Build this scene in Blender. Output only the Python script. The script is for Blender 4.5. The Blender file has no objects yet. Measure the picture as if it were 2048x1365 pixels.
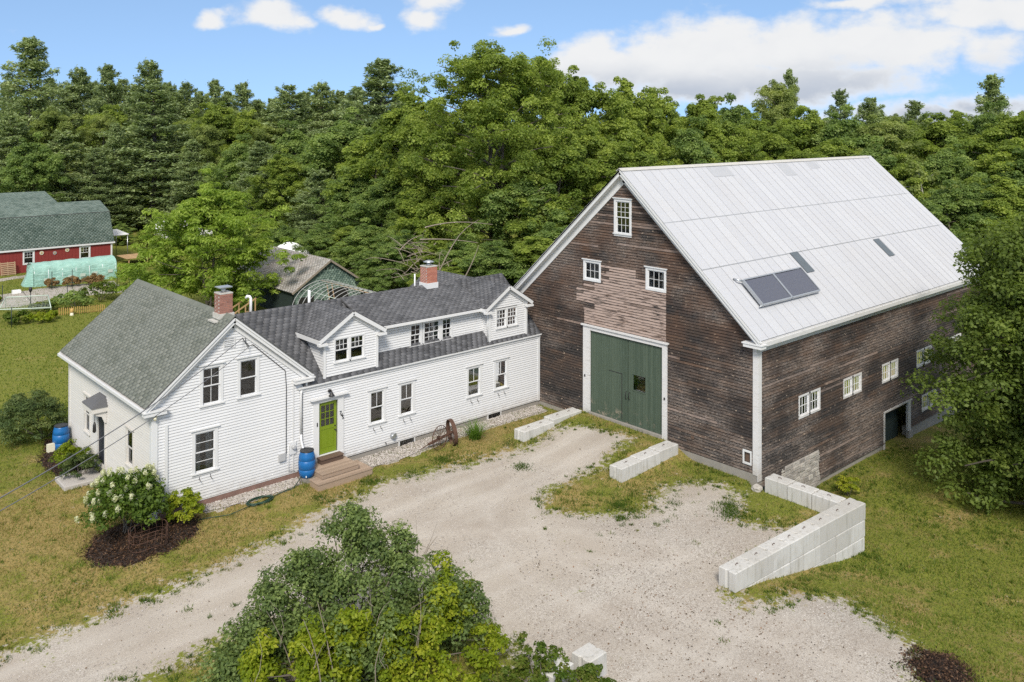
import bpy, math, random
import numpy as np
from mathutils import Matrix, Vector
random.seed(7); RNG = np.random.default_rng(7)
scene = bpy.context.scene
COL = scene.collection
# ------------------------------------------------------------------ camera
cam_data = bpy.data.cameras.new('camera')
cam_data.sensor_width = 36.0
cam_data.lens = 1729.0 / 2048 * 36
cam_data.shift_y = -(682.5 - 247.04) / 2048
cam_data.clip_start = 0.5; cam_data.clip_end = 6000
cam = bpy.data.objects.new('camera', cam_data); COL.objects.link(cam)
YAW = -0.7392; ROLL = 0.0023
cam.matrix_world = (Matrix.Translation((-11.086, -30.789, 13.681)) @ Matrix.Rotation(YAW, 4, 'Z')
                    @ Matrix.Rotation(math.pi / 2, 4, 'X') @ Matrix.Rotation(ROLL, 4, 'Z'))
scene.camera = cam
scene.view_settings.view_transform = 'Standard'
scene.view_settings.look = 'None'
scene.view_settings.gamma = 1.0
scene.cycles.use_denoising = False
scene.view_settings.exposure = 1.03
# ------------------------------------------------------------------ sun and sky
SUN = Vector((-0.62, -0.66, 0.84)).normalized()
sun_el = math.asin(SUN.z); sun_az = math.atan2(SUN.x, SUN.y)
sd = bpy.data.lights.new('sun', 'SUN'); sd.energy = 2.0; sd.angle = math.radians(14); sd.color = (1.0, 0.94, 0.85)
so = bpy.data.objects.new('sun', sd); COL.objects.link(so)
so.rotation_euler = SUN.to_track_quat('Z', 'Y').to_euler(); so.location = (0, 0, 60)

class NT:
    """short node-tree writer"""
    def __init__(s, tree): s.t = tree; s.n = tree.nodes; s.l = tree.links
    def add(s, typ, **kw):
        nd = s.n.new(typ)
        for k, v in kw.items(): setattr(nd, k, v)
        return nd
    def set(s, sock, v):
        if isinstance(v, bpy.types.NodeSocket): s.l.new(v, sock)
        elif v is not None:
            try: sock.default_value = v
            except Exception: sock.default_value = (*v, 1.0) if len(v) == 3 else v
    def math(s, op, a, b=None, c=None, clamp=False):
        nd = s.add('ShaderNodeMath', operation=op, use_clamp=clamp)
        s.set(nd.inputs[0], a)
        if b is not None: s.set(nd.inputs[1], b)
        if c is not None: s.set(nd.inputs[2], c)
        return nd.outputs[0]
    def vm(s, op, a, b=None, out=0):
        nd = s.add('ShaderNodeVectorMath', operation=op)
        s.set(nd.inputs[0], a)
        if b is not None: s.set(nd.inputs[1], b)
        return nd.outputs['Value'] if out == 'v' else nd.outputs[0]
    def noise(s, vec, scale, detail=4, rough=0.55, dist=0.0):
        nd = s.add('ShaderNodeTexNoise')
        if vec is not None: s.l.new(vec, nd.inputs['Vector'])
        nd.inputs['Scale'].default_value = scale; nd.inputs['Detail'].default_value = detail
        nd.inputs['Roughness'].default_value = rough; nd.inputs['Distortion'].default_value = dist
        return nd.outputs['Fac']
    def vor(s, vec, scale, out='Color'):
        nd = s.add('ShaderNodeTexVoronoi'); s.l.new(vec, nd.inputs['Vector']); nd.inputs['Scale'].default_value = scale
        return nd.outputs[out]
    def ramp(s, fac, stops, interp='LINEAR'):
        nd = s.add('ShaderNodeValToRGB'); s.l.new(fac, nd.inputs[0]); r = nd.color_ramp; r.interpolation = interp
        while len(r.elements) < len(stops): r.elements.new(0.5)
        for e, (p, c) in zip(r.elements, stops):
            e.position = p; e.color = (c, c, c, 1) if isinstance(c, (int, float)) else (*c, 1)
        return nd.outputs[0]
    def mix(s, fac, a, b, blend='MIX'):
        nd = s.add('ShaderNodeMix', data_type='RGBA', blend_type=blend)
        s.set(nd.inputs[0], fac); s.set(nd.inputs[6], a); s.set(nd.inputs[7], b)
        return nd.outputs[2]
    def mapr(s, v, a, b, c, d):
        nd = s.add('ShaderNodeMapRange'); nd.interpolation_type = 'SMOOTHSTEP'
        s.set(nd.inputs[0], v)
        for i, q in enumerate((a, b, c, d)): nd.inputs[i + 1].default_value = q
        return nd.outputs[0]
    def attr(s, name, out='Fac'): return s.add('ShaderNodeAttribute', attribute_name=name).outputs[out]
    def pos(s): return s.add('ShaderNodeNewGeometry').outputs['Position']
    def obj(s): return s.add('ShaderNodeTexCoord').outputs['Object']
    def rnd(s): return s.add('ShaderNodeObjectInfo').outputs['Random']
    def scalev(s, v, xyz): return s.vm('MULTIPLY', v, xyz)
    def bump(s, h, strength=0.3, dist=0.02):
        nd = s.add('ShaderNodeBump'); s.l.new(h, nd.inputs['Height'])
        nd.inputs['Strength'].default_value = strength; nd.inputs['Distance'].default_value = dist
        return nd.outputs[0]

world = bpy.data.worlds.new('World'); scene.world = world; world.use_nodes = True
W = NT(world.node_tree)
bg = W.n['Background']
tc = W.add('ShaderNodeTexCoord').outputs['Generated']
sky = W.add('ShaderNodeTexSky', sky_type='NISHITA', sun_disc=False)
sky.sun_elevation = sun_el; sky.sun_rotation = sun_az
sky.air_density = 1.0; sky.dust_density = 0.1; sky.ozone_density = 2.0; sky.altitude = 300
# look the air up a little above the true direction: a clean northern sky keeps its blue down to the tree tops
lift = W.vm('NORMALIZE', W.vm('ADD', tc, (0, 0, 0.30)))
W.l.new(lift, sky.inputs['Vector'])
sep = W.add('ShaderNodeSeparateXYZ'); W.l.new(tc, sep.inputs[0])
az = W.math('ARCTAN2', sep.outputs[0], sep.outputs[1])
el = W.math('ARCSINE', sep.outputs[2])
comb = W.add('ShaderNodeCombineXYZ'); W.l.new(az, comb.inputs[0]); W.l.new(el, comb.inputs[1])
ae = comb.outputs[0]
def px_dir(px, py):   # compass bearing and elevation of a cloud seen over the trees
    return (-YAW + math.atan((px - 1024) / 1729.0), math.atan2((247 - py) / 1729.0, math.hypot(1, (px - 1024) / 1729.0)))
nz = W.noise(W.scalev(ae, (1, 1.5, 1)), 21, 8, 0.58)
nz2 = W.noise(W.scalev(ae, (1, 1.8, 1)), 7, 6, 0.55)
nzc = W.noise(W.scalev(ae, (1, 2.4, 1)), 5.0, 8, 0.6)
dens = W.math('MULTIPLY', W.math('SUBTRACT', nzc, 0.38), 2.6)     # unseen loose clouds overhead, thickened to whiten the fill light
# keep the noise field from doubling the big cumulus by letting the shaped clouds dominate below ~9 degrees
gm = W.mapr(el, 0.14, 0.26, 0.0, 1.0)
dens = W.math('ADD', W.math('MULTIPLY', dens, gm), W.math('MULTIPLY', W.math('SUBTRACT', gm, 1.0), 0.8))
clouds = [(1290, 140, 175, 62), (1430, 105, 190, 80), (1600, 95, 210, 72), (1760, 85, 190, 60), (1560, 160, 260, 58), (1400, 180, 170, 45), (1180, 120, 90, 52),
          (545, 25, 95, 40), (600, 40, 40, 20), (850, 42, 72, 30), (865, 8, 60, 34), (700, 38, 60, 22), (425, 40, 40, 16), (740, 45, 24, 10),
          (1990, 95, 75, 48), (1990, 15, 160, 40), (1750, 2, 160, 18), (1900, 235, 330, 30), (1960, 205, 90, 26), (1010, 55, 50, 14),
          (-300, 60, 200, 60), (2500, 80, 300, 70), (2900, 150, 260, 70)]
wn = W.add('ShaderNodeTexNoise'); W.l.new(W.scalev(ae, (1, 1.6, 1)), wn.inputs['Vector']); wn.inputs['Scale'].default_value = 16; wn.inputs['Detail'].default_value = 5
aew = W.vm('ADD', ae, W.vm('MULTIPLY', W.vm('SUBTRACT', wn.outputs['Color'], (0.5, 0.5, 0.5)), (0.05, 0.035, 0.0)))
for ci, (cx, cy, rx, ry) in enumerate(clouds):
    a0, e0 = px_dir(cx, cy); k = 1 / 1729.0
    d = W.vm('LENGTH', W.vm('MULTIPLY', W.vm('SUBTRACT', aew, (a0, e0, 0)), (1 / (rx * k), 1 / (ry * k), 0)), out='v')
    dens = W.math('MAXIMUM', dens, W.math('SUBTRACT', 0.85 if ci < 7 else 0.6, W.math('MULTIPLY', d, 0.8 if ci < 7 else 0.62)))
body = W.math('ADD', dens, W.math('ADD', W.math('MULTIPLY', W.math('SUBTRACT', nz, 0.5), 1.1), W.math('MULTIPLY', W.math('SUBTRACT', nz2, 0.5), 0.5)))
alpha = W.mapr(body, -0.04, 0.44, 0.0, 0.97)
# cloud light: bright where thin or high, soft blue-grey bases where the cloud is deep
a0, e0 = px_dir(1450, 190)
low = W.mapr(W.math('ADD', el, W.math('MULTIPLY', W.math('SUBTRACT', nz2, 0.5), 0.05)), 0.028, 0.078, 1.0, 0.0)
deep = W.math('MULTIPLY', W.mapr(body, 0.18, 0.55, 0.0, 1.0), low)
shade = W.math('ADD', W.math('MULTIPLY', deep, 1.05), W.math('MULTIPLY', W.math('SUBTRACT', 0.55, nz), 0.35), clamp=True)
ccol = W.mix(shade, W.mix(W.mapr(el, 0.16, 0.5, 0.0, 1.0), (3.35, 3.36, 3.36), (3.55, 3.5, 3.42)), (2.0, 2.18, 2.5))  # high unseen clouds tinted warm to offset the blue fill
skyc = W.mix(1.0, sky.outputs[0], (0.93, 0.92, 0.86), 'MULTIPLY')
W.l.new(W.mix(alpha, skyc, ccol), bg.inputs['Color'])
bg.inputs['Strength'].default_value = 0.13
# ------------------------------------------------------------------ mesh helpers
def set_props(o, label=None, cat=None, group=None, kind=None):
    if label: o['label'] = label
    if cat: o['category'] = cat
    if group: o['group'] = group
    if kind: o['kind'] = kind
    return o
def empty(name, loc, label, cat, group=None):
    o = bpy.data.objects.new(name, None); o.empty_display_size = 0.3; COL.objects.link(o); o.location = loc
    return set_props(o, label, cat, group)
def link(o, parent=None):
    COL.objects.link(o)
    if parent is not None:
        o.parent = parent
        if parent.type == 'EMPTY' and not parent.get('local'): o.matrix_parent_inverse = Matrix.Translation(parent.location).inverted()
    return o
def np_mesh(name, V, F, mat, tint=None, smooth=False, extra=None):
    """V (n,3), F (m,k) one face size"""
    me = bpy.data.meshes.new(name); V = np.asarray(V, np.float32); F = np.asarray(F, np.int32)
    k = F.shape[1]
    me.vertices.add(len(V)); me.vertices.foreach_set('co', V.ravel())
    me.loops.add(F.size); me.loops.foreach_set('vertex_index', F.ravel())
    me.polygons.add(len(F)); me.polygons.foreach_set('loop_start', np.arange(0, F.size, k, dtype=np.int32))
    me.polygons.foreach_set('loop_total', np.full(len(F), k, np.int32))
    if smooth: me.polygons.foreach_set('use_smooth', np.ones(len(F), bool))
    if tint is not None:
        a = me.attributes.new('tint', 'FLOAT', 'FACE'); a.data.foreach_set('value', np.asarray(tint, np.float32))
    for nm, (dom, vals) in (extra or {}).items():
        a = me.attributes.new(nm, 'FLOAT', dom); a.data.foreach_set('value', np.asarray(vals, np.float32))
    me.update(calc_edges=True); me.validate()
    if mat: me.materials.append(mat)
    return me
class Frame:
    """wall-plane frame: u along the wall, n outwards, z up"""
    def __init__(s, o, u, n): s.o = Vector(o); s.u = Vector(u); s.n = Vector(n); s.flip = s.u.cross(s.n).z < 0
    def __call__(s, u, n, z): return s.o + s.u * u + s.n * n + Vector((0, 0, z))
WORLD = Frame((0, 0, 0), (1, 0, 0), (0, 1, 0))
class MB:
    def __init__(s): s.v = []; s.f = []; s.t = []; s.sm = []
    def face(s, idx, t=0.5, sm=False): s.f.append(tuple(idx)); s.t.append(t); s.sm.append(sm)
    def hexa(s, c, t=0.5, flip=False):
        b = len(s.v); s.v += [tuple(p) for p in c]
        for q in ((0, 3, 2, 1), (4, 5, 6, 7), (0, 1, 5, 4), (1, 2, 6, 5), (2, 3, 7, 6), (3, 0, 4, 7)):
            s.face([b + i for i in (q[::-1] if flip else q)], t)
        return s
    def box(s, x0, x1, y0, y1, z0, z1, t=0.5, F=WORLD):
        c = [F(x0, y0, z0), F(x1, y0, z0), F(x1, y1, z0), F(x0, y1, z0), F(x0, y0, z1), F(x1, y0, z1), F(x1, y1, z1), F(x0, y1, z1)]
        return s.hexa(c, t, F.flip)
    def trap(s, F, ulb, urb, ult, urt, nb0, nb1, nt0, nt1, z0, z1, t=0.5):
        c = [F(ulb, nb0, z0), F(urb, nb0, z0), F(urb, nb1, z0), F(ulb, nb1, z0), F(ult, nt0, z1), F(urt, nt0, z1), F(urt, nt1, z1), F(ult, nt1, z1)]
        return s.hexa(c, t, F.flip)
    def beam(s, p, q, w, h, up=(0, 0, 1), t=0.5, off=(0, 0)):
        """box from p to q, w sideways and h along up, centred (off shifts)"""
        p = Vector(p); q = Vector(q); d = (q - p).normalized(); up = Vector(up)
        sd_ = d.cross(up)
        if sd_.length < 1e-4: sd_ = d.cross(Vector((1, 0, 0)))
        sd_.normalize(); u2 = sd_.cross(d)
        c = []
        for e in (p, q):
            for a, b in ((-1, -1), (1, -1), (1, 1), (-1, 1)): c.append(e + sd_ * (a * w / 2 + off[0]) + u2 * (b * h / 2 + off[1]))
        return s.hexa([c[0], c[1], c[2], c[3], c[4], c[5], c[6], c[7]], t)
    def tube(s, pts, rad, seg=6, cap=True, t=0.5, closed=False):
        pts = [Vector(p) for p in pts]; n = len(pts)
        if not hasattr(rad, '__len__'): rad = [rad] * n
        b = len(s.v); prev = None
        for i, p in enumerate(pts):
            d = (pts[(i + 1) % n] - pts[i - 1]) if closed else (pts[min(i + 1, n - 1)] - pts[max(i - 1, 0)])
            d.normalize()
            if prev is None:
                a = d.cross(Vector((0, 0, 1)))
                if a.length < 1e-3: a = d.cross(Vector((1, 0, 0)))
            else: a = prev - d * prev.dot(d)
            a.normalize(); prev = a; c = d.cross(a)
            for k in range(seg):
                th = 2 * math.pi * k / seg; s.v.append(tuple(p + (a * math.cos(th) + c * math.sin(th)) * rad[i]))
        for i in range(n if closed else n - 1):
            i2 = (i + 1) % n
            for k in range(seg):
                k2 = (k + 1) % seg; s.face((b + i * seg + k, b + i * seg + k2, b + i2 * seg + k2, b + i2 * seg + k), t, True)
        if cap and not closed:
            s.face([b + k for k in range(seg)][::-1], t); s.face([b + (n - 1) * seg + k for k in range(seg)], t)
        return s
    def lathe(s, c, prof, seg=16, t=0.5, axis='Z'):
        b = len(s.v); c = Vector(c)
        for r, z in prof:
            for k in range(seg):
                th = 2 * math.pi * k / seg; a, d = r * math.cos(th), r * math.sin(th)
                s.v.append(tuple(c + (Vector((a, d, z)) if axis == 'Z' else Vector((a, z, d)) if axis == 'Y' else Vector((z, a, d)))))
        for i in range(len(prof) - 1):
            for k in range(seg):
                k2 = (k + 1) % seg; s.face((b + i * seg + k, b + i * seg + k2, b + (i + 1) * seg + k2, b + (i + 1) * seg + k), t, True)
        s.face([b + k for k in range(seg)][::-1], t); s.face([b + (len(prof) - 1) * seg + k for k in range(seg)], t)
        return s
    def poly(s, pts, t=0.5):
        b = len(s.v); s.v += [tuple(p) for p in pts]; s.face(range(b, b + len(pts)), t); return s
    def slab(s, pts, thick, t=0.5):
        """closed slab: polygon pts (counter-clockwise seen from outside) and its copy shifted by thick (vector)"""
        b = len(s.v); n = len(pts); th = Vector(thick)
        s.v += [tuple(p) for p in pts] + [tuple(Vector(p) + th) for p in pts]
        s.face(range(b, b + n), t); s.face([b + n + i for i in range(n)][::-1], t)
        for i in range(n):
            j = (i + 1) % n; s.face((b + i, b + n + i, b + n + j, b + j), t)
        return s
    def mesh(s, name, mat):
        me = bpy.data.meshes.new(name); me.from_pydata(s.v, [], s.f)
        a = me.attributes.new('tint', 'FLOAT', 'FACE'); a.data.foreach_set('value', np.asarray(s.t, np.float32))
        me.polygons.foreach_set('use_smooth', s.sm); me.update()
        if mat: me.materials.append(mat)
        return me
    def build(s, name, mat, parent=None, label=None, cat=None, group=None, kind=None, bevel=0):
        o = bpy.data.objects.new(name, s.mesh(name, mat))
        if bevel:
            m = o.modifiers.new('bevel', 'BEVEL'); m.width = bevel; m.segments = 2; m.limit_method = 'ANGLE'
        link(o, parent); return set_props(o, label, cat, group, kind)
def new_obj(name, me, parent=None, label=None, cat=None, group=None, kind=None):
    o = bpy.data.objects.new(name, me); link(o, parent); return set_props(o, label, cat, group, kind)
def copy_tree(o, parent=None):
    c = o.copy(); COL.objects.link(c); c.parent = parent
    for ch in o.children: copy_tree(ch, c)
    return c
# ------------------------------------------------------------------ materials
def mat_new(name):
    m = bpy.data.materials.new(name); m.use_nodes = True; t = NT(m.node_tree); return m, t, t.n['Principled BSDF']
def flat(name, col, rough=0.6, var=0.06, scale=3.0, metal=0.0, bump=0.0, spec=0.5):
    m, t, b = mat_new(name); p = t.obj()
    nf = t.noise(p, scale, 5, 0.6)
    t.l.new(t.mix(nf, [c * (1 - var) for c in col], [min(1, c * (1 + var)) for c in col]), b.inputs['Base Color'])
    b.inputs['Roughness'].default_value = rough; b.inputs['Metallic'].default_value = metal
    b.inputs['Specular IOR Level'].default_value = spec
    if bump: t.l.new(t.bump(t.noise(p, scale * 8, 4), bump, 0.01), b.inputs['Normal'])
    return m
def paint_wood(name, col, wear=(0.45, 0.4, 0.34), amount=0.12):
    """painted boards with faint streaks of grime and a few chips"""
    m, t, b = mat_new(name); p = t.pos()
    streak = t.noise(t.scalev(p, (1.2, 1.2, 14)), 1.6, 6, 0.65)
    c = t.mix(t.math('MULTIPLY', t.attr('tint'), 1.0), [x * 0.955 for x in col], col)
    c = t.mix(t.ramp(streak, [(0.55, 0), (0.85, amount)]), c, wear)
    big = t.noise(p, 0.6, 3)
    c = t.mix(t.ramp(big, [(0.35, 0.0), (0.8, 0.10)]), c, [x * 0.8 for x in col])
    sz = t.add('ShaderNodeSeparateXYZ'); t.l.new(p, sz.inputs[0])
    splash = t.math('MULTIPLY', t.mapr(sz.outputs[2], -0.1, 0.55, 0.55, 0.0), t.ramp(t.noise(p, 3.5, 6, 0.7), [(0.35, 0.1), (0.7, 1.0)]))
    c = t.mix(splash, c, (0.33, 0.28, 0.22))
    t.l.new(c, b.inputs['Base Color']); b.inputs['Roughness'].default_value = 0.55
    t.l.new(t.bump(streak, 0.12, 0.004), b.inputs['Normal'])
    return m
M = {}
M['white'] = paint_wood('white_paint', (0.69, 0.69, 0.69))
M['white_old'] = paint_wood('white_paint_aged', (0.64, 0.615, 0.575), (0.4, 0.34, 0.26), 0.3)
M['trim'] = paint_wood('white_trim', (0.68, 0.68, 0.675), (0.45, 0.41, 0.38), 0.10)
M['chipped'] = paint_wood('white_trim_chipped', (0.64, 0.63, 0.62), (0.16, 0.12, 0.1), 1.0)
M['vinyl'] = flat('white_vinyl', (0.68, 0.68, 0.68), 0.4, 0.03)
M['sheathing'] = flat('wall_sheathing', (0.10, 0.095, 0.09), 0.9)  # wall core, its dark tone standing in for shadow in the clapboard gaps
M['inside'] = flat('plaster_inside', (0.34, 0.32, 0.29), 0.9)
M['dark'] = flat('black_iron', (0.022, 0.021, 0.021), 0.5)
M['curtain'] = flat('curtain_cloth', (0.62, 0.6, 0.56), 0.9)
M['conc_found'] = flat('foundation_concrete', (0.27, 0.25, 0.22), 0.9, 0.25, 2.5, bump=0.4)
M['galv'] = flat('galvanised_steel', (0.5, 0.52, 0.54), 0.35, 0.1, metal=0.8)
M['flash'] = flat('lead_flashing', (0.5, 0.48, 0.44), 0.5, 0.3, 6)
M['pvc'] = flat('white_pipe', (0.82, 0.82, 0.82), 0.35, 0.02)
M['blue_barrel'] = flat('blue_plastic', (0.008, 0.115, 0.33), 0.38, 0.12, 4)
M['black_lid'] = flat('black_plastic', (0.02, 0.022, 0.025), 0.5)
M['navy'] = flat('dark_navy_door', (0.022, 0.024, 0.036), 0.5)
M['rust'] = flat('rusted_iron', (0.085, 0.042, 0.026), 0.85, 0.45, 9, bump=0.5)
M['hose'] = flat('green_hose', (0.02, 0.055, 0.035), 0.5)
M['granite'] = flat('granite_step', (0.42, 0.39, 0.36), 0.85, 0.15, 12, bump=0.3)
M['pallet'] = flat('pallet_wood', (0.42, 0.29, 0.18), 0.85, 0.25, 5)
M['yellow_wood'] = flat('yellow_fence_wood', (0.45, 0.29, 0.09), 0.8, 0.25, 4)
M['cream'] = flat('cream_resin', (0.72, 0.68, 0.52), 0.6)
M['wire'] = flat('cable_black', (0.03, 0.03, 0.033), 0.6)
M['wire_pale'] = flat('cable_grey', (0.16, 0.16, 0.17), 0.55)
M['post'] = flat('green_metal_post', (0.02, 0.035, 0.025), 0.6)
M['meter'] = flat('meter_grey', (0.42, 0.42, 0.42), 0.5)
M['netting'] = flat('pale_netting', (0.5, 0.58, 0.5), 0.8)
def wood_deck(name, a, b_):
    m, t, b = mat_new(name); p = t.pos()
    g = t.noise(t.scalev(p, (1.5, 22, 22)), 2, 6, 0.65); c = t.mix(g, a, b_)
    c = t.mix(t.math('MULTIPLY', t.attr('tint'), 0.5), c, [x * 0.6 for x in a])
    t.l.new(c, b.inputs['Base Color']); b.inputs['Roughness'].default_value = 0.8
    t.l.new(t.bump(g, 0.2, 0.004), b.inputs['Normal']); return m
M['deck'] = wood_deck('deck_wood', (0.30, 0.21, 0.145), (0.47, 0.36, 0.27))
M['crate'] = wood_deck('dark_bench_wood', (0.07, 0.042, 0.03), (0.2, 0.13, 0.09))
M['railing'] = wood_deck('new_lumber', (0.42, 0.26, 0.12), (0.5, 0.34, 0.18))
def glass():
    m, t, b = mat_new('window_glass'); t.n.remove(b)
    out = t.n['Material Output']
    tr = t.add('ShaderNodeBsdfTransparent'); tr.inputs[0].default_value = (0.72, 0.75, 0.76, 1)
    gl = t.add('ShaderNodeBsdfGlossy'); gl.inputs['Roughness'].default_value = 0.03; gl.inputs[0].default_value = (0.9, 0.92, 0.95, 1)
    fr = t.add('ShaderNodeFresnel'); fr.inputs[0].default_value = 1.45
    t.l.new(t.bump(t.noise(t.pos(), 2.2, 2), 0.06, 0.02), gl.inputs['Normal'])
    mx = t.add('ShaderNodeMixShader'); t.l.new(t.math('ADD', fr.outputs[0], 0.03, clamp=True), mx.inputs[0])
    t.l.new(tr.outputs[0], mx.inputs[1]); t.l.new(gl.outputs[0], mx.inputs[2]); t.l.new(mx.outputs[0], out.inputs[0]); return m
M['glass'] = glass()
def shingle(name, a, b_, moss=None):
    m, t, b = mat_new(name); p = t.pos()
    f = t.attr('tint'); g = t.noise(p, 60, 3, 0.7); big = t.noise(p, 0.55, 4, 0.6)
    c = t.mix(f, a, b_)
    c = t.mix(t.math('MULTIPLY', g, 0.45), c, [x * 0.45 for x in a])
    if moss: c = t.mix(t.ramp(big, [(0.42, 0), (0.7, 0.75)]), c, moss)
    else: c = t.mix(t.ramp(big, [(0.4, 0), (0.75, 0.3)]), c, [x * 1.5 for x in b_])
    t.l.new(c, b.inputs['Base Color']); b.inputs['Roughness'].default_value = 0.92
    t.l.new(t.bump(g, 0.5, 0.006), b.inputs['Normal']); return m
M['sh_green'] = shingle('shingles_grey_green', (0.14, 0.152, 0.125), (0.232, 0.24, 0.205), (0.19, 0.2, 0.175))
M['sh_dark'] = shingle('shingles_charcoal', (0.072, 0.073, 0.078), (0.15, 0.15, 0.157))
M['sh_shed'] = shingle('shingles_shed_green', (0.075, 0.115, 0.095), (0.19, 0.235, 0.205))
M['sh_grey'] = shingle('shingles_weathered_grey', (0.30, 0.285, 0.265), (0.50, 0.48, 0.455), (0.36, 0.30, 0.27))
M['sh_wall'] = shingle('shingles_green_wall', (0.06, 0.105, 0.085), (0.21, 0.28, 0.225))
M['slab'] = flat('roof_board', (0.1, 0.1, 0.1), 0.9)
def brick(name, a, b_):
    m, t, b = mat_new(name); p = t.pos()
    c = t.mix(t.attr('tint'), a, b_); g = t.noise(p, 30, 4)
    c = t.mix(t.math('MULTIPLY', g, 0.35), c, (0.35, 0.3, 0.27))
    t.l.new(c, b.inputs['Base Color']); b.inputs['Roughness'].default_value = 0.85
    t.l.new(t.bump(g, 0.3, 0.005), b.inputs['Normal']); return m
M['brick'] = brick('chimney_brick', (0.22, 0.07, 0.045), (0.34, 0.13, 0.085))
M['brick2'] = brick('chimney_brick_orange', (0.40, 0.105, 0.06), (0.52, 0.18, 0.10))
M['mortar'] = flat('mortar', (0.42, 0.38, 0.34), 0.9)
def barn_board():
    m, t, b = mat_new('weathered_clapboard'); p = t.pos()
    tn = t.attr('tint'); pale = t.attr('pale')
    streak = t.noise(t.scalev(p, (0.8, 0.8, 16)), 2.6, 8, 0.72)
    fine = t.noise(t.scalev(p, (3, 3, 50)), 3.0, 4, 0.7)
    blotch = t.noise(t.scalev(p, (0.9, 0.9, 2.2)), 0.9, 6, 0.62)
    c = t.mix(t.math('POWER', tn, 1.6), (0.010, 0.0088, 0.0085), (0.086, 0.050, 0.031))
    c = t.mix(t.ramp(blotch, [(0.40, 0), (0.60, 0.8)]), c, (0.014, 0.0125, 0.013))
    worn = t.mapr(t.noise(t.scalev(p, (.3, .3, .5)), 1.0, 4, .6), 0.42, 0.66, 0.12, 1.0)
    c = t.mix(t.math('MULTIPLY', worn, t.ramp(streak, [(0.49, 0), (0.61, 0.95)])), c, (0.21, 0.152, 0.115))
    c = t.mix(t.math('MULTIPLY', worn, t.ramp(fine, [(0.49, 0), (0.63, 0.9)])), c, (0.37, 0.32, 0.285))
    knots = t.noise(t.scalev(p, (3.5, 3.5, 7)), 1.6, 3, 0.6)
    c = t.mix(t.ramp(knots, [(0.66, 0), (0.70, 0.8)]), c, (0.40, 0.31, 0.23))
    # the upper boards under the eaves kept some old red-brown stain
    sepz = t.add('ShaderNodeSeparateXYZ'); t.l.new(p, sepz.inputs[0])
    rus = t.math('MULTIPLY', t.mapr(sepz.outputs[2], 2.5, 5.5, 0.0, 1.0), t.ramp(t.noise(p, 0.8, 5), [(0.4, 0), (0.7, 0.6)]))
    c = t.mix(rus, c, (0.12, 0.062, 0.036))
    # the patch above the door is newer wood with worn pinkish paint
    pm = t.math('MULTIPLY', pale, t.ramp(t.noise(t.scalev(p, (0.9, 0.9, 9)), 1.6, 6, 0.7), [(0.38, 0.0), (0.50, 1.0)]))
    c = t.mix(t.math('MULTIPLY', pm, 0.9), c, t.mix(fine, (0.31, 0.225, 0.185), (0.48, 0.375, 0.32)))
    t.l.new(c, b.inputs['Base Color']); b.inputs['Roughness'].default_value = 0.9
    t.l.new(t.bump(streak, 0.5, 0.01), b.inputs['Normal']); return m
M['barn'] = barn_board()
def metal_roof():
    m, t, b = mat_new('painted_corrugated_sheet'); p = t.pos()
    big = t.noise(p, 0.5, 5, 0.6); st = t.noise(t.scalev(p, (9, 0.6, 0.6)), 1.2, 6, 0.65); r = t.rnd()
    c = t.mix(r, (0.425, 0.43, 0.45), (0.46, 0.465, 0.482))
    c = t.mix(t.ramp(st, [(0.45, 0), (0.8, 0.22)]), c, (0.40, 0.40, 0.41))
    c = t.mix(t.ramp(big, [(0.5, 0), (0.8, 0.3)]), c, (0.41, 0.395, 0.385))
    spots = t.ramp(t.vor(t.scalev(p, (1.52, 2.2, 2.2)), 1.0, 'Distance'), [(0.03, 0.55), (0.07, 0)])
    c = t.mix(spots, c, (0.3, 0.28, 0.28))
    sz = t.add('ShaderNodeSeparateXYZ'); t.l.new(p, sz.inputs[0])
    rowd = t.math('FRACT', t.math('DIVIDE', sz.outputs[2], 0.41)); cold = t.math('FRACT', t.math('DIVIDE', sz.outputs[0], 0.132))
    nails = t.math('MULTIPLY', t.math('LESS_THAN', rowd, 0.06), t.math('LESS_THAN', cold, 0.45))
    c = t.mix(t.math('MULTIPLY', t.math('MULTIPLY', nails, t.noise(p, 1.1, 4)), 0.34), c, (0.25, 0.24, 0.245))
    t.l.new(c, b.inputs['Base Color']); b.inputs['Roughness'].default_value = 0.55; b.inputs['Metallic'].default_value = 0.0
    return m
M['metal_roof'] = metal_roof()
def barn_green():
    m, t, b = mat_new('green_door_paint'); p = t.pos()
    st = t.noise(t.scalev(p, (6, 6, 0.7)), 2, 6, 0.65)
    c = t.mix(t.attr('tint'), (0.047, 0.072, 0.048), (0.070, 0.098, 0.067)); c = t.mix(t.ramp(st, [(0.5, 0), (0.8, 0.6)]), c, (0.10, 0.135, 0.105))
    sz = t.add('ShaderNodeSeparateXYZ'); t.l.new(p, sz.inputs[0])
    peel = t.math('MULTIPLY', t.mapr(sz.outputs[2], 0.35, 1.0, 1.0, 0.0), t.ramp(t.noise(p, 2.5, 6, 0.7), [(0.56, 0), (0.66, .8)]))
    c = t.mix(peel, c, (0.36, 0.29, 0.22))
    t.l.new(c, b.inputs['Base Color']); b.inputs['Roughness'].default_value = 0.75
    t.l.new(t.bump(st, 0.25, 0.006), b.inputs['Normal']); return m
M['barn_green'] = barn_green()
M['lime'] = flat('lime_door_paint', (0.165, 0.235, 0.010), 0.4, 0.05)
M['deepgreen'] = flat('dark_green_boards', (0.018, 0.032, 0.028), 0.85, 0.4, 6)
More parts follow.
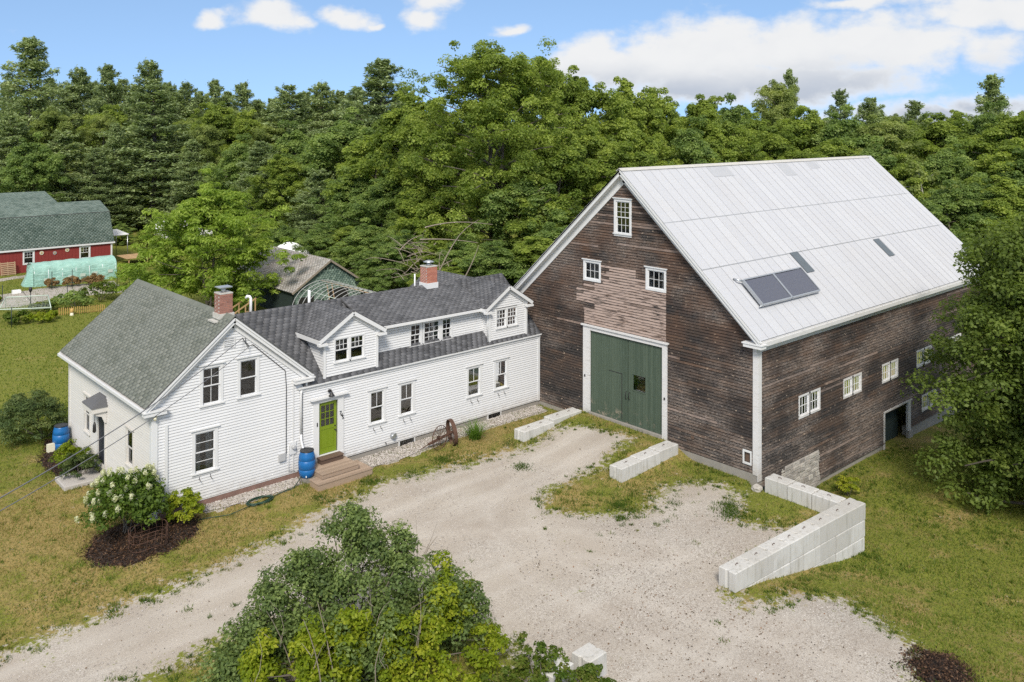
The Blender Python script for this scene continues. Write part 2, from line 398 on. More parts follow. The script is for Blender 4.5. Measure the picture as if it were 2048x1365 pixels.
def stone(name, cols, rough=0.9, sc=6):
    m, t, b = mat_new(name); p = t.pos(); c = t.mix(t.attr('tint'), cols[0], cols[1])
    g = t.noise(p, sc, 6, 0.65); c = t.mix(t.ramp(g, [(0.4, 0), (0.75, 0.5)]), c, cols[2])
    t.l.new(c, b.inputs['Base Color']); b.inputs['Roughness'].default_value = rough
    t.l.new(t.bump(g, 0.6, 0.02), b.inputs['Normal']); return m
M['stone'] = stone('field_stone', ((0.24, 0.22, 0.20), (0.46, 0.43, 0.38), (0.16, 0.14, 0.12)))
M['pebble'] = stone('white_pebbles', ((0.26, 0.225, 0.195), (0.60, 0.56, 0.52), (0.36, 0.31, 0.27)))
M['rocks'] = stone('pebble_bed', ((0.40, 0.36, 0.32), (0.55, 0.5, 0.45), (0.2, 0.17, 0.14)), sc=25)
def concrete_block():
    m, t, b = mat_new('cast_concrete_blocks'); p = t.pos()
    g = t.noise(p, 3.0, 6, 0.65); f = t.noise(p, 26, 4, 0.7); dr = t.noise(t.scalev(p, (7, 7, 0.8)), 1.2, 6, 0.65)
    c = t.mix(t.rnd(), (0.43, 0.415, 0.385), (0.56, 0.55, 0.525))
    c = t.mix(t.ramp(g, [(0.42, 0), (0.75, 0.5)]), c, (0.40, 0.37, 0.32))
    c = t.mix(t.ramp(dr, [(0.52, 0), (0.74, 0.75)]), c, (0.25, 0.24, 0.20))
    c = t.mix(t.ramp(f, [(0.60, 0), (0.75, 0.5)]), c, (0.38, 0.36, 0.33))
    t.l.new(c, b.inputs['Base Color']); b.inputs['Roughness'].default_value = 0.9
    t.l.new(t.bump(t.math('ADD', g, f), 0.35, 0.012), b.inputs['Normal']); return m
M['block'] = concrete_block()
def red_board():
    m, t, b = mat_new('barn_red_boards'); p = t.pos()
    w = t.add('ShaderNodeTexWave', wave_type='BANDS', bands_direction='X'); t.l.new(p, w.inputs[0]); w.inputs['Scale'].default_value = 1.6; w.inputs['Distortion'].default_value = 0.3
    c = t.mix(t.noise(p, 5, 5), (0.17, 0.018, 0.016), (0.25, 0.032, 0.028))
    t.l.new(c, b.inputs['Base Color']); b.inputs['Roughness'].default_value = 0.75
    return m
M['red'] = red_board()
def tarp():
    m, t, b = mat_new('green_tarp'); p = t.pos()
    n = t.noise(t.scalev(p, (0.8, 0.8, 2.5)), 2.2, 5, 0.6, 0.6)
    c = t.mix(n, (0.16, 0.36, 0.29), (0.42, 0.62, 0.54)); t.l.new(c, b.inputs['Base Color']); b.inputs['Roughness'].default_value = 0.45
    t.l.new(t.bump(n, 0.8, 0.12), b.inputs['Normal']); return m
M['tarp'] = tarp()
def solar():
    m, t, b = mat_new('solar_cells'); p = t.obj()
    c = t.mix(t.noise(p, 14, 3, .7), (0.055, 0.06, 0.085), (0.12, 0.125, 0.155))
    t.l.new(c, b.inputs['Base Color']); b.inputs['Roughness'].default_value = 0.28; return m
M['solar'] = solar()
M['found_red'] = flat('foundation_red_brown', (0.20, 0.12, 0.095), 0.9, 0.5, 3.0, bump=0.4)
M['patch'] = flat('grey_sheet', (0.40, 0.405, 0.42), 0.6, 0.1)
M['fibre'] = flat('grey_fibreglass_sheet', (0.10, 0.12, 0.135), 0.45, 0.2, 3)
def mulch():
    m, t, b = mat_new('bark_mulch'); p = t.pos(); v = t.vor(p, 26, 'Color'); g = t.noise(p, 14, 6, 0.7)
    c = t.mix(g, (0.012, 0.007, 0.005), (0.05, 0.030, 0.021)); t.l.new(c, b.inputs['Base Color']); b.inputs['Roughness'].default_value = 0.95
    t.l.new(t.bump(t.math('ADD', g, t.vor(p, 30, 'Distance')), 1.0, 0.04), b.inputs['Normal']); return m
M['mulch'] = mulch()
def bark(name, a, b_):
    m, t, b = mat_new(name); p = t.obj(); g = t.noise(t.scalev(p, (5, 5, 1)), 2, 6, 0.7); t.l.new(t.mix(g, a, b_), b.inputs['Base Color']); b.inputs['Roughness'].default_value = 0.95
    t.l.new(t.bump(g, 0.5, 0.03), b.inputs['Normal']); return m
M['bark'] = bark('grey_bark', (0.07, 0.055, 0.042), (0.2, 0.17, 0.14))
M['bark_dark'] = bark('dark_bark', (0.035, 0.028, 0.022), (0.08, 0.066, 0.052))
M['birchbark'] = bark('birch_bark', (0.28, 0.25, 0.2), (0.62, 0.6, 0.56))
M['deadwood'] = bark('dead_branches', (0.13, 0.1, 0.07), (0.36, 0.31, 0.25))
def leaf(name, stops, trans=0.35, gloss=0.0):
    """leaf colour varies from leaf to leaf (tint) and a little from tree to tree"""
    m, t, b = mat_new(name); out = t.n['Material Output']; t.n.remove(b)
    f = t.math('ADD', t.attr('tint'), t.math('MULTIPLY', t.math('SUBTRACT', t.rnd(), 0.5), 0.22), clamp=True)
    c = t.ramp(f, stops)
    d = t.add('ShaderNodeBsdfPrincipled'); t.l.new(c, d.inputs['Base Color']); d.inputs['Roughness'].default_value = 0.55; d.inputs['Specular IOR Level'].default_value = 0.25
    tr = t.add('ShaderNodeBsdfTranslucent'); t.l.new(t.mix(1.0, c, (1.35, 1.4, 0.85), 'MULTIPLY'), tr.inputs[0])
    mx = t.add('ShaderNodeMixShader'); mx.inputs[0].default_value = min(.55, trans + .15)
    t.l.new(d.outputs[0], mx.inputs[1]); t.l.new(tr.outputs[0], mx.inputs[2]); t.l.new(mx.outputs[0], out.inputs[0]); return m
M['maple'] = leaf('maple_leaves', [(0.0, (0.113, 0.171, 0.031)), (0.5, (0.235, 0.304, 0.058)), (1.0, (0.415, 0.481, 0.101))])
M['ashleaf'] = leaf('olive_leaves', [(0.0, (0.129, 0.176, 0.050)), (0.5, (0.257, 0.313, 0.091)), (1.0, (0.427, 0.461, 0.167))])
M['darkleaf'] = leaf('dark_leaves', [(0.0, (0.107, 0.168, 0.048)), (0.5, (0.216, 0.300, 0.083)), (1.0, (0.402, 0.475, 0.148))])
M['pineleaf'] = leaf('pine_needles', [(0.0, (0.138, 0.192, 0.093)), (0.5, (0.289, 0.362, 0.157)), (1.0, (0.506, 0.567, 0.277))], 0.15)
M['locust'] = leaf('locust_leaves', [(0.0, (0.136, 0.213, 0.037)), (0.5, (0.262, 0.365, 0.054)), (1.0, (0.445, 0.534, 0.114))])
M['hydleaf'] = leaf('hydrangea_leaves', [(0.0, (0.07, 0.12, 0.02)), (0.5, (0.13, 0.20, 0.03)), (1.0, (0.22, 0.29, 0.05))])
M['chip'] = leaf('mulch_chips', [(0.0, (0.017, 0.009, 0.006)), (0.7, (0.084, 0.045, 0.026)), (1.0, (0.182, 0.106, 0.061))], 0.0)
M['litter'] = leaf('dead_leaf_litter', [(0.0, (0.05, 0.035, 0.022)), (0.6, (0.16, 0.10, 0.055)), (1.0, (0.28, 0.15, 0.09))], 0.0)
M['midleaf'] = leaf('mid_green_leaves', [(0.0, (0.091, 0.133, 0.026)), (0.5, (0.161, 0.218, 0.043)), (1.0, (0.257, 0.308, 0.073))])
M['lilac'] = leaf('lilac_leaves', [(0.0, (0.075, 0.117, 0.039)), (0.5, (0.152, 0.211, 0.061)), (0.9, (0.244, 0.307, 0.093)), (1.0, (0.389, 0.270, 0.140))], 0.25)
M['limeleaf'] = leaf('yellow_green_leaves', [(0.0, (0.120, 0.175, 0.012)), (0.5, (0.227, 0.292, 0.016)), (1.0, (0.407, 0.420, 0.042))])
M['juniper'] = leaf('juniper_needles', [(0.0, (0.044, 0.077, 0.026)), (0.5, (0.102, 0.144, 0.039)), (1.0, (0.204, 0.230, 0.072))], 0.15)
M['petal'] = leaf('white_petals', [(0.0, (0.50, 0.52, 0.33)), (0.5, (0.68, 0.67, 0.52)), (1.0, (0.78, 0.77, 0.68))], 0.3)
M['blade'] = leaf('grass_blades', [(0.0, (0.088, 0.142, 0.016)), (0.4, (0.155, 0.203, 0.030)), (0.7, (0.257, 0.230, 0.074)), (1.0, (0.392, 0.297, 0.135))], 0.3)
M['weed'] = leaf('weed_blades', [(0.0, (0.05, 0.10, 0.010)), (0.6, (0.12, 0.17, 0.02)), (1.0, (0.2, 0.19, 0.05))], 0.3)
M['drybush'] = leaf('dry_seed_heads', [(0.0, (0.16, 0.11, 0.04)), (1.0, (0.32, 0.2, 0.09))], 0.2)
M['daylily'] = leaf('strap_leaves', [(0.0, (0.065, 0.14, 0.015)), (0.5, (0.11, 0.21, 0.025)), (1.0, (0.19, 0.29, 0.05))], 0.3)
def ground_mat():
    m, t, b = mat_new('lawn_and_gravel'); p = t.pos()
    gv = t.attr('gravel'); dry = t.attr('dry')
    n1 = t.noise(p, 0.9, 6, 0.65); n2 = t.noise(p, 5.0, 5, 0.7); n3 = t.noise(p, 30, 3, 0.7); n4 = t.noise(p, 90, 2, 0.7)
    # grass
    mid = t.noise(p, 14, 4, 0.8); mid2 = t.noise(p, 7.5, 3, 0.75)
    green = t.mix(n2, (0.120, 0.150, 0.014), (0.225, 0.235, 0.030)); straw = t.mix(n2, (0.25, 0.18, 0.052), (0.40, 0.295, 0.115))
    dmask = t.math('ADD', t.math('ADD', dry, t.math('MULTIPLY', t.math('SUBTRACT', t.noise(p, 0.22, 4, .6), 0.5), 1.8)), t.math('MULTIPLY', t.math('SUBTRACT', n1, 0.5), 2.6)); dmask = t.math('ADD', dmask, t.math('MULTIPLY', t.math('SUBTRACT', mid, 0.5), 1.3))
    grass = t.mix(t.mapr(dmask, 0.2, 0.8, 0, 1), green, straw)
    grass = t.mix(t.ramp(mid, [(0.47, 0.0), (0.62, 0.85)]), grass, (0.065, 0.072, 0.018))
    grass = t.mix(t.ramp(n3, [(0.5, 0.0), (0.7, 0.5)]), grass, (0.30, 0.26, 0.12))
    # gravel
    vc = t.vor(p, 34, 'Color'); sepc = t.add('ShaderNodeSeparateColor'); t.l.new(vc, sepc.inputs[0])
    fine = t.mix(t.ramp(t.noise(p, 34, 3, 0.8), [(0.3, 0), (0.7, 1)]), (0.30, 0.255, 0.205), (0.54, 0.485, 0.415))
    stn = t.mix(sepc.outputs[0], (0.24, 0.205, 0.17), (0.57, 0.53, 0.475))
    coarse = t.mapr(t.math('ADD', t.noise(p, 0.28, 4), t.math('MULTIPLY', t.attr('coarse'), 0.35)), 0.42, 0.72, 0.1, 0.9)
    grav = t.mix(coarse, fine, stn)
    grav = t.mix(t.ramp(n1, [(0.4, 0), (0.8, 0.45)]), grav, (0.52, 0.47, 0.40))
    grav = t.mix(t.ramp(t.noise(p, 0.45, 6, 0.65), [(0.42, 0), (0.72, 0.6)]), grav, (0.30, 0.25, 0.205))
    rut = t.math('MULTIPLY', t.attr('rut'), t.ramp(t.noise(p, 1.3, 5, .6), [(0.3, 0.25), (0.65, 1.0)]))
    grav = t.mix(t.math('MULTIPLY', rut, 0.65), grav, t.mix(mid, (0.45, 0.405, 0.35), (0.55, 0.505, 0.445)))
    tracks = t.noise(t.scalev(p, (0.35, 2.2, 1)), 0.8, 5, 0.6); grav = t.mix(t.ramp(tracks, [(0.5, 0), (0.75, 0.5)]), grav, (0.53, 0.49, 0.435))
    crumbs = t.ramp(t.noise(p, 6, 6, 0.75), [(0.60, 0), (0.66, 0.8)]); grav = t.mix(t.math('MULTIPLY', crumbs, t.mapr(t.attr('coarse'), 0.1, 0.8, 0.22, 1.0)), grav, (0.16, 0.115, 0.07))
    edge = t.math('ADD', gv, t.math('ADD', t.math('MULTIPLY', t.math('SUBTRACT', n1, 0.5), 1.2), t.math('MULTIPLY', t.math('SUBTRACT', n2, 0.5), 2.0)))
    edge = t.math('ADD', edge, t.math('MULTIPLY', t.math('SUBTRACT', mid, 0.5), 1.1))
    em = t.mapr(edge, 0.36, 0.62, 0, 1)
    t.l.new(t.mix(em, grass, grav), b.inputs['Base Color']); b.inputs['Roughness'].default_value = 0.95; b.inputs['Specular IOR Level'].default_value = 0.2
    h = t.math('ADD', t.math('MULTIPLY', n3, 0.6), t.math('MULTIPLY', n4, 0.4))
    t.l.new(t.bump(h, 0.6, 0.05), b.inputs['Normal']); return m
M['ground'] = ground_mat()
# ------------------------------------------------------------------ terrain
def ss(a, b, x):
    t = np.clip((x - a) / (b - a), 0, 1); return t * t * (3 - 2 * t)
def H(x, y):
    x = np.asarray(x, float); y = np.asarray(y, float)
    b = -0.28 + 0.013 * np.clip(y, -40, 0)
    b = b + .45 * ss(13.5, 18.6, x) * ss(3.9, 2.5, np.abs(y + 5.4))
    ho = np.where(x < 19, -.5 - 1.07 * ss(11, 19.2, x), -1.57 - .25 * ss(19, 23.5, x) - .5 * ss(26, 45, x)) + 0.013 * np.clip(y + 16, -24, 0)
    oy = ss(-15.75, -16.3, y); ox = np.maximum(ss(18.55, 19.1, x) * ss(-11.8, -12.3, y), ss(19.0, 19.4, x) * ss(-10.6, -11.2, y))
    m = np.maximum(oy * ss(9, 11.6, x), ox)
    far = ss(40, 70, np.hypot(x - 10, y + 5))
    return b * (1 - m) + ho * m - .2 * far
def h1(x, y): return float(H(x, y))
DRIVE = [(-30, -6.2), (-12, -5.6), (-6.40, -5.10), (-5.70, -4.95), (-4.11, -4.89), (-1.76, -4.74), (0.32, -4.51), (2.34, -4.18), (3.90, -3.68), (5.74, -2.96), (7.75, -2.58), (9.71, -2.85), (11.87, -3.39), (13.67, -3.55), (15.14, -3.72), (16.53, -3.41), (18.02, -3.55),
         (18.76, -7.02), (17.77, -7.41), (16.45, -6.88), (15.53, -7.41), (13.88, -7.43), (12.35, -7.57), (11.46, -8.19), (12.21, -9.49), (13.93, -10.87), (15.89, -10.05), (17.60, -10.93), (17.71, -12.21), (15.68, -13.43), (16.42, -15.06), (16.19, -15.57), (13.29, -15.44), (11.37, -15.70),
         (11.20, -16.76), (13.57, -17.37), (14.35, -18.26), (13.67, -19.49), (12.92, -20.94), (10.55, -22.03), (3.33, -16.36), (4.31, -14.26), (4.65, -12.67), (3.12, -10.54), (0.99, -8.67), (-1.24, -8.10), (-3.21, -8.44), (-4.29, -8.48), (-6.99, -8.31), (-12, -9.0), (-30, -9.6)]
def sdist(P, poly):
    """signed distance to polygon, positive inside"""
    P = np.asarray(P, float); poly = np.asarray(poly, float); A = poly; B = np.roll(poly, -1, 0)
    d = np.full(len(P), 1e9); ins = np.zeros(len(P), bool)
    for a, b in zip(A, B):
        ab = b - a; t = np.clip(((P - a) @ ab) / (ab @ ab), 0, 1); q = a + t[:, None] * ab
        d = np.minimum(d, np.hypot(*(P - q).T))
        c = ((a[1] > P[:, 1]) != (b[1] > P[:, 1])) & (P[:, 0] < (b[0] - a[0]) * (P[:, 1] - a[1]) / (b[1] - a[1] + 1e-12) + a[0])
        ins ^= c
    return np.where(ins, d, -d)
def gravel_mask(P):
    g = np.clip(0.5 + sdist(P, DRIVE) / 1.9, 0, 1)
    # thin weedy strip on the upper ramp and beside the right kerb
    x, y = P[:, 0], P[:, 1]
    isl = np.exp(-(((x - 13.2) / 2.2) ** 2 + ((y + 8.6) / 1.3) ** 2)); g = g - 0.45 * isl
    g = g - 0.42 * ss(16.3, 18.4, x) * (y > -8.4)
    return np.clip(g, 0, 1)
def dry_mask(P):
    x, y = P[:, 0], P[:, 1]
    d = 0.42 + 0.0 * x
    d += 0.38 * np.exp(-(((x + 3) / 6) ** 2 + ((y - 2) / 6.5) ** 2))          # worn front lawn left of the house
    d -= 0.55 * ss(9, 22, y)                                                   # green lawn behind
    d += 0.14 * np.exp(-((y + 1.8) / 1.3) ** 2) * (x > 0) * (x < 19)
    d += 0.05 * ss(-14, -18, y) * ss(12, 20, x)
    d -= 0.26 * ss(14, 20, x) * ss(-12, -16, y)
    d -= 0.25 * ss(4, 9, y)
    return np.clip(d, 0, 1)
def lines(fine0, fine1, step, lo, hi):
    a = list(np.arange(fine0, fine1 + 1e-6, step)); s = step; x = fine1
    while x < hi: s *= 1.25; x += s; a.append(min(x, hi))
    s = step; x = fine0; pre = []
    while x > lo: s *= 1.25; x -= s; pre.append(max(x, lo))
    return np.array(pre[::-1] + a)
gx = lines(-16, 32, 0.2, -3000, 3000); gy = lines(-26, 14, 0.2, -3000, 3000)
GX, GY = np.meshgrid(gx, gy, indexing='ij'); P2 = np.stack([GX.ravel(), GY.ravel()], 1)
und = 0.02 * np.sin(P2[:, 0] * 1.3 + np.sin(P2[:, 1] * 0.9)) * np.sin(P2[:, 1] * 1.1 + 1.0) * ss(60, 30, np.hypot(*P2.T))
GZ = H(P2[:, 0], P2[:, 1]) + und
near = (np.abs(P2[:, 0]) < 40) & (np.abs(P2[:, 1]) < 40)
grav = np.zeros(len(P2)); grav[near] = gravel_mask(P2[near]); dry = dry_mask(P2)
coarse = ss(-9, -20, P2[:, 1]) * ss(0, 8, P2[:, 0])
ny = len(gy); ii, jj = np.meshgrid(np.arange(len(gx) - 1), np.arange(ny - 1), indexing='ij'); ii = ii.ravel(); jj = jj.ravel()
quads = np.stack([ii * ny + jj, (ii + 1) * ny + jj, (ii + 1) * ny + jj + 1, ii * ny + jj + 1], 1)
V3 = np.column_stack([P2, GZ])
def polydist(P, pts):
    d = np.full(len(P), 1e9); pts = np.array(pts, float)
    for a, b in zip(pts[:-1], pts[1:]):
        ab = b - a; t = np.clip(((P - a) @ ab) / (ab @ ab), 0, 1); d = np.minimum(d, np.hypot(*(P - a - t[:, None] * ab).T))
    return d
rut = np.zeros(len(P2))
for path in ([(-30, -7.6), (-12, -7.2), (-6, -6.7), (0, -6.5), (5, -6.0), (9, -5.5), (13, -5.4), (18.5, -5.4)], [(-30, -7.6), (-6, -6.7), (1, -6.6), (6, -7.6), (9.5, -10), (11.5, -13)], [(18.5, -5.4), (14, -5.6), (10, -7.5), (8, -11), (8.5, -16), (10, -20)]):
    dd = polydist(P2[near], path); rut[near] = np.maximum(rut[near], np.exp(-((dd - .78) / .26) ** 2))
ex = {'rut': ('POINT', rut), 'gravel': ('POINT', grav), 'dry': ('POINT', dry), 'coarse': ('POINT', coarse)}
ground = new_obj('ground', np_mesh('ground', V3, quads, M['ground'], smooth=True, extra=ex), kind='structure', label='lawn and rough grass around the farmhouse and barn')
qm = grav[quads].max(1) > 0.12
used = np.unique(quads[qm]); remap = -np.ones(len(P2), int); remap[used] = np.arange(len(used))
new_obj('gravel_driveway', np_mesh('gravel_driveway', V3[used] + (0, 0, 0.006), remap[quads[qm]], M['ground'], smooth=True, extra={k: (a, v[used]) for k, (a, v) in ex.items()}), kind='structure', label='pale gravel driveway with weedy edges in front of the barn')
def patch(name, poly, mat, dome=0.08, label=None, dz=0.012, step=0.18, jag=0.12):
    poly = np.array(poly); x0, y0 = poly.min(0) - .3; x1, y1 = poly.max(0) + .3
    X, Y = np.meshgrid(np.arange(x0, x1, step), np.arange(y0, y1, step), indexing='ij'); P = np.stack([X.ravel(), Y.ravel()], 1)
    s = sdist(P, poly) + jag * np.sin(P[:, 0] * 5 + P[:, 1] * 3) * np.sin(P[:, 1] * 6.1)
    z = H(P[:, 0], P[:, 1]) + dz + dome * ss(0, .8, s) - 0.06 * ss(0, -.15, s)
    n = X.shape[1]; i, j = np.meshgrid(np.arange(X.shape[0] - 1), np.arange(n - 1), indexing='ij'); i = i.ravel(); j = j.ravel()
    q = np.stack([i * n + j, (i + 1) * n + j, (i + 1) * n + j + 1, i * n + j + 1], 1); q = q[s[q].max(1) > -.1]
    u = np.unique(q); r = -np.ones(len(P), int); r[u] = np.arange(len(u))
    return new_obj(name, np_mesh(name, np.column_stack([P, z])[u], r[q], mat, smooth=True), kind='structure', label=label)
BED1 = [(-2.50, -0.82), (-1.83, 0.14), (-0.91, 0.52), (0.0, 0.3), (0.2, -.05), (1.32, -0.5), (1.2, -1.0), (0.81, -1.94), (-0.51, -2.56), (-1.74, -2.51), (-2.39, -1.74)]
BED2 = [(-1.10, 9.59), (-0.6, 11.0), (-0.05, 10.9), (-.02, 4.79), (-0.57, 4.38), (-1.22, 5.90), (-1.55, 8.54)]
patch('mulch_bed', BED1, M['mulch'], label='dark mulch bed at the front corner of the white house')
patch('mulch_bed', BED2, M['mulch'], label='dark mulch bed along the left side wall of the house')
patch('mulch_mound', [(12.3, -20.97), (13.1, -20.9), (13.5, -21.4), (13.41, -21.9), (12.24, -22.6), (11.4, -21.7)], M['mulch'], 0.2, 'small mound of dark mulch at the lower right of the drive')
patch('pebble_bed', [(0.9, 0.1), (0.9, -.4), (2.4, -.75), (4.6, -.85), (5.5, -.7), (5.7, .1)], M['rocks'], 0.03, 'pale pebble strip under the gable wall of the house')
patch('pebble_bed', [(7.7, 0.1), (7.9, -1.15), (9.6, -1.3), (11.4, -1.0), (13.2, -.9), (18.5, -1.0), (18.7, 0.1)], M['rocks'], 0.03, 'pale pebble strip along the low wing foundation')
patch('garden_soil', [(4.0, 43.5), (5.6, 49.3), (9, 50.2), (14.5, 49.6), (13.5, 43.5), (8.2, 44.5), (5.5, 42.8)], M['rocks'], 0.02, 'grey gravel garden plot below the red shed')
patch('shed_path', [(3, 55), (9.5, 57.2), (9.5, 58.6), (3, 57)], M['rocks'], 0.02, 'bare sandy path in front of the red shed')
# ------------------------------------------------------------------ building helpers
def rows_minus(uL, uR, cuts):
    segs = [(uL, uR)]
    for a, b in sorted(cuts):
        out = []
        for s, e in segs:
            if b <= s or a >= e: out.append((s, e)); continue
            if a > s: out.append((s, a))
            if b < e: out.append((b, e))
        segs = out
    return [(s, e) for s, e in segs if e - s > 0.02]
def wall(parent, name, F, rng, z0, z1, openings, mat, thick=0.12, breaks=(), face=-0.03):
    """wall core with real openings; rng(z) gives its left and right end"""
    zs = set(np.round(np.arange(z0, z1, 0.25), 4)) | {z0, z1} | set(breaks)
    for o in openings: zs |= {o[2], o[3]}
    zs = sorted(z for z in zs if z0 <= z <= z1); m = MB()
    for a, b in zip(zs[:-1], zs[1:]):
        if b - a < 1e-3: continue
        mid = (a + b) / 2; l0, r0 = rng(a); l1, r1 = rng(b)
        if r0 - l0 < .01: continue
        if r1 < l1: l1 = r1 = (l1 + r1) / 2
        for s, e in rows_minus(*rng(mid), [(o[0], o[1]) for o in openings if o[2] < mid < o[3]]):
            lm, rm = rng(mid)
            sl = l0 if abs(s - lm) < 1e-6 else s; st = l1 if abs(s - lm) < 1e-6 else s
            el_ = r0 if abs(e - rm) < 1e-6 else e; et = r1 if abs(e - rm) < 1e-6 else e
            m.trap(F, sl, el_, st, et, -thick, face, -thick, face, a, b)
    return m.build(name, mat, parent)
def boards(parent, F, rng, z0, z1, exp, openings, mat, nb=0.022, nt=0.004, split=None, extra=None, name='clapboard', cap=9999, gap=0.018, patch=None):
    """lapped boards, one object per board (or per course)"""
    made = []; z = z0; k = 0
    while z < z1 - 0.02:
        zt = min(z + exp, z1); l0, r0 = rng(z); l1, r1 = rng(zt)
        if r0 - l0 < 0.1: break
        if r1 < l1: l1 = r1 = (l1 + r1) / 2
        mid = (z + zt) / 2; lm, rm = rng(mid)
        cuts = [(o[0], o[1]) for o in openings if min(zt, o[3]) - max(z, o[2]) > exp * 0.35]
        segs = rows_minus(lm, rm, cuts); pieces = []
        for s, e in segs:
            if split:
                q = s
                br = [b_ for b_ in (patch(mid) if patch else ()) if s + .3 < b_ < e - .3]
                while q < e - 1e-6:
                    nx = q + random.uniform(*split)
                    if e - nx < split[0] * 0.5: nx = e
                    hit = [b_ for b_ in br if q + 1e-6 < b_ < nx + .5]
                    if hit: nx = hit[0]
                    pieces.append((q, nx)); q = nx
            else: pieces.append((s, e))
        row = MB()
        for s, e in pieces:
            m = MB()
            g = 0.0015 if split else 0
            jit = random.uniform(-0.006, 0.006) if split else 0.0
            sl = l0 if abs(s - lm) < 1e-6 else s + g; st = l1 if abs(s - lm) < 1e-6 else s + g
            ee = r0 if abs(e - rm) < 1e-6 else e - g; et = r1 if abs(e - rm) < 1e-6 else e - g
            m.trap(F, sl, ee, st, et, 0.001, nb + jit, 0.001, nt, z + gap + (random.uniform(-.004, .004) if split else 0), zt + 0.002, random.random())
            made.append((m, e - s, mid, (s + e) / 2))
        z += exp; k += 1
    if extra is None: extra = lambda zc, uc: 0.0
    if len(made) > cap:
        made.sort(key=lambda q: -q[1]); rest = made[cap:]; made = made[:cap]; m = MB(); pv = []
        for q, w, zc, uc in rest:
            b = len(m.v); m.v += q.v; m.f += [tuple(b + i for i in f) for f in q.f]; m.t += q.t; m.sm += q.sm; pv += [extra(zc, uc)] * len(q.f)
        o = m.build(name + '_short', mat, parent, kind='stuff')
        a = o.data.attributes.new('pale', 'FLOAT', 'FACE'); a.data.foreach_set('value', pv)
    for q, w, zc, uc in made:
        o = q.build(name, mat, parent)
        if split:
            a = o.data.attributes.new('pale', 'FLOAT', 'FACE'); a.data.foreach_set('value', [extra(zc, uc)] * len(q.f))
def window(parent, F, u0, u1, z0, z1, top=(2, 1), bot=(1, 1), casing=0.11, cap=True, sill=True, brackets=True, mat='trim', blind=None, wide=None, depth=0.07):
    T = M[mat]; m = MB(); e = 0.003
    m.box(u0 - casing, u0, -depth, 0.035, z0, z1, F=F).box(u1, u1 + casing, -depth, 0.035, z0, z1, F=F)
    m.box(u0 - casing, u1 + casing, -depth, 0.036, z1, z1 + casing, F=F)
    if not sill: m.box(u0 - casing, u1 + casing, -depth, 0.036, z0 - casing, z0, F=F)
    w = m.build('window', T, parent)
    if cap: MB().box(u0 - casing - .06, u1 + casing + .06, 0, 0.085, z1 + casing + e, z1 + casing + .045, F=F).box(u0 - casing - .03, u1 + casing + .03, 0, 0.055, z1 + casing - .03, z1 + casing + e / 2, F=F).build('header_cap', T, w)
    if sill:
        MB().box(u0 - casing - .03, u1 + casing + .03, -depth, 0.08, z0 - .05, z0 - e, F=F).box(u0 - casing, u1 + casing, 0, 0.03, z0 - .14, z0 - .053, F=F).build('sill', T, w)
    if brackets:
        for f in (0.22, 0.78):
            u = u0 + (u1 - u0) * f; b = MB()
            b.tube([F(u, .01, z0 - .17), F(u, .03, z0 - .26), F(u, .16, z0 - .30)], .012, 5).build('bracket', M['dark'], w)
    def sash(za, zb, grid, n, nm):
        s = MB(); st = 0.042; mu = 0.017
        s.box(u0, u0 + st, n - .03, n, za, zb, F=F).box(u1 - st, u1, n - .03, n, za, zb, F=F)
        s.box(u0 + st, u1 - st, n - .029, n + .001, za, za + st, F=F).box(u0 + st, u1 - st, n - .029, n + .001, zb - st, zb, F=F)
        cols, rows = grid; a0, a1, b0, b1 = u0 + st, u1 - st, za + st, zb - st
        for i in range(1, cols): c = a0 + (a1 - a0) * i / cols; s.box(c - mu / 2, c + mu / 2, n - .026, n - .002, b0, b1, F=F)
        for j in range(1, rows): c = b0 + (b1 - b0) * j / rows; s.box(a0, a1, n - .025, n - .003, c - mu / 2, c + mu / 2, F=F)
        so_ = s.build(nm, T, w)
        for i in range(cols):
            for j in range(rows):
                x0 = a0 + (a1 - a0) * i / cols + (mu / 2 if i else 0); x1 = a0 + (a1 - a0) * (i + 1) / cols - (mu / 2 if i < cols - 1 else 0)
                y0 = b0 + (b1 - b0) * j / rows + (mu / 2 if j else 0); y1 = b0 + (b1 - b0) * (j + 1) / rows - (mu / 2 if j < rows - 1 else 0)
                tl = random.uniform(-.0015, .0015)
                MB().hexa([F(x0, n - .018, y0), F(x1, n - .018 + tl, y0), F(x1, n - .014 + tl, y0), F(x0, n - .014, y0), F(x0, n - .018 - tl, y1), F(x1, n - .018, y1), F(x1, n - .014, y1), F(x0, n - .014 - tl, y1)]).build('pane', M['glass'], w)
    zm = (z0 + z1) / 2
    if bot: sash(zm - .015, z1, top, 0.0, 'sash'); sash(z0, zm + .02, bot, -0.034, 'sash')
    else: sash(z0, z1, top, -0.01, 'sash')
    if blind == 'curtain':
        for sgn in (0, 1):
            c = MB(); n = 10
            for i in range(n):
                f0, f1 = i / n * .36, (i + 1) / n * .36
                if sgn: f0, f1 = 1 - f1, 1 - f0
                d0, d1 = -.16 - .03 * (i % 2), -.16 - .03 * ((i + 1) % 2)
                c.poly([F(u0 + (u1 - u0) * f0, d0, z0), F(u0 + (u1 - u0) * f1, d1, z0), F(u0 + (u1 - u0) * f1, d1, z1), F(u0 + (u1 - u0) * f0, d0, z1)])
            c.build('curtain', M['curtain'], w)
    if blind == 'half': MB().box(u0 + .02, u1 - .02, -.13, -.12, zm + .1, z1 - .02, F=F).build('window_blind', M['curtain'], w)
    return w
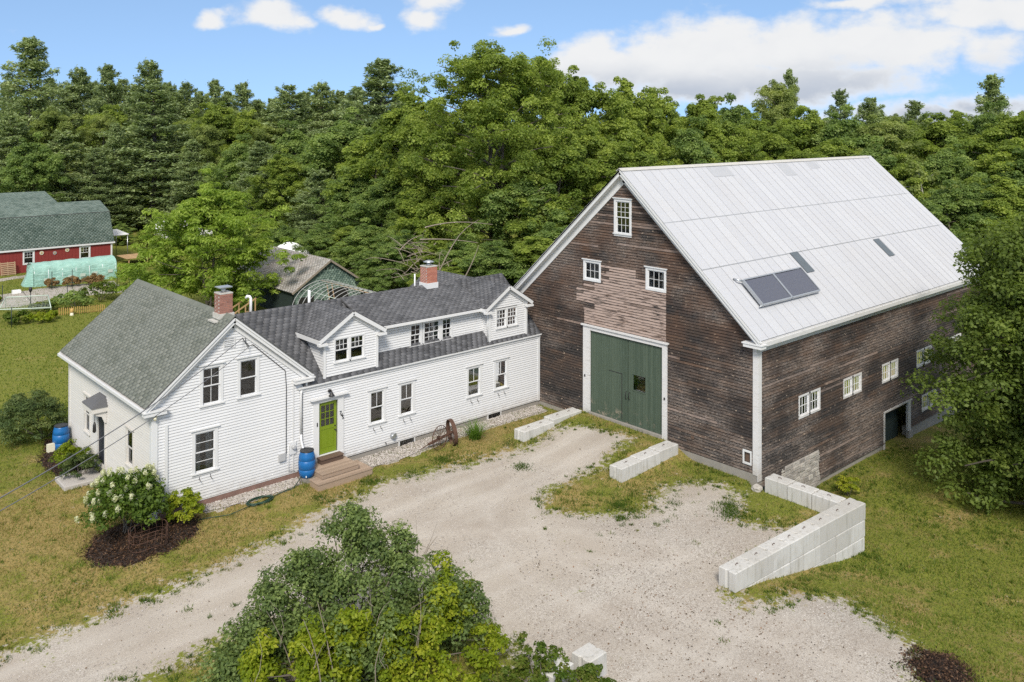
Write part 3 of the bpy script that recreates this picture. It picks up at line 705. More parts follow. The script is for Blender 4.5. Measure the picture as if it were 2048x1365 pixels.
def shingles(parent, P0, ud, sdv, poly, exp=0.14, tab=0.31, mat=None, name='shingles', thick=0.012):
    """asphalt tabs on the slope: origin P0, ud along the eave, sdv up the slope, poly in (u,s)"""
    P0 = np.array(P0, float); ud = np.array(ud, float); sdv = np.array(sdv, float); nn = np.cross(ud, sdv); nn /= np.linalg.norm(nn)
    if nn[2] < 0: nn = -nn
    poly = np.array(poly, float); s = poly[:, 1].min(); s1 = poly[:, 1].max(); V = []; T = []; row = 0
    while s < s1 - 0.02:
        se = min(s + exp, s1)
        def span(q):
            xs = []
            for a, b in zip(poly, np.roll(poly, -1, 0)):
                if (a[1] - q) * (b[1] - q) < 0: xs.append(a[0] + (b[0] - a[0]) * (q - a[1]) / (b[1] - a[1]))
            xs.sort(); return list(zip(xs[::2], xs[1::2]))
        for a, b in span((s + se) / 2):
            u = a - (tab * 0.5 if row % 2 else 0) - random.random() * .02
            while u < b:
                l, r = max(u + .004, a), min(u + tab - .004, b); u += tab
                if r - l < .02: continue
                j = random.uniform(-.006, .006); th = thick * random.uniform(.8, 1.35)
                q = []
                for uu, sv, h in ((l, s + j, 0), (r, s + j, 0), (r, se + .02, 0.0), (l, se + .02, 0.0), (l, s + j, th + .004), (r, s + j, th + .004), (r, se + .02, .003), (l, se + .02, .003)):
                    q.append(P0 + ud * uu + sdv * sv + nn * (h + 0.004))
                V.append(q); T.append(random.random())
        s += exp; row += 1
    n = len(V); V = np.array(V).reshape(-1, 3)
    base = np.array([(4, 5, 6, 7), (0, 1, 5, 4), (3, 0, 4, 7), (1, 2, 6, 5)]); Fq = (np.arange(n)[:, None, None] * 8 + base[None]).reshape(-1, 4)
    return new_obj(name, np_mesh(name, V, Fq, mat, np.repeat(T, 4)), parent, kind='stuff')
def slope(parent, name, A, B, C_, D_, mat, thick=0.1, exp=0.14, tab=0.31):
    """roof plane A-B along the eave, C_-D_ along the ridge (A,B,C,D round), slab plus shingles"""
    A, B, C_, D_ = map(Vector, (A, B, C_, D_)); ud = (B - A).normalized(); n = (B - A).cross(D_ - A).normalized()
    if n.z < 0: n = -n
    sdv = n.cross(ud)
    if sdv.z < 0: sdv = -sdv
    o = MB().slab([A, B, C_, D_], -n * thick).build(name, M['slab'], parent)
    pl = [((p - A).dot(ud), (p - A).dot(sdv)) for p in (A, B, C_, D_)]
    shingles(o, A, ud, sdv, pl, exp, tab, mat); return o
def brick_stack(parent, cx, cy, s, z0, z1, mat, name='brickwork'):
    m = MB(); z = z0; bl = 0.2; bh = 0.057; j = 0.01; k = 0; h = s / 2
    while z < z1 - .03:
        for side in range(4):
            n = max(2, round(s / (bl + j))); off = 0.5 if (k + side) % 2 else 0
            L = s / n; us = [-h + (i + off) * L for i in range(-1, n + 1)]
            for u in us:
                a, b = max(u + j / 2, -h), min(u + L - j / 2, h)
                if b - a < .03: continue
                pr = random.uniform(0, .006)
                if side == 0: m.box(cx + a, cx + b, cy - h - pr, cy - h + .05, z, z + bh, random.random())
                elif side == 1: m.box(cx + a, cx + b, cy + h - .05, cy + h + pr, z, z + bh, random.random())
                elif side == 2: m.box(cx - h - pr, cx - h + .05, cy + a + .052, cy + b - .052 if b == h else cy + b, z, z + bh, random.random()) if b - a > .12 else None
                else: m.box(cx + h - .05, cx + h + pr, cy + a + .052, cy + b - .052 if b == h else cy + b, z, z + bh, random.random()) if b - a > .12 else None
        z += bh + j; k += 1
    o = m.build(name, mat, parent); MB().box(cx - h + .008, cx + h - .008, cy - h + .008, cy + h - .008, z0 - .3, z1).build('mortar_core', M['mortar'], o); return o
# ------------------------------------------------------------------ farmhouse
FH = empty('farmhouse', (5, 0, -0.3), 'white clapboard farmhouse with grey-green main roof, dormered wing and lime green door', 'house')
FF = Frame((0, 0, 0), (1, 0, 0), (0, -1, 0)); FL = Frame((0, 0, 0), (0, 1, 0), (-1, 0, 0))
HW, HD, RZ, RX = 5.84, 9.79, 6.50, 2.92; SL = 0.834
rake = lambda z: (max(0.0, RX - (RZ - 0.17 - z) / SL), min(HW, RX + (RZ - 0.17 - z) / SL))
op_main = [(1.79, 2.45, 3.40, 4.72), (3.22, 3.88, 3.40, 4.74), (1.51, 2.25, 1.0, 2.42)]
w = wall(FH, 'gable_wall', FF, rake, 0, RZ - .17, op_main, M['sheathing'])
boards(w, FF, rake, 0.0, RZ - .2, 0.105, [(a - .05, b + .05, c - .05, d + .05) for a, b, c, d in op_main], M['white'], cap=90)
full = lambda a, b: (lambda z: (a, b))
op_left = [(1.90, 2.54, 1.05, 2.33), (6.95, 7.57, 0.95, 2.38), (5.0, 5.82, 0.22, 2.15)]
w = wall(FH, 'side_wall', FL, full(0.12, HD), 0, 3.9, op_left, M['sheathing'])
boards(w, FL, full(0.03, HD), 0, 3.62, 0.095, [(a - .05, b + .05, c - .05, d + .05) for a, b, c, d in op_left], M['white_old'], nb=.02, cap=60)
wall(FH, 'back_wall', Frame((0, HD, 0), (1, 0, 0), (0, 1, 0)), rake, 0, RZ - .17, [], M['white_old'])
wall(FH, 'right_wall', Frame((HW, 0, 0), (0, 1, 0), (1, 0, 0)), full(0.13, HD - .13), 0, 3.9, [], M['white_old'])
MB().box(0.1, HW - .1, .1, HD - .1, -.1, -.02).box(.1, HW - .1, .1, HD - .1, 2.75, 2.9).build('floor_slab', M['inside'], FH)
# wing
EX, EY = 18.86, 5.6; RIDGE_Y, RIDGE_Z = 2.8, 5.87; EAVE_Z = 3.24
op_wing = [(8.98, 9.62, 1.05, 2.35), (10.51, 11.14, 1.07, 2.36), (14.28, 14.97, 1.07, 2.34), (15.95, 16.64, 1.07, 2.35), (6.55, 7.37, 0.36, 2.42)]
w = wall(FH, 'wing_front_wall', FF, full(HW, EX), 0, 3.2, op_wing, M['sheathing'])
boards(w, FF, full(HW - .1, EX), 0, 3.08, 0.105, [(a - .05, b + .05, c - .05, d + .05) for a, b, c, d in op_wing[:4]] + [(6.28, 7.66, 0.1, 2.55)], M['white'], cap=85)
wall(FH, 'wing_back_wall', Frame((0, EY, 0), (1, 0, 0), (0, 1, 0)), full(HW, EX), 0, 3.2, [], M['white_old'])
wall(FH, 'wing_end_wall', Frame((EX - .01, 0, 0), (0, 1, 0), (1, 0, 0)), (lambda z: (0.13, EY - .13) if z < 3.2 else (0.13 + (z - 3.2) / .94, EY - .13 - (z - 3.2) / .94)), 0, 5.7, [], M['white_old'])
MB().box(HW + .15, EX - .2, .15, EY - .2, -.1, -.02).box(HW + .15, EX - .2, .15, EY - .2, 2.75, 2.85).build('floor_slab', M['inside'], FH)
# foundation
fd = MB(); fd.box(0.02, HW, -0.035 + .06, HD, -.8, -.004).box(HW, EX - .02, .025, EY - .05, -.8, -.004)
fd.build('foundation', M['conc_found'], FH)
MB().box(.05, HW - .1, -.02, .022, -.6, -.035).build('foundation_face', M['found_red'], FH)
for k, (a, b, c, d) in enumerate([(10.46, 11.22, -.30, -.02), (15.5, 16.26, -.27, -.02)]):
    bw = MB().box(a, b, -.03, .0, c, d, F=FF).box(a - .06, a, -.03, .03, c - .06, d, F=FF).box(b, b + .06, -.03, .03, c - .06, d, F=FF).box(a - .06, b + .06, -.03, .031, c - .06, c, F=FF).build('basement_window', M['trim'], FH)
    MB().box(a, b, .001, .006, c, d, F=FF).build('pane', M['glass'], bw)
    MB().box(a, b, .0002, .0008, c, d, F=FF).build('dark_opening', M['dark'], bw)
# windows of the house
for (a, b, c, d), g in zip(op_main, [((2, 2), (2, 1)), ((1, 1), (1, 1)), ((1, 2), (1, 2))]):
    window(FH, FF, a, b, c, d, g[0], g[1], brackets=(d < 3), cap=True, blind='curtain' if d < 3 else None)
for k, (a, b, c, d) in enumerate(op_wing[:4]): window(FH, FF, a, b, c, d, (2, 1), (1, 1), blind='half' if k > 1 else None)
window(FH, FL, 1.90, 2.54, 1.05, 2.33, (1, 1), (1, 1), brackets=False, mat='white_old', casing=.09); window(FH, FL, 6.95, 7.57, .95, 2.38, (1, 1), (1, 1), brackets=False, mat='white_old', casing=.09)
# corner boards, friezes and belt boards
MB().box(-.03, .17, 0, .045, -.22, 3.5, F=FF).build('corner_board', M['trim'], FH); MB().box(-.026, .15, 0, .04, -.2, 3.5, F=FL).build('corner_board', M['trim'], FH)
MB().box(HD - .15, HD + .02, 0, .04, -.2, 3.5, F=FL).build('corner_board', M['white_old'], FH); MB().box(EX - .14, EX, 0, .04, -.05, 3.1, F=FF).build('corner_board', M['trim'], FH)
MB().box(5.38, 5.42, .02, .045, 0, 3.5, F=FF).build('corner_bead', M['trim'], FH)
MB().box(HW - .2, EX + .02, 0, .05, 3.06, 3.2, F=FF).box(HW - .25, EX + .03, 0, .13, 3.2, 3.27, F=FF).build('eave_trim', M['trim'], FH)
MB().box(.1, 5.6, 0, .03, -.03, .0, F=FF).box(HW, EX - .1, 0, .03, -.03, 0, F=FF).build('water_table', M['trim'], FH)
# main roof
yo0, yo1 = -.22, HD + .2; xe0, xe1 = -.33, HW + .33; ze = RZ - (RX - xe0) * SL
slope(FH, 'main_roof', (xe0, yo1, ze), (xe0, yo0, ze), (RX, yo0, RZ), (RX, yo1, RZ), M['sh_green'])
slope(FH, 'main_roof', (xe1, yo0, ze), (xe1, yo1, ze), (RX, yo1, RZ), (RX, yo0, RZ), M['sh_green'])
rc = MB()
for k in range(34):
    y = yo0 + (yo1 - yo0) * k / 34; y2 = y + .32
    for s in (-1, 1): rc.hexa([(RX, y, RZ + .012), (RX + s * .17, y, RZ - .13), (RX + s * .17, y2, RZ - .132), (RX, y2, RZ + .01), (RX, y, RZ + .032), (RX + s * .172, y, RZ - .112), (RX + s * .172, y2, RZ - .118), (RX, y2, RZ + .026)], random.random() * .4)
rc.build('ridge_cap', M['sh_green'], FH)
for s in (-1, 1):
    e = (RX + s * (RX - xe0)); r_ = MB()
    r_.beam((e, yo0 + .02, ze - .16), (RX, yo0 + .02, RZ - .16), .04, .17); r_.beam((e - s * .02, yo0 - .012, ze - .09), (RX, yo0 - .012, RZ - .09), .05, .06)
    r_.beam((e - s * .25, -.035, ze - .16), (RX, -.035, RZ - .37), .05, .16)
    r_.build('rake_board', M['trim'], FH)
    MB().slab([(e, yo0 + .04, ze - .2), (RX, yo0 + .04, RZ - .2), (RX, .0, RZ - .2), (e, .0, ze - .2)], (0, 0, -.02)).build('rake_soffit', M['trim'], FH)
    MB().beam((e, yo1, ze - .14), (RX, yo1, RZ - .14), .03, .16).build('rake_board', M['trim'], FH)
# eaves, gutters, cornice returns
MB().box(-.30, .0, yo0 + .05, yo1 - .02, ze - .26, ze - .2).box(-.31, -.27, yo0 + .05, yo1 - .02, ze - .26, ze - .06).box(-.1, -.001, .1, HD, ze - .46, ze - .262).build('eave_cornice', M['white_old'], FH)
def gutter(pts, parent, name='gutter'):
    m = MB()
    for (a, b) in zip(pts[:-1], pts[1:]): m.beam(a, b, .11, .1)
    return m.build(name, M['vinyl'], parent)
gutter([(-.39, yo0 + .1, ze - .1), (-.39, yo1 - .05, ze - .12)], FH)
MB().box(-.36, .42, -.25, -.002, 3.47, 3.60).box(-.4, .45, -.28, -.002, 3.602, 3.65).build('cornice_return', M['trim'], FH)
MB().box(HW - .45, HW + .36, -.25, -.002, 3.47, 3.60).box(HW - .48, HW + .4, -.28, -.002, 3.602, 3.65).build('cornice_return', M['trim'], FH)
MB().tube([(5.95, -.09, 3.47), (5.95, -.09, 3.28)], .045, 8).build('downspout', M['vinyl'], FH)
MB().tube([(5.72, -.10, 3.15), (5.72, -.07, 3.0), (5.72, -.07, 1.4)], .045, 8).tube([(5.72, -.07, 1.42), (5.72, -.09, 1.2), (5.72, -.2, .95), (5.75, -.35, .78)], .05, 8).build('downspout', M['vinyl'], FH)
MB().box(.42, .52, .02, .06, 0.1, 3.0, F=FF).build('conduit', M['trim'], FH)
# wing roof
wy0 = -.13; wz0 = EAVE_Z + .03; ksl = (RIDGE_Z - wz0) / (RIDGE_Y - wy0)
slope(FH, 'wing_roof', (5.88, wy0, wz0), (EX, wy0, wz0), (EX, RIDGE_Y, RIDGE_Z), (3.55, RIDGE_Y, RIDGE_Z), M['sh_dark'])
slope(FH, 'wing_roof', (EX, EY + .15, 3.2), (3.55, EY + .15, 3.2), (3.55, RIDGE_Y, RIDGE_Z), (EX, RIDGE_Y, RIDGE_Z), M['sh_dark'])
roofz = lambda y: wz0 + (y - wy0) * ksl
def dormer(xa, xb, tipL, tipR, pz, win, back=2.8):
    cx = (tipL + tipR) / 2; tz = 5.0; k = (pz - tz) / (cx - tipL); wt = pz - .1
    rk = lambda z: (max(xa, cx - (wt - z) / k), min(xb, cx + (wt - z) / k))
    op = [win]
    Fd = Frame((0, 0.02, 0), (1, 0, 0), (0, -1, 0))
    ww = wall(FH, 'dormer_wall', Fd, rk, 3.3, wt, op, M['sheathing'], .08)
    boards(ww, Fd, rk, 3.3, wt - .05, .105, [(a - .05, b + .05, c - .05, d + .05) for a, b, c, d in op], M['white'], cap=18)
    for xs, nx in ((xa, -1), (xb, 1)):
        Fs = Frame((xs, 0, 0), (0, 1, 0), (nx, 0, 0)); rs = lambda z: (0.04, max(.05, (z - wz0) / ksl + wy0 + .3))
        wc = wall(FH, 'dormer_cheek', Fs, rs, 3.3, tz - .02, [], M['sheathing'], .06)
        boards(wc, Fs, rs, 3.3, tz - .05, .105, [], M['white'], nb=.02, cap=6)
        MB().box(xs - .05 if nx < 0 else xs - .06, xs + .06 if nx < 0 else xs + .05, -.03, .03, 3.28, tz - .1).build('corner_board', M['trim'], FH)
    # roof
    slope(FH, 'dormer_roof', (tipL, back, tz), (tipL, -.2, tz), (cx, -.2, pz), (cx, back, pz), M['sh_dark'], .06)
    slope(FH, 'dormer_roof', (tipR, -.2, tz), (tipR, back, tz), (cx, back, pz), (cx, -.2, pz), M['sh_dark'], .06)
    t = MB()
    for tp, s in ((tipL, 1), (tipR, -1)):
        t.beam((tp - s * .005, -.19, tz - .1), (cx, -.19, pz - .1), .04, .15); t.beam((tp + s * .2, -.02, tz - .11), (cx, -.02, pz - .25), .05, .12)
        t.slab([(tp, -.17, tz - .12), (cx, -.17, pz - .12), (cx, .0, pz - .12), (tp, .0, tz - .12)], (0, 0, -.015))
    t.build('rake_board', M['trim'], FH)
    MB().box(tipL - .02, tipL + .03, -.17, 1.8, tz - .19, tz - .02).box(tipL + .03, xa, -.17, 1.8, tz - .19, tz - .16).build('cornice', M['trim'], FH)
    MB().box(tipL - .03, tipL + .36, -.24, -.02, tz - .26, tz - .165).build('cornice_return', M['trim'], FH); MB().box(tipR - .36, tipR + .03, -.24, -.02, tz - .26, tz - .165).build('cornice_return', M['trim'], FH)
    a, b, z0, z1 = win; mid = (a + b) / 2
    return Fd
Fd = dormer(6.79, 9.30, 6.47, 9.62, 5.97, (7.29, 8.64, 3.95, 4.86))
for a, b in ((7.29, 7.91), (8.02, 8.64)): window(FH, Fd, a, b, 3.95, 4.86, (3, 2), (1, 1), casing=.055, cap=False, brackets=False, sill=True)
Fd = dormer(15.58, 17.95, 15.22, 18.2, 5.94, (16.03, 17.32, 3.95, 4.79))
for a, b in ((16.03, 16.62), (16.73, 17.32)): window(FH, Fd, a, b, 3.95, 4.79, (3, 2), (3, 2), casing=.055, cap=False, brackets=False, sill=True)
# shed dormer between them
Fs = Frame((0, 0.5, 0), (1, 0, 0), (0, -1, 0)); op_s = [(11.39, 13.66, 3.80, 4.74)]
w = wall(FH, 'shed_dormer_wall', Fs, full(9.3, 15.6), 3.6, 4.92, op_s, M['sheathing'], .08)
boards(w, Fs, full(9.3, 15.6), 3.68, 4.9, .105, [(11.3, 13.75, 3.7, 4.8)], M['white'], cap=14)
for a, b, g in ((11.39, 11.93, 2), (12.13, 12.98, 3), (13.16, 13.66, 2)): window(FH, Fs, a, b, 3.80, 4.72, (g, 2), (g, 2), casing=.085, cap=False, brackets=False, sill=True)
slope(FH, 'shed_dormer_roof', (9.2, .22, 4.99), (15.7, .22, 4.99), (15.7, RIDGE_Y, RIDGE_Z + .015), (9.2, RIDGE_Y, RIDGE_Z + .015), M['sh_dark'], .06)
MB().box(9.45, 15.4, .25, .29, 4.83, 4.93).box(9.45, 15.4, .29, .5, 4.83, 4.86).build('fascia', M['trim'], FH)
gutter([(9.66, .19, 4.93), (15.32, .19, 4.9)], FH)
MB().tube([(15.34, .19, 4.86), (15.48, .1, 4.78), (15.5, .06, 4.6), (15.5, .02, 3.4)], .035, 8).build('downspout', M['vinyl'], FH)
# rear cross gable
for s in (-1, 1):
    A = (16.71 + s * 1.5, 6.2, 4.98); B = (16.71 + s * 1.5, 2.6, 4.98); C_ = (16.71, 2.6, 5.93); D_ = (16.71, 6.2, 5.93)
    slope(FH, 'rear_roof', *((A, B, C_, D_) if s < 0 else (B, A, D_, C_)), M['sh_dark'], .06)
MB().slab([(15.4, 6.0, 3), (18.0, 6.0, 3), (18.0, 6.0, 5.05), (16.71, 6.0, 5.88), (15.4, 6.0, 5.05)], (0, -3, 0)).build('rear_dormer', M['white_old'], FH)
# wall next to the wing roof under the main eave
# chimneys
c1 = brick_stack(FH, 2.92, .78, .50, 6.35, 7.22, M['brick'], 'chimney')
MB().slab([(2.62, .48, 6.30), (3.22, .48, 6.30), (3.22, 1.08, 6.30), (2.62, 1.08, 6.30)], (0, 0, .2)).box(2.42, 2.66, .47, 1.05, 6.2, 6.26).build('flashing', M['flash'], c1)
MB().box(2.66, 3.18, .52, 1.04, 7.221, 7.26).build('chimney_cap', M['flash'], c1)
MB().lathe((2.92, .78, 7.26), [(.09, 0), (.09, .16)], 12).build('flue', M['galv'], c1); MB().box(2.66, 3.18, .56, 1.0, 7.44, 7.475).build('rain_cap', M['galv'], c1)
c2 = brick_stack(FH, 14.05, 2.72, .58, 5.85, 6.78, M['brick2'], 'chimney')
MB().box(13.72, 14.38, 2.39, 3.05, 5.6, 6.02).build('flashing', M['vinyl'], c2); MB().box(13.74, 14.36, 2.41, 3.03, 6.781, 6.82).build('chimney_cap', M['flash'], c2)
MB().lathe((14.05, 2.72, 6.82), [(.1, 0), (.1, .12)], 12).lathe((14.05, 2.72, 6.98), [(.26, 0), (.27, .03), (.05, .1)], 16).build('flue', M['galv'], c2)
for (x, y, z0, z1, bend) in ((5.17, 3.2, 5.3, 6.36, 1), (7.89, 3.2, 5.3, 6.34, 0), (13.5, 3.1, 5.4, 6.42, 0)):
    pts = [(x, y, z0), (x, y, z1)] + ([(x - .03, y + .03, z1 + .06), (x - .1, y + .1, z1 + .08), (x - .14, y + .14, z1)] if bend else [])
    MB().tube(pts, .06 if x < 13 else .035, 10).build('vent_pipe', M['pvc'], FH)
# gable vent and service entrance
v = MB().box(2.56, 3.02, 0, .04, 5.31, 5.35, F=FF).box(2.56, 3.02, 0, .04, 5.70, 5.74, F=FF).box(2.56, 2.6, 0, .04, 5.35, 5.7, F=FF).box(2.98, 3.02, 0, .04, 5.35, 5.7, F=FF).build('gable_vent', M['trim'], FH)
for k in range(5): MB().beam(FF(2.6, .03, 5.40 + k * .066), FF(2.98, .03, 5.40 + k * .066), .012, .05, up=(0, -.7, .7)).build('slat', M['trim'], v)
MB().tube([(3.28, -.06, 5.62), (3.35, -.09, 5.5), (3.54, -.1, 5.28), (3.7, -.06, 5.3), (5.05, -.04, 4.05), (5.1, -.04, 3.4), (5.1, -.04, .8)], .014, 5).tube([(3.4, -.06, 5.6), (3.38, -.12, 5.4), (3.5, -.12, 5.24)], .012, 5).build('service_cable', M['wire'], FH)
MB().box(5.25, 5.52, 0, .06, .72, 1.2, F=FF).build('meter_board', M['trim'], FH)
MB().lathe((5.4, -.06, 1.0), [(.085, 0), (.085, -.06), (.065, -.1)], 14, axis='Y').build('electric_meter', M['meter'], FH)
MB().box(4.78, 5.04, .02, .11, .58, .86, F=FF).build('junction_box', M['meter'], FH); MB().tube([(5.2, -.04, 1.1), (5.2, -.05, .1), (5.45, -.05, .06)], .012, 5).build('conduit', M['vinyl'], FH)
MB().box(.0, .14, .04, .12, 3.38, 3.5, F=FF).tube([FF(.07, .1, 3.4), FF(.02, .2, 3.32)], .05, 8).build('floodlight', M['cream'], FH)
# door surround, lime door
s = MB().box(6.28, 6.53, 0, .06, .06, 2.45, F=FF).box(7.39, 7.66, 0, .06, .06, 2.45, F=FF).box(6.26, 7.68, 0, .065, 2.452, 2.62, F=FF).box(6.12, 7.82, 0, .20, 2.63, 2.70, F=FF).box(6.2, 7.74, 0, .12, 2.58, 2.628, F=FF)
s.box(6.25, 6.56, .0, .085, .06, .32, F=FF).box(7.36, 7.69, .0, .085, .06, .32, F=FF).box(6.53, 7.39, -.1, .10, .26, .345, F=FF)
ds = s.build('door_surround', M['trim'], FH)
dr = MB(); n = -.03
dr.box(6.55, 6.66, n - .04, n, .36, 2.42, F=FF).box(7.26, 7.37, n - .04, n, .36, 2.42, F=FF).box(6.66, 7.26, n - .04, n, .36, .54, F=FF).box(6.66, 7.26, n - .04, n, 2.3, 2.42, F=FF).box(6.66, 7.26, n - .04, n, 1.32, 1.46, F=FF)
dr.box(6.66, 7.26, n - .04, n - .016, .54, 1.32, F=FF)
for a, b in ((6.70, 6.93), (6.99, 7.22)): dr.box(a, b, n - .02, n - .006, .58, 1.28, F=FF)
for k in (1, 2):
    u = 6.66 + .6 * k / 3; dr.box(u - .011, u + .011, n - .03, n - .004, 1.46, 2.3, F=FF); z = 1.46 + .84 * k / 3; dr.box(6.66, 7.26, n - .029, n - .005, z - .011, z + .011, F=FF)
dr = dr.build('door', M['lime'], FH, label='lime green front door with nine panes')
for i in range(3):
    for j in range(3): MB().box(6.66 + .2 * i + .011, 6.86 + .2 * i - .011, n - .022, n - .018, 1.46 + .28 * j + .011, 1.74 + .28 * j - .011, F=FF).build('pane', M['glass'], dr)
MB().lathe(FF(7.30, n, 1.22), [(.028, 0), (.015, -.03), (.032, -.05), (.02, -.075)], 10, axis='Y').lathe(FF(7.30, n, 1.38), [(.03, 0), (.028, -.02)], 10, axis='Y').build('handle', M['dark'], dr)
MB().box(6.42, 6.46, .06, .08, 1.55, 1.7, F=FF).build('doorbell', M['dark'], FH)
MB().lathe(FF(7.0, .03, 2.86), [(.07, 0), (.07, -.03), (.05, -.06)], 10, axis='Y').tube([FF(7.0, .06, 2.88), FF(7.0, .16, 2.94), FF(7.0, .22, 2.86)], .02, 6).lathe(FF(7.0, .22, 2.70), [(.13, 0), (.1, .04), (.05, .13), (.03, .18)], 14).build('barn_light', M['dark'], FH)
for ch, dx, dz in (('7', 0, .10), ('4', .055, 0.0), ('5', .11, -.10)):
    cu = bpy.data.curves.new('number_font', 'FONT'); cu.body = ch; cu.size = .21; cu.extrude = .006; cu.materials.append(M['dark'])
    tmp = bpy.data.objects.new('number_font', cu); nm_ = bpy.data.meshes.new_from_object(tmp); bpy.data.objects.remove(tmp); o = bpy.data.objects.new('house_number', nm_); link(o, FH); o.rotation_euler = (math.pi / 2, 0, 0); o.location = (7.45 + dx, -.075, 1.70 + dz)
MB().lathe((10.05, -.03, .32), [(.1, 0), (.11, -.08), (.09, -.16)], 10, axis='Y').box(9.98, 10.2, .1, .16, .3, .42, F=FF).build('wall_vent', M['galv'], FH)
MB().tube([FF(9.72, .02, .08), FF(9.72, .06, .1), FF(9.72, .1, .05)], .02, 6).build('spigot', M['dark'], FH)
# side entry with hood
MB().box(4.9, 5.0, 0, .05, .1, 2.25, F=FL).box(5.82, 5.92, 0, .05, .1, 2.25, F=FL).box(4.9, 5.92, 0, .05, 2.15, 2.3, F=FL).build('door_surround', M['white_old'], FH)
sdr = MB().box(5.0, 5.82, -.05, -.01, .22, 2.15, F=FL).box(5.1, 5.72, -.011, .0, .4, 1.05, F=FL).box(5.1, 5.72, -.011, .0, 1.2, 2.0, F=FL).build('side_door', M['navy'], FH)
hd = MB(); hz = 2.62
hd.hexa([(-.62, 4.68, hz), (-.62, 5.9, hz), (0, 5.9, hz), (0, 4.68, hz), (-.6, 4.72, hz + .05), (-.6, 5.86, hz + .05), (-.0, 5.7, hz + .33), (-.0, 4.9, hz + .33)])
hood = hd.build('entry_hood', M['sh_dark'], FH); MB().box(-.6, 0, 4.72, 5.86, 2.42, 2.615).build('hood_cornice', M['white_old'], hood)
for y in (4.8, 5.72): MB().slab([(-.5, y, 2.4), (-.02, y, 2.4), (-.02, y, 1.95), (-.1, y, 1.97), (-.2, y, 2.22), (-.42, y, 2.3)], (0, .07, 0)).build('hood_bracket', M['white_old'], hood)
MB().tube([(-.5, 4.7, 2.4), (-.5, 4.7, 2.1)], .008, 4).lathe((-.5, 4.7, 1.7), [(.03, 0), (.07, .05), (.06, .3), (.03, .4)], 8).build('hanging_lantern', M['dark'], hood)
# ------------------------------------------------------------------ barn
BX, BY0, BY1, BL = 18.9, -12.25, 1.35, 42.1
BN = empty('barn', (30, -5.5, -0.5), 'large weathered brown clapboard barn with pale metal roof and green doors', 'barn')
FG = Frame((BX, 0, 0), (0, 1, 0), (-1, 0, 0)); FS = Frame((0, BY0, 0), (1, 0, 0), (0, -1, 0))
PY, PZ, EZ = -5.45, 11.62, 5.25; KB = (PZ - EZ) / (PY - (BY0 - .32))
grk = lambda z: (max(BY0, PY - (PZ - .25 - z) / KB), min(BY1, PY + (PZ - .25 - z) / KB))
op_g = [(-5.74, -4.95, 8.72, 10.16), (-3.93, -3.05, 6.42, 7.18), (-7.68, -6.78, 6.5, 7.28), (-7.61, -3.4, 0.2, 4.0), (-11.93, -11.65, .28, .68)]
w = wall(BN, 'gable_wall', FG, grk, -.1, PZ - .25, op_g, M['deepgreen'])
LEFTE = {}
def patch_l(z):   # ragged left end of the newer boards, straight cut on the right
    k = round(z / .125)
    if k not in LEFTE: LEFTE[k] = (-3.0 if z < 4.9 else -2.95 + random.choice((0, .0, -.35, .45, -.7)) if z < 6.3 else -4.35 + random.choice((0, -.2, .2)))
    return LEFTE[k]
patch_r = lambda z: -7.78 if z < 6.35 else -6.1 - .4 * (z < 6.8)
patchf = lambda z: (patch_r(z), patch_l(z)) if 4.25 < z < 7.1 else ()
def palef(z, u):
    if 4.25 < z < 7.1 and patch_r(z) - .01 < u < patch_l(z) + .01: return 1.0 if random.random() > .06 else .5
    return 0.4 if random.random() < .07 else 0.0
boards(w, FG, grk, -.1, PZ - .3, .125, [(a - .06, b + .06, c - .06, d + .06) for a, b, c, d in op_g], M['barn'], nb=.032, nt=.004, gap=.026, split=(1.6, 4.2), extra=palef, cap=190, patch=patchf)
op_s = [(22.05, 23.67, 1.48, 2.28), (25.92, 27.48, 1.5, 2.2), (29.76, 31.3, 1.42, 2.14), (33.6, 35.3, 1.42, 2.12), (34.24, 35.93, -.93, -.28), (37.6, 39.2, 1.42, 2.1)]
opening = (29.95, 32.8, -2.2, -.14)
zbot = -1.53
w = wall(BN, 'side_wall', FS, full(BX + .12, BL), -2.2, 5.2, op_s + [opening], M['deepgreen'])
boards(w, FS, full(BX, BL), zbot, 5.1, .125, [(a - .06, b + .06, c - .06, d + .06) for a, b, c, d in op_s] + [opening, (BX - .1, 23.72, -3, -.28)], M['barn'], nb=.032, nt=.004, gap=.026, split=(3.4, 6.5), cap=110, extra=lambda z, u: .35 if random.random() < .1 else 0.0)
boards(w, FS, full(BX, 20.9), -.66, -.28, .125, [], M['barn'], nb=.032, nt=.004, gap=.026, split=(1, 2))
wall(BN, 'far_gable_wall', Frame((BL, 0, 0), (0, 1, 0), (1, 0, 0)), lambda z: (grk(z)[0] + .13, grk(z)[1] - .13) if z < 11 else grk(z), -2.2, PZ - .25, [], M['barn'])
wall(BN, 'back_side_wall', Frame((0, BY1, 0), (1, 0, 0), (0, 1, 0)), full(BX + .13, BL), -1, 5.2, [], M['barn'])
MB().box(BX + .1, BL - .1, BY0 + .1, BY1 - .1, -.3, -.15).build('floor_slab', M['crate'], BN)
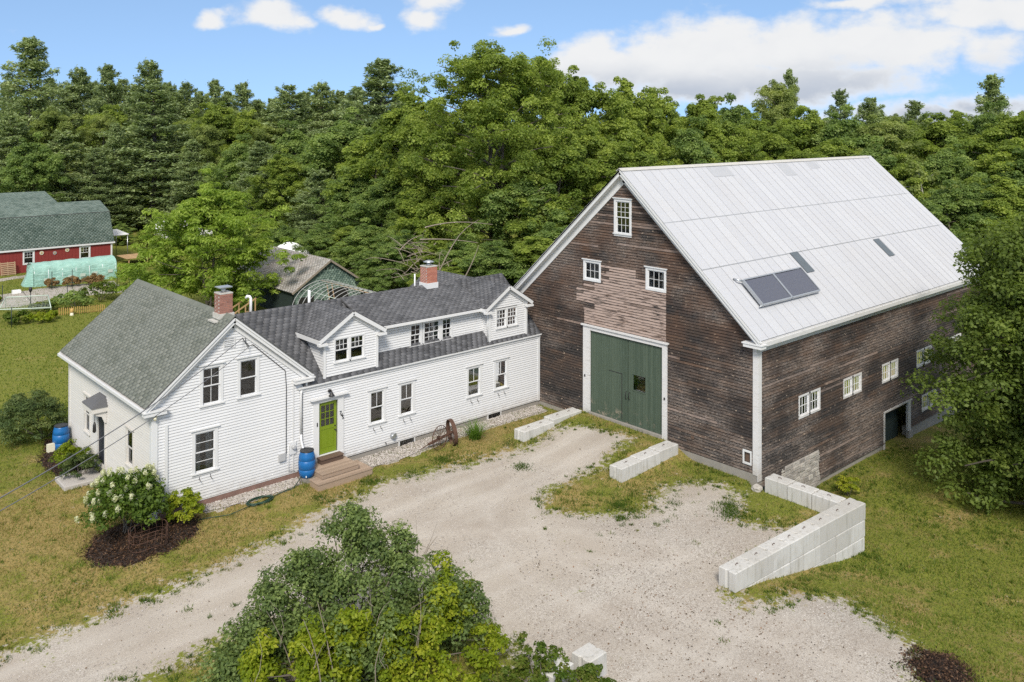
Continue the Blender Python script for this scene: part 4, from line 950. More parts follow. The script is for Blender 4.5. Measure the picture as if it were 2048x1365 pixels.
# foundation: ledge under the gable, concrete below the side boards, field stones at the corner
MB().box(BX - .03, BX + .3, BY0 - .02, BY1, -.9, -.104).build('foundation', M['conc_found'], BN)
MB().box(23.75, 29.9, BY0 + .02, BY0 + .4, -2.4, zbot - .004).box(32.85, BL, BY0 + .02, BY0 + .4, -2.4, zbot - .004).build('foundation', M['conc_found'], BN)
MB().box(23.7, 29.95, BY0 - .06, BY0 + .03, zbot - .05, zbot + .002).build('drip_board', M['barn'], BN)
st = empty('stone_foundation', (22, BY0, -1.8), 'patch of dry field stones in the barn wall near its front corner', 'stone wall'); 
st.parent = None; bpy.data.objects.remove(st)
stw = MB().box(20.6, 23.7, BY0 + .0, BY0 + .3, -2.4, -.30).build('stone_wall', M['mortar'], BN)
z = -2.2; rr = random.Random(5)
while z < -.36:
    hh = rr.uniform(.14, .26); u = 20.62 if z < -.5 else 21.2
    if z + hh > -.3: hh = -.3 - z
    while u < 23.66:
        ww = min(rr.uniform(.22, .6), 23.7 - u); d = rr.uniform(.02, .09)
        if ww > .08:
            c = [(u + .012, BY0 - d + rr.uniform(0, .03), z + .012), (u + ww - .012, BY0 - d, z + .012 + rr.uniform(0, .03)), (u + ww - .012, BY0 + .1, z), (u, BY0 + .1, z), (u + rr.uniform(.012, .05), BY0 - d, z + hh - .012), (u + ww - rr.uniform(.012, .05), BY0 - d + rr.uniform(0, .03), z + hh - rr.uniform(.01, .04)), (u + ww, BY0 + .1, z + hh), (u, BY0 + .1, z + hh)]
            MB().hexa(c, rr.random()).build('stone', M['stone'], stw, bevel=.012)
        u += ww
    z += hh
# dark doorway on the lower side
dw = MB().box(29.83, 29.95, 0, .05, -1.9, -.1, F=FS).box(29.83, 32.95, 0, .06, -.14, -.06, F=FS).box(32.5, 32.82, -.06, .05, -1.6, -.14, F=FS).build('basement_doorway', M['chipped'], BN)
MB().box(32.5, 32.95, -.05, .09, -2.0, -1.62, F=FS).build('door_stone', M['stone'], dw)
for k in range(11): MB().box(29.96 + k * .232, 29.96 + (k + 1) * .232 - .008, -.5, -.46, -2.1, -.14, random.random(), F=FS).build('plank', M['deepgreen'], dw)
# gable trim
rb = MB()
for s in (-1, 1):
    e = PY + s * (PY - (BY0 - .32)) * -1
    e = PY + s * 7.1
    zz = EZ
    rb = MB(); rb.beam((BX - .34, e, zz - .12), (BX - .34, PY, PZ - .12), .05, .22); rb.beam((BX - .375, e, zz - .05), (BX - .375, PY, PZ - .05), .05, .08); rb.beam((BX - .035, e - s * .25, zz - .12), (BX - .035, PY, PZ - .42), .06, .34)
    rb.slab([(BX - .33, e, zz - .22), (BX - .33, PY, PZ - .22), (BX, PY, PZ - .22), (BX, e, zz - .22)], (0, 0, -.03))
    rb.build('rake_board', M['trim'] if s < 0 else M['trim'], BN)
MB().box(BX - .36, BX + .0, BY0 - .36, BY0 + .45, 4.93, 5.06).box(BX - .39, BX + .02, BY0 - .4, BY0 + .5, 5.062, 5.11).build('cornice_return', M['trim'], BN)
MB().box(BY0 - .04, BY0 + .2, 0, .05, -.12, 4.93, F=FG).build('corner_board', M['chipped'], BN); MB().box(BX - .045, BX + .2, 0, .046, -.35, 4.95, F=FS).build('corner_board', M['chipped'], BN)
MB().box(BX - .2, BL + .1, 0, .05, 4.72, 5.0, F=FS).box(BX - .3, BL + .15, 0, .33, 5.0, 5.03, F=FS).box(BX - .3, BL + .15, .30, .34, 5.0, 5.16, F=FS).build('eave_fascia', M['chipped'], BN)
# barn windows
window(BN, FG, -5.74, -4.95, 8.72, 10.16, (3, 3), (3, 2), cap=True, brackets=False, casing=.12, mat='trim')
window(BN, FG, -3.93, -3.05, 6.42, 7.18, (3, 2), None, cap=True, brackets=False, sill=False, casing=.11); window(BN, FG, -7.68, -6.78, 6.5, 7.28, (3, 2), None, cap=True, brackets=False, sill=False, casing=.11)
for a, b, c, d in op_s: 
    m2 = (a + b) / 2
    ww = window(BN, FS, a, m2 - .03, c, d, (3, 2), None, cap=False, brackets=False, sill=False, casing=.09, mat='chipped')
    window(BN, FS, m2 + .03, b, c, d, (3, 2), None, cap=False, brackets=False, sill=False, casing=.088, mat='chipped')
vw = MB().box(-11.99, -11.93, 0, .04, .2, .76, F=FG).box(-11.65, -11.59, 0, .04, .2, .76, F=FG).box(-11.93, -11.65, 0, .04, .68, .76, F=FG).box(-11.93, -11.65, 0, .04, .2, .28, F=FG).build('cat_door', M['trim'], BN)
MB().box(-11.93, -11.65, -.1, -.05, .28, .68, F=FG).build('flap', M['crate'], vw)
MB().box(-9.25, -9.1, .0, .04, .5, .62, F=FG).build('cleat', M['crate'], BN)
# big doors
dt = MB().box(-3.4, -2.97, 0, .07, .02, 4.02, F=FG).box(-7.87, -7.61, 0, .07, .02, 4.02, F=FG).box(-7.87, -2.97, 0, .072, 4.022, 4.2, F=FG).box(-7.95, -2.88, 0, .14, 4.2, 4.27, F=FG).build('door_casing', M['chipped'], BN)
MB().box(-7.6, -3.41, -.1, .12, .06, .21, F=FG).build('door_sill', M['conc_found'], BN)
for nm, a, b in (('left', -5.63, -3.41), ('right', -7.60, -5.66)):
    leaf_ = MB().box(a, b, -.09, -.05, .22, 3.98, F=FG).build('barn_door', M['barn_green'], BN, label=f'{nm} leaf of the green plank barn door')
    n = 14; wd = (b - a) / n
    for k in range(n):
        u0, u1 = a + k * wd + .004, a + (k + 1) * wd - .004
        for s, e in rows_minus(.22, 3.98, [(1.8, 2.5)] if nm == 'right' and -6.64 < (u0 + u1) / 2 < -5.92 else []): MB().box(u0, u1, -.048, -.02 + random.uniform(-.003, .003), s, e, random.random(), F=FG).build('plank', M['barn_green'], leaf_)
    if nm == 'right':
        MB().box(-6.62, -5.94, -.047, -.04, 1.8, 2.5, F=FG).build('pane', M['glass'], leaf_); MB().box(-6.66, -5.9, -.018, .0, 1.76, 1.8, F=FG).box(-6.66, -5.9, -.018, .0, 2.5, 2.54, F=FG).build('pane_frame', M['barn_green'], leaf_)
        MB().box(-6.60, -5.96, -.0485, -.0475, 1.82, 2.48, F=FG).build('dark_pane_back', M['dark'], leaf_)
    else:
        MB().box(-5.28, -4.52, -.017, -.012, 2.36, 2.39, F=FG).box(-5.3, -5.27, -.017, -.012, .3, 2.39, F=FG).build('wicket_gap', M['dark'], leaf_)
    for uu in ((-5.56,) if nm == 'left' else (-5.74,)): MB().tube([FG(uu, -.02, 1.3), FG(uu, .05, 1.35), FG(uu, .05, 1.6), FG(uu, -.02, 1.65)], .015, 5).build('handle', M['dark'], leaf_)
for u in (-3.1, -7.75): MB().box(u - .03, u + .03, .07, .1, 1.8, 1.9, F=FG).build('door_hook', M['dark'], BN)
# corrugated roof sheets
ang = math.atan2(PZ - EZ, PY - (BY0 - .32)); RL = math.hypot(PZ - EZ, PY - (BY0 - .32))
def sheet_mesh(wd, ln, pitch=.066, amp=.009):
    n = int(round(wd / pitch)) * 4; V = []
    for i in range(n + 1):
        x = wd * i / n; z = amp * math.cos(2 * math.pi * i / 4)
        for y in (0, ln): V.append((x, y, z))
    F_ = [(2 * i, 2 * i + 2, 2 * i + 3, 2 * i + 1) for i in range(n)]
    return np_mesh('roof_sheet', V, F_, M['metal_roof'], smooth=True)
rowsL = [(0, 3.70, .000), (3.60, 6.33, .012), (6.22, RL, .024)]
x0 = BX - .4; sw = .66; ncol = int(math.ceil((BL + .3 - x0) / sw))
MB().slab([(BX - .36, BY0 - .3, EZ - .03), (BL + .25, BY0 - .3, EZ - .03), (BL + .25, PY, PZ - .03), (BX - .36, PY, PZ - .03)], (0, 0, -.1)).build('roof_deck', M['chipped'], BN)
rf = MB().slab([(BX - .4, PY, PZ + .0), (BL + .3, PY, PZ), (BL + .3, PY + 7.15, EZ), (BX - .4, PY + 7.15, EZ)], (0, 0, -.1)).build('rear_roof_slope', M['metal_roof'], BN)
for r0, r1, dz in rowsL:
    me = sheet_mesh(sw + .03, r1 - r0)
    for c in range(ncol):
        o = bpy.data.objects.new('roof_sheet', me); x = x0 + c * sw
        sag = -.10 * math.sin(math.pi * min(1, max(0, (x - BX) / (BL - BX)))) * (1 if r0 > 5 else .4)
        o.parent = BN; o.matrix_parent_inverse = Matrix.Translation(BN.location).inverted(); COL.objects.link(o)
        o.location = Vector((x, BY0 - .32 + r0 * math.cos(ang), EZ + .02 + r0 * math.sin(ang) + dz + random.uniform(0, .006) )); o.rotation_euler = (ang + random.uniform(-.0006, .0006), random.uniform(-.0008, .0008), random.uniform(-.0015, .0015))
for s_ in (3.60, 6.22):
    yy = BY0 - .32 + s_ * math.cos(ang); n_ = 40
    lp = MB()  # grey strips stand in for shadow and dirt along the sheet laps
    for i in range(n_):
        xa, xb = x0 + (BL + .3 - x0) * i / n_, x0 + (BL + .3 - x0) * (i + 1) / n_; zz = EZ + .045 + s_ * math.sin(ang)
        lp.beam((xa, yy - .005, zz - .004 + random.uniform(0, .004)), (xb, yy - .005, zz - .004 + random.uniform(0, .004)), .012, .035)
    lp.build('lap_shade_dirt', M['patch'], BN)
rp = [(BX - .42 + (BL - BX + .75) * i / 24, PY, PZ + .05) for i in range(25)]
rcp = MB()
for a, b in zip(rp[:-1], rp[1:]):
    for s in (-1, 1): rcp.hexa([a, b, (b[0], PY + s * .16, PZ - .07), (a[0], PY + s * .16, PZ - .07), (a[0], PY, PZ + .07), (b[0], PY, PZ + .07), (b[0], PY + s * .17, PZ - .05), (a[0], PY + s * .17, PZ - .05)])
rcp.build('ridge_cap', M['flash'], BN)
def on_roof(x, y, h=0.0): return Vector((x, y, EZ + (y - (BY0 - .32)) * math.tan(ang))) + Vector((0, -math.sin(ang), math.cos(ang))) * h
for a, b, y0, y1 in ((25.36, 26.02, -10.75, -9.86), (33.56, 34.18, -10.84, -9.97)):
    m = MB(); m.slab([on_roof(a, y0, .045), on_roof(b, y0, .045), on_roof(b, y1, .045), on_roof(a, y1, .045)], on_roof(0, 0, .02) - on_roof(0, 0, 0)); m.build('skylight_sheet', M['fibre'], BN)
for a, b, y0, y1 in ((24.9, 26.6, -6.1, -5.6), (31.3, 32.4, -6.3, -5.62), (34.5, 35.5, -6.0, -5.62)):
    MB().slab([on_roof(a, y0, .04), on_roof(b, y0, .04), on_roof(b, y1, .04), on_roof(a, y1, .04)], on_roof(0, 0, .008) - on_roof(0, 0, 0)).build('roof_patch', M['patch'], BN)
# solar panels: stand off the roof on rails
for k, (a, b, lab) in enumerate(((20.16, 22.40, 'dark solar panel on the barn roof, the one nearer the gable'), (22.46, 24.78, 'dark solar panel on the barn roof, the one farther from the gable'))):
    y0, y1 = -11.55, -10.6; sp = empty('solar_panel', on_roof((a + b) / 2, y0, .1), lab, 'solar panel', 'solar panels on the barn roof')
    nv = on_roof(0, 0, 1) - on_roof(0, 0, 0)
    pn = MB(); pn.slab([on_roof(a + .05, y0 + .04, .20), on_roof(b - .05, y0 + .04, .20), on_roof(b - .05, y1 - .04, .24), on_roof(a + .05, y1 - .04, .24)], nv * .02)
    # local copy so that the cell grid follows the panel
    pm = pn.build('cells', M['solar'], sp)
    fr = MB()
    for p, q in (((a, y0, .18), (b, y0, .18)), ((a, y1, .22), (b, y1, .22)), ((a, y0, .18), (a, y1, .22)), ((b, y0, .18), (b, y1, .22))): fr.beam(on_roof(*p), on_roof(*q), .06, .13, up=nv)
    fr.build('frame', M['galv'], sp)
    for xx in (a + .25, b - .25):
        for yy in (y0 + .1, y1 - .1): MB().tube([on_roof(xx, yy, 0.0), on_roof(xx, yy, .2)], .02, 6).build('standoff', M['galv'], sp)
    if k == 0: MB().tube([on_roof(a + .02, y1, .2), on_roof(a - .2, y1 + .05, .2), on_roof(a - .22, y1 + .2, .05)], .04, 8).tube([on_roof(a + .02, y0, .2), on_roof(a - .15, y0, .1)], .03, 8).build('pipe', M['galv'], sp)
# ------------------------------------------------------------------ concrete blocks
def block_mesh(L, Wd=.61, Hh=.605):
    m = MB(); g = .07; d = .04; c = .026
    prof = [(0, 0), (L, 0), (L, Wd / 2 - g), (L - d, Wd / 2 - g * .4), (L - d, Wd / 2 + g * .4), (L, Wd / 2 + g), (L, Wd), (0, Wd), (0, Wd / 2 + g), (d, Wd / 2 + g * .4), (d, Wd / 2 - g * .4), (0, Wd / 2 - g)]
    cx, cy = L / 2, Wd / 2; n = len(prof)
    def ring(ins, z): return [(x + (c if x < cx else -c) * ins, y + (c if y < cy else -c) * ins * (1 if abs(y - cy) > g else 0), z) for x, y in prof]
    rings = [ring(1, 0), ring(0, c), ring(0, Hh - c), ring(1, Hh)]
    for r in rings: m.v += r
    for k in range(3):
        for i in range(n): j = (i + 1) % n; m.face((k * n + i, k * n + j, (k + 1) * n + j, (k + 1) * n + i))
    m.face(range(n)[::-1] if False else list(range(n))[::-1]); m.face([3 * n + i for i in range(n)])
    return m.mesh('concrete_block', M['block'])
BM = {}
def block(x, y, z, L, rot, label, group, loop=True):
    if L not in BM: BM[L] = block_mesh(L)
    o = bpy.data.objects.new('concrete_block', BM[L]); COL.objects.link(o); o.location = (x, y, z); o.rotation_euler = (random.uniform(-.006, .006), random.uniform(-.006, .006), rot + random.uniform(-.012, .012)); set_props(o, label, 'block', group)
    if loop:
        for f in ((.5,) if L < 1.4 else (.3, .7)):
            m = MB(); m.tube([(L * f - .07, .3, .58), (L * f - .06, .3, .635), (L * f, .31, .655), (L * f + .06, .31, .635), (L * f + .07, .31, .58)], .011, 5)
            p = bpy.data.objects.new('lifting_loop', m.mesh('lifting_loop', M['rust'])); p.parent = o; COL.objects.link(p)
    return o
ordn = ['first', 'second', 'third', 'fourth', 'fifth', 'sixth', 'seventh', 'eighth', 'ninth']
G1 = 'concrete blocks of the retaining wall'
jx = [11.47, 12.46, 13.47, 14.41, 15.2, 16.22, 17.21, 19.18]; rot = math.atan2(-.35, 7.7)
wy = lambda x: -16.09 - (x - 11.47) * .35 / 7.7
for k in range(7):
    L = round(jx[k + 1] - jx[k] - .014, 2); block(jx[k], wy(jx[k]), -.49, L, rot, f'pale concrete block in the top course of the retaining wall, {ordn[k]} from its free end' if k < 6 else 'long grey-stained concrete block at the outer corner of the retaining wall, top course', G1)
jx2 = [11.6, 12.46, 13.47, 14.41, 15.2, 16.22, 17.21, 18.2, 19.15]
for k in range(8):
    L = round(jx2[k + 1] - jx2[k] - .014, 2); block(jx2[k], wy(jx2[k]) + random.uniform(-.01, .01), -1.098, L, rot, f'pale concrete block in the lower course of the retaining wall, {ordn[k]} from its free end', G1, False)
for k, (a, b) in enumerate(((15.3, 17.2), (17.22, 19.13))):
    block(a, wy(a), -1.706, round(b - a - .01, 2), rot, ('half-buried base block under the middle of the retaining wall', 'base block showing at the foot of the outer corner of the retaining wall')[k], G1, False)
for k, (y0, y1) in enumerate(((-12.84, -13.76), (-13.79, -14.75), (-14.78, -15.78))):
    block(18.45 + .0 * k, y0, -.5 + (.02 if k == 0 else 0), round(y0 - y1, 2), -math.pi / 2, ('pale concrete block touching the front corner of the barn', 'middle block of the three in the row leading from the barn corner', 'block next to the outer wall in the row leading from the barn corner')[k], G1).location.x += 0
for k, (a, b) in enumerate(((14.74, 16.66), (16.68, 18.6))):
    block(a, -3.28 + .12 * k, -.40 + .07 * k, round(b - a, 2), .03, ('outer block of the kerb left of the barn ramp', 'block against the barn in the kerb left of the ramp')[k], 'blocks beside the barn ramp')
for k, (a, b) in enumerate(((14.84, 16.1), (16.12, 17.3), (17.32, 18.54))):
    block(a, -8.74 + .02 * k, -.42 + .03 * k, round(b - a, 2), .0, ('outer end block of the kerb right of the barn ramp', 'middle block of the kerb right of the barn ramp', 'block against the barn wall in the kerb right of the ramp')[k], 'blocks beside the barn ramp')
block(5.05, -16.04, -.5, .66, 0.03, 'white concrete block at the edge of the gravel, half hidden by the front shrubs', 'blocks at the drive edge', False)
block(3.95, -15.85, -.5, .8, 0.1, 'white concrete block overgrown by leaves at the lower picture edge', 'blocks at the drive edge', False)
# corner boulder by the barn
def boulder(x, y, s, label):
    V, F_ = [], []; m = MB(); r = random.Random(int(x * 100))
    for i in range(7):
        for k in range(10):
            th = 2 * math.pi * k / 10; ph = math.pi * (i + .5) / 7; rr_ = s * (1 + r.uniform(-.15, .15)); m.v.append((x + rr_ * math.sin(ph) * math.cos(th), y + rr_ * math.sin(ph) * math.sin(th), h1(x, y) + .3 * s + rr_ * .7 * math.cos(ph)))
    for i in range(6):
        for k in range(10): m.face((i * 10 + k, (i + 1) * 10 + k, (i + 1) * 10 + (k + 1) % 10, i * 10 + (k + 1) % 10), .8)
    m.face([k for k in range(10)], .8)
    return m.build('boulder', M['stone'], None, label, 'rock')
boulder(18.35, -12.55, .22, 'pale rock lying at the foot of the front barn corner')
# ------------------------------------------------------------------ porch steps and things by the green door
PS = empty('porch_steps', (6.8, -.9, -.3), 'weathered wooden two-level steps at the lime green door', 'steps')
def planks(x0, x1, y0, y1, z, n, parent, along='X', nm='deck_board'):
    for k in range(n):
        if along == 'X': a = y0 + (y1 - y0) * k / n; b = y0 + (y1 - y0) * (k + 1) / n - .006; MB().box(x0, x1, a, b, z - .03, z + random.uniform(-.002, .002), random.random()).build(nm, M['deck'], parent)
planks(5.94, 7.62, -1.30, -.09, .12, 8, PS); planks(5.58, 8.02, -1.68, -1.345, -.05, 2, PS); planks(7.66, 8.02, -1.34, -.5, -.05, 6, PS); planks(5.58, 5.93, -1.34, -.95, -.05, 3, PS)
MB().box(5.96, 7.6, -1.28, -1.25, -.07, .085).box(5.96, 5.99, -1.25, -.1, -.3, .085).box(7.57, 7.60, -1.25, -.1, -.07, .085).build('riser', M['deck'], PS)
MB().box(5.6, 8.0, -1.66, -1.63, -.35, -.084).box(5.6, 5.63, -1.63, -1.0, -.35, -.084).box(7.97, 8.0, -1.63, -.5, -.35, -.084).build('riser', M['deck'], PS)
bn = MB().box(6.42, 7.42, -.42, -.12, .125, .30, .9).box(6.40, 7.44, -.46, -.1, .30, .34, .2).build('step_box', M['crate'], None, 'dark brown wooden box step at the foot of the lime green door', 'step')
def barrel(x, y, z, label):
    b = empty('rain_barrel', (x, y, z), label, 'barrel', 'blue rain barrels')
    pr = [(.22, 0), (.27, .04), (.30, .17), (.322, .31), (.312, .318), (.312, .332), (.322, .34), (.33, .50), (.322, .66), (.312, .668), (.312, .682), (.322, .69), (.30, .84), (.265, .95), (.255, 1.0)]
    MB().lathe((x, y, z), pr, 24).build('drum', M['blue_barrel'], b)
    MB().lathe((x, y, z + 1.0), [(.268, 0), (.272, .035), (.225, .04), (.21, .025)], 24).build('lid', M['black_lid'], b)
    MB().tube([(x - .16, y - .24, z + .12), (x - .19, y - .29, z + .12), (x - .19, y - .3, z + .08)], .018, 6).build('tap', M['pvc'], b); return b
barrel(5.73, -.52, -.1, 'blue rain barrel under the downspout beside the lime green door')
MB().box(5.5, 5.95, -.75, -.3, -.32, -.1).build('barrel_stand', M['conc_found'], None, 'low concrete stand under the blue barrel by the green door', 'stand')
barrel(-.45, 9.35, -.25, 'blue rain barrel at the back corner of the left side wall')
wb = MB().box(-1.0, -.72, 9.2, 9.3, -.28, .12).box(-.98, -.74, 9.3, 9.5, -.28, .05).build('utility_box', M['cream'], None, 'small cream box beside the blue barrel on the left side', 'box')
MB().box(-1.55, -.1, 4.75, 6.05, -.45, -.12).build('granite_step', M['granite'], None, 'grey granite slab step below the hooded side door', 'step', bevel=.03)
# wagon wheels with axle
WG = empty('wagon_wheels', (11.9, -1.2, -.3), 'rusty iron wagon wheels joined by an axle, leaning beside the pebble strip', 'wheel')
def wheel(cx, cy, cz, nrm, R, wd, ns, name):
    n = Vector(nrm).normalized(); a = n.cross(Vector((0, 0, 1))).normalized(); b = a.cross(n); c = Vector((cx, cy, cz)); m = MB(); S = 36
    for k in range(S):
        t0, t1 = 2 * math.pi * k / S, 2 * math.pi * (k + 1) / S; q = []
        for t in (t0, t1):
            dr_ = a * math.cos(t) + b * math.sin(t)
            for rr_, ww in ((R - .018, -wd / 2), (R, -wd / 2), (R, wd / 2), (R - .018, wd / 2)): q.append(c + dr_ * rr_ + n * ww)
        m.hexa(q[:4] + q[4:], random.random())
    w_ = m.build(name, M['rust'], WG)
    for k in range(ns): t = 2 * math.pi * k / ns; dr_ = a * math.cos(t) + b * math.sin(t); MB().tube([c + n * (.05 if k % 2 else -.05), c + dr_ * (R - .02)], .009, 5).build('spoke', M['rust'], w_)
    MB().tube([c - n * .12, c + n * .12], .055, 10).build('hub', M['rust'], w_)
wheel(11.62, -1.33, .20, (.25, -.95, .02), .52, .035, 20, 'spoked_wheel')
wheel(12.35, -1.25, .24, (.93, -.33, .12), .55, .17, 12, 'wide_wheel')
MB().tube([(10.75, -.95, -.26), (11.2, -1.02, -.1), (11.25, -1.03, -.08)], [.012, .02, .05], 8).tube([(11.25, -1.03, -.08), (12.4, -1.25, .24)], .06, 8).build('axle', M['rust'], WG)
# hose
pts = []; r = random.Random(3)
for k in range(90): t = k / 90; pts.append((3.0 + .55 * math.cos(t * 38) * (1 - .25 * t) + .5 + r.uniform(-.04, .04), -1.05 + .27 * math.sin(t * 38) + r.uniform(-.03, .03), -.235 + .03 * math.sin(t * 60) + .03 * t))
MB().tube([(5.45, -.6, .0), (5.0, -.85, -.235), (4.4, -.9, -.24)] + pts[10:], .018, 5).tube([(3.1, -1.2, -.23), (2.2, -1.35, -.25), (1.6, -1.1, -.25), (1.2, -1.0, -.25)], .016, 5).build('garden_hose', M['hose'], None, 'tangled dark green garden hose on the pebbles below the gable wall', 'hose')
# overhead wires
for k, (p, q, lab, mt) in enumerate((((3.28, -.1, 5.62), (-9.56, -13.23, 6.28), 'upper of the two overhead cables running to the house gable', 'wire'), ((3.54, -.1, 5.26), (-9.56, -13.23, 6.06), 'lower of the two overhead cables running to the house gable', 'wire'))):
    P, Q = Vector(p), Vector(q); n = 24; m = MB(); m.tube([P.lerp(Q, i / n) - Vector((0, 0, .35 * 4 * (i / n) * (1 - i / n))) for i in range(n + 1)], .014 if k == 0 else .011, 5); m.build('overhead_cable', M['wire_pale'] , None, lab, 'cable')
# ------------------------------------------------------------------ red gambrel shed
RS = empty('red_shed', (11, 62, -.5), 'red gambrel shed with green shingled roof and white trim', 'shed')
FR = Frame((0, 60, 0), (1, 0, 0), (0, -1, 0)); rx0, rx1 = 2.5, 17.6; op_r = [(9.76, 10.52, .40, 1.46), (14.69, 15.46, .40, 1.45)]
wall(RS, 'front_wall', FR, full(rx0, rx1), -.6, 1.75, op_r, M['red'], face=0)
Fe = Frame((rx1, 0, 0), (0, 1, 0), (1, 0, 0))
MB().slab([(rx1 - .1, 60.1, -.6), (rx1 - .1, 68.9, -.6), (rx1 - .1, 68.9, 1.7), (rx1 - .1, 67.5, 4.55), (rx1 - .1, 64.4, 5.45), (rx1 - .1, 61.4, 4.55), (rx1 - .1, 60.1, 1.7)], (.1, 0, 0)).build('end_wall', M['red'], RS)
MB().slab([(rx0, 60.1, -.6), (rx0, 68.9, -.6), (rx0, 68.9, 1.7), (rx0, 67.5, 4.55), (rx0, 64.4, 5.45), (rx0, 61.4, 4.55), (rx0, 60.1, 1.7)], (.1, 0, 0)).build('end_wall', M['red'], RS)
for a, b, c, d in op_r: window(RS, FR, a, b, c, d, (3, 2), (1, 1), casing=.12, cap=False, brackets=False, sill=False, depth=.05)
MB().box(rx0, rx1, 60.3, 68.7, -.5, -.45).build('floor_slab', M['inside'], RS)
kw = dict(exp=.16, tab=.32)
slope(RS, 'roof_slope', (rx0 - .2, 59.85, 1.80), (rx1 + .2, 59.85, 1.80), (rx1 + .2, 61.38, 4.67), (rx0 - .2, 61.38, 4.67), M['sh_shed'], **kw)
slope(RS, 'roof_slope', (rx0 - .2, 61.32, 4.68), (rx1 + .2, 61.32, 4.68), (rx1 + .2, 64.42, 5.59), (rx0 - .2, 64.42, 5.59), M['sh_shed'], **kw)
MB().slab([(rx0 - .2, 64.4, 5.58), (rx1 + .2, 64.4, 5.58), (rx1 + .2, 67.5, 4.67), (rx0 - .2, 67.5, 4.67)], (0, 0, -.1)).slab([(rx0 - .2, 67.5, 4.66), (rx1 + .2, 67.5, 4.66), (rx1 + .2, 69.0, 1.8), (rx0 - .2, 69.0, 1.8)], (0, -.1, 0)).build('roof_slope', M['sh_shed'], RS)
MB().box(rx0, rx1 + .25, 59.82, 59.99, 1.62, 1.78).build('fascia', M['trim'], RS); MB().box(rx1 - .12, rx1 + .03, 0, .03, -.5, 1.62, F=FR).build('corner_board', M['trim'], RS)
for k in range(int((rx1 - rx0) / .3)):
    u = rx0 + k * .3; 
    for s, e in rows_minus(-.55, 1.6, [(c - .12, d + .12) for a, b, c, d in op_r if a - .14 < u < b + .14]): MB().box(u, u + .035, 0, .014, s, e, F=FR).build('batten', M['red'], RS)
for k, (x, z, r_, nm) in enumerate(((11.24, 1.26, .19, 'first round flower medallion'), (12.38, 1.15, .17, 'dark middle medallion'), (13.48, 1.33, .19, 'yellowish third medallion'))):
    m = MB(); cc = FR(x, .03, z)
    for q in range(10): t = 2 * math.pi * q / 10; m.lathe(FR(x + r_ * .68 * math.cos(t), .03, z + r_ * .68 * math.sin(t)), [(r_ * .34, 0), (r_ * .3, -.02)], 8, axis='Y')
    o = m.build('wall_medallion', M['cream'] if k != 1 else M['meter'], None, ('cream flower-shaped disc on the red shed nearest the left window', 'grey ring-shaped ornament between the two cream discs on the red shed', 'cream flower-shaped disc on the red shed nearest the right window')[k], 'ornament', 'discs on the red shed wall')
    MB().lathe(cc, [(r_ * .4, -.01), (r_ * .3, -.05)], 10, axis='Y').build('disc_center', M['yellow_wood'], o)
RS2 = empty('green_roofed_building', (8, 74, -.5), 'second building with a grey-green shingled roof behind the red shed', 'building')
slope(RS2, 'roof_slope', (0, 70.2, 4.6), (15.8, 70.2, 4.6), (15.0, 74, 6.1), (0, 74, 6.1), M['sh_shed'], **kw)
MB().slab([(0, 74, 6.1), (15.0, 74, 6.1), (15.8, 78, 4.6), (0, 78, 4.6)], (0, 0, -.1)).build('roof_slope', M['sh_shed'], RS2)
MB().box(.2, 15.2, 70.5, 77.6, -.6, 4.55).build('wall', M['red'], RS2)
# pallet against the wall, tarp-covered frame
PL_ = empty('wooden_pallet', (8.3, 59.4, -.5), 'wooden slatted pallet leaning on the red shed wall', 'pallet')
for k in range(8):
    z = -.55 + k * .165; MB().box(7.72 + .02 * k * 0, 8.95, 59.30 + .04 * k, 59.33 + .04 * k, z, z + .10, random.random()).build('slat', M['pallet'], PL_)
for x in (7.74, 8.3, 8.88): MB().beam((x, 59.36, -.55), (x, 59.66, .74), .05, .08, up=(0, 1, 0)).build('runner', M['pallet'], PL_)
TP = empty('tarp_tunnel', (11.5, 52, -.5), 'green tarpaulin stretched over a long low frame in the garden', 'tarp')
nx, ns = 48, 22; V = []; F_ = []; prof = [(51.0, -.48), (51.05, .2), (51.15, .9), (51.35, 1.3), (51.9, 1.52), (52.8, 1.5), (53.4, 1.2), (53.5, .3), (53.6, -.5)]
pa = np.array(prof); tt = np.linspace(0, len(prof) - 1, ns)
rr = np.random.default_rng(4)
for i in range(nx + 1):
    x = 8.45 + 6.75 * i / nx; ribs = .05 * abs(math.sin(math.pi * i / 8.0))
    for j, t in enumerate(tt):
        y = np.interp(t, range(len(prof)), pa[:, 0]); z = np.interp(t, range(len(prof)), pa[:, 1])
        fold = .06 * math.sin(x * 3 + j * .6) * math.sin(j * .9 + x) + rr.normal(0, .018)
        V.append((x, y + fold - (0.03 if j < 8 else 0), z + (-.0 if j in (0, ns - 1) else -ribs * .8 + fold * .3)))
for i in range(nx):
    for j in range(ns - 1): F_.append((i * ns + j, (i + 1) * ns + j, (i + 1) * ns + j + 1, i * ns + j + 1))
new_obj('tarp_cover', np_mesh('tarp_cover', V, F_, M['tarp'], smooth=True), TP)
e = MB(); e.slab([(8.43, 51.1, -.5), (7.75, 51.9, -.5), (7.9, 53.2, -.5), (8.44, 53.5, -.5), (8.44, 53.3, 1.2), (8.44, 51.9, 1.48), (8.43, 51.2, 1.1)], (.02, 0, 0)); 
e.poly([(8.43, 51.1, -.5), (8.44, 51.9, 1.48), (7.75, 51.9, -.5)]).poly([(7.75, 51.9, -.5), (8.44, 51.9, 1.48), (7.9, 53.2, -.5)]).poly([(7.9, 53.2, -.5), (8.44, 51.9, 1.48), (8.44, 53.5, -.5)]).build('tarp_end', M['tarp'], TP)
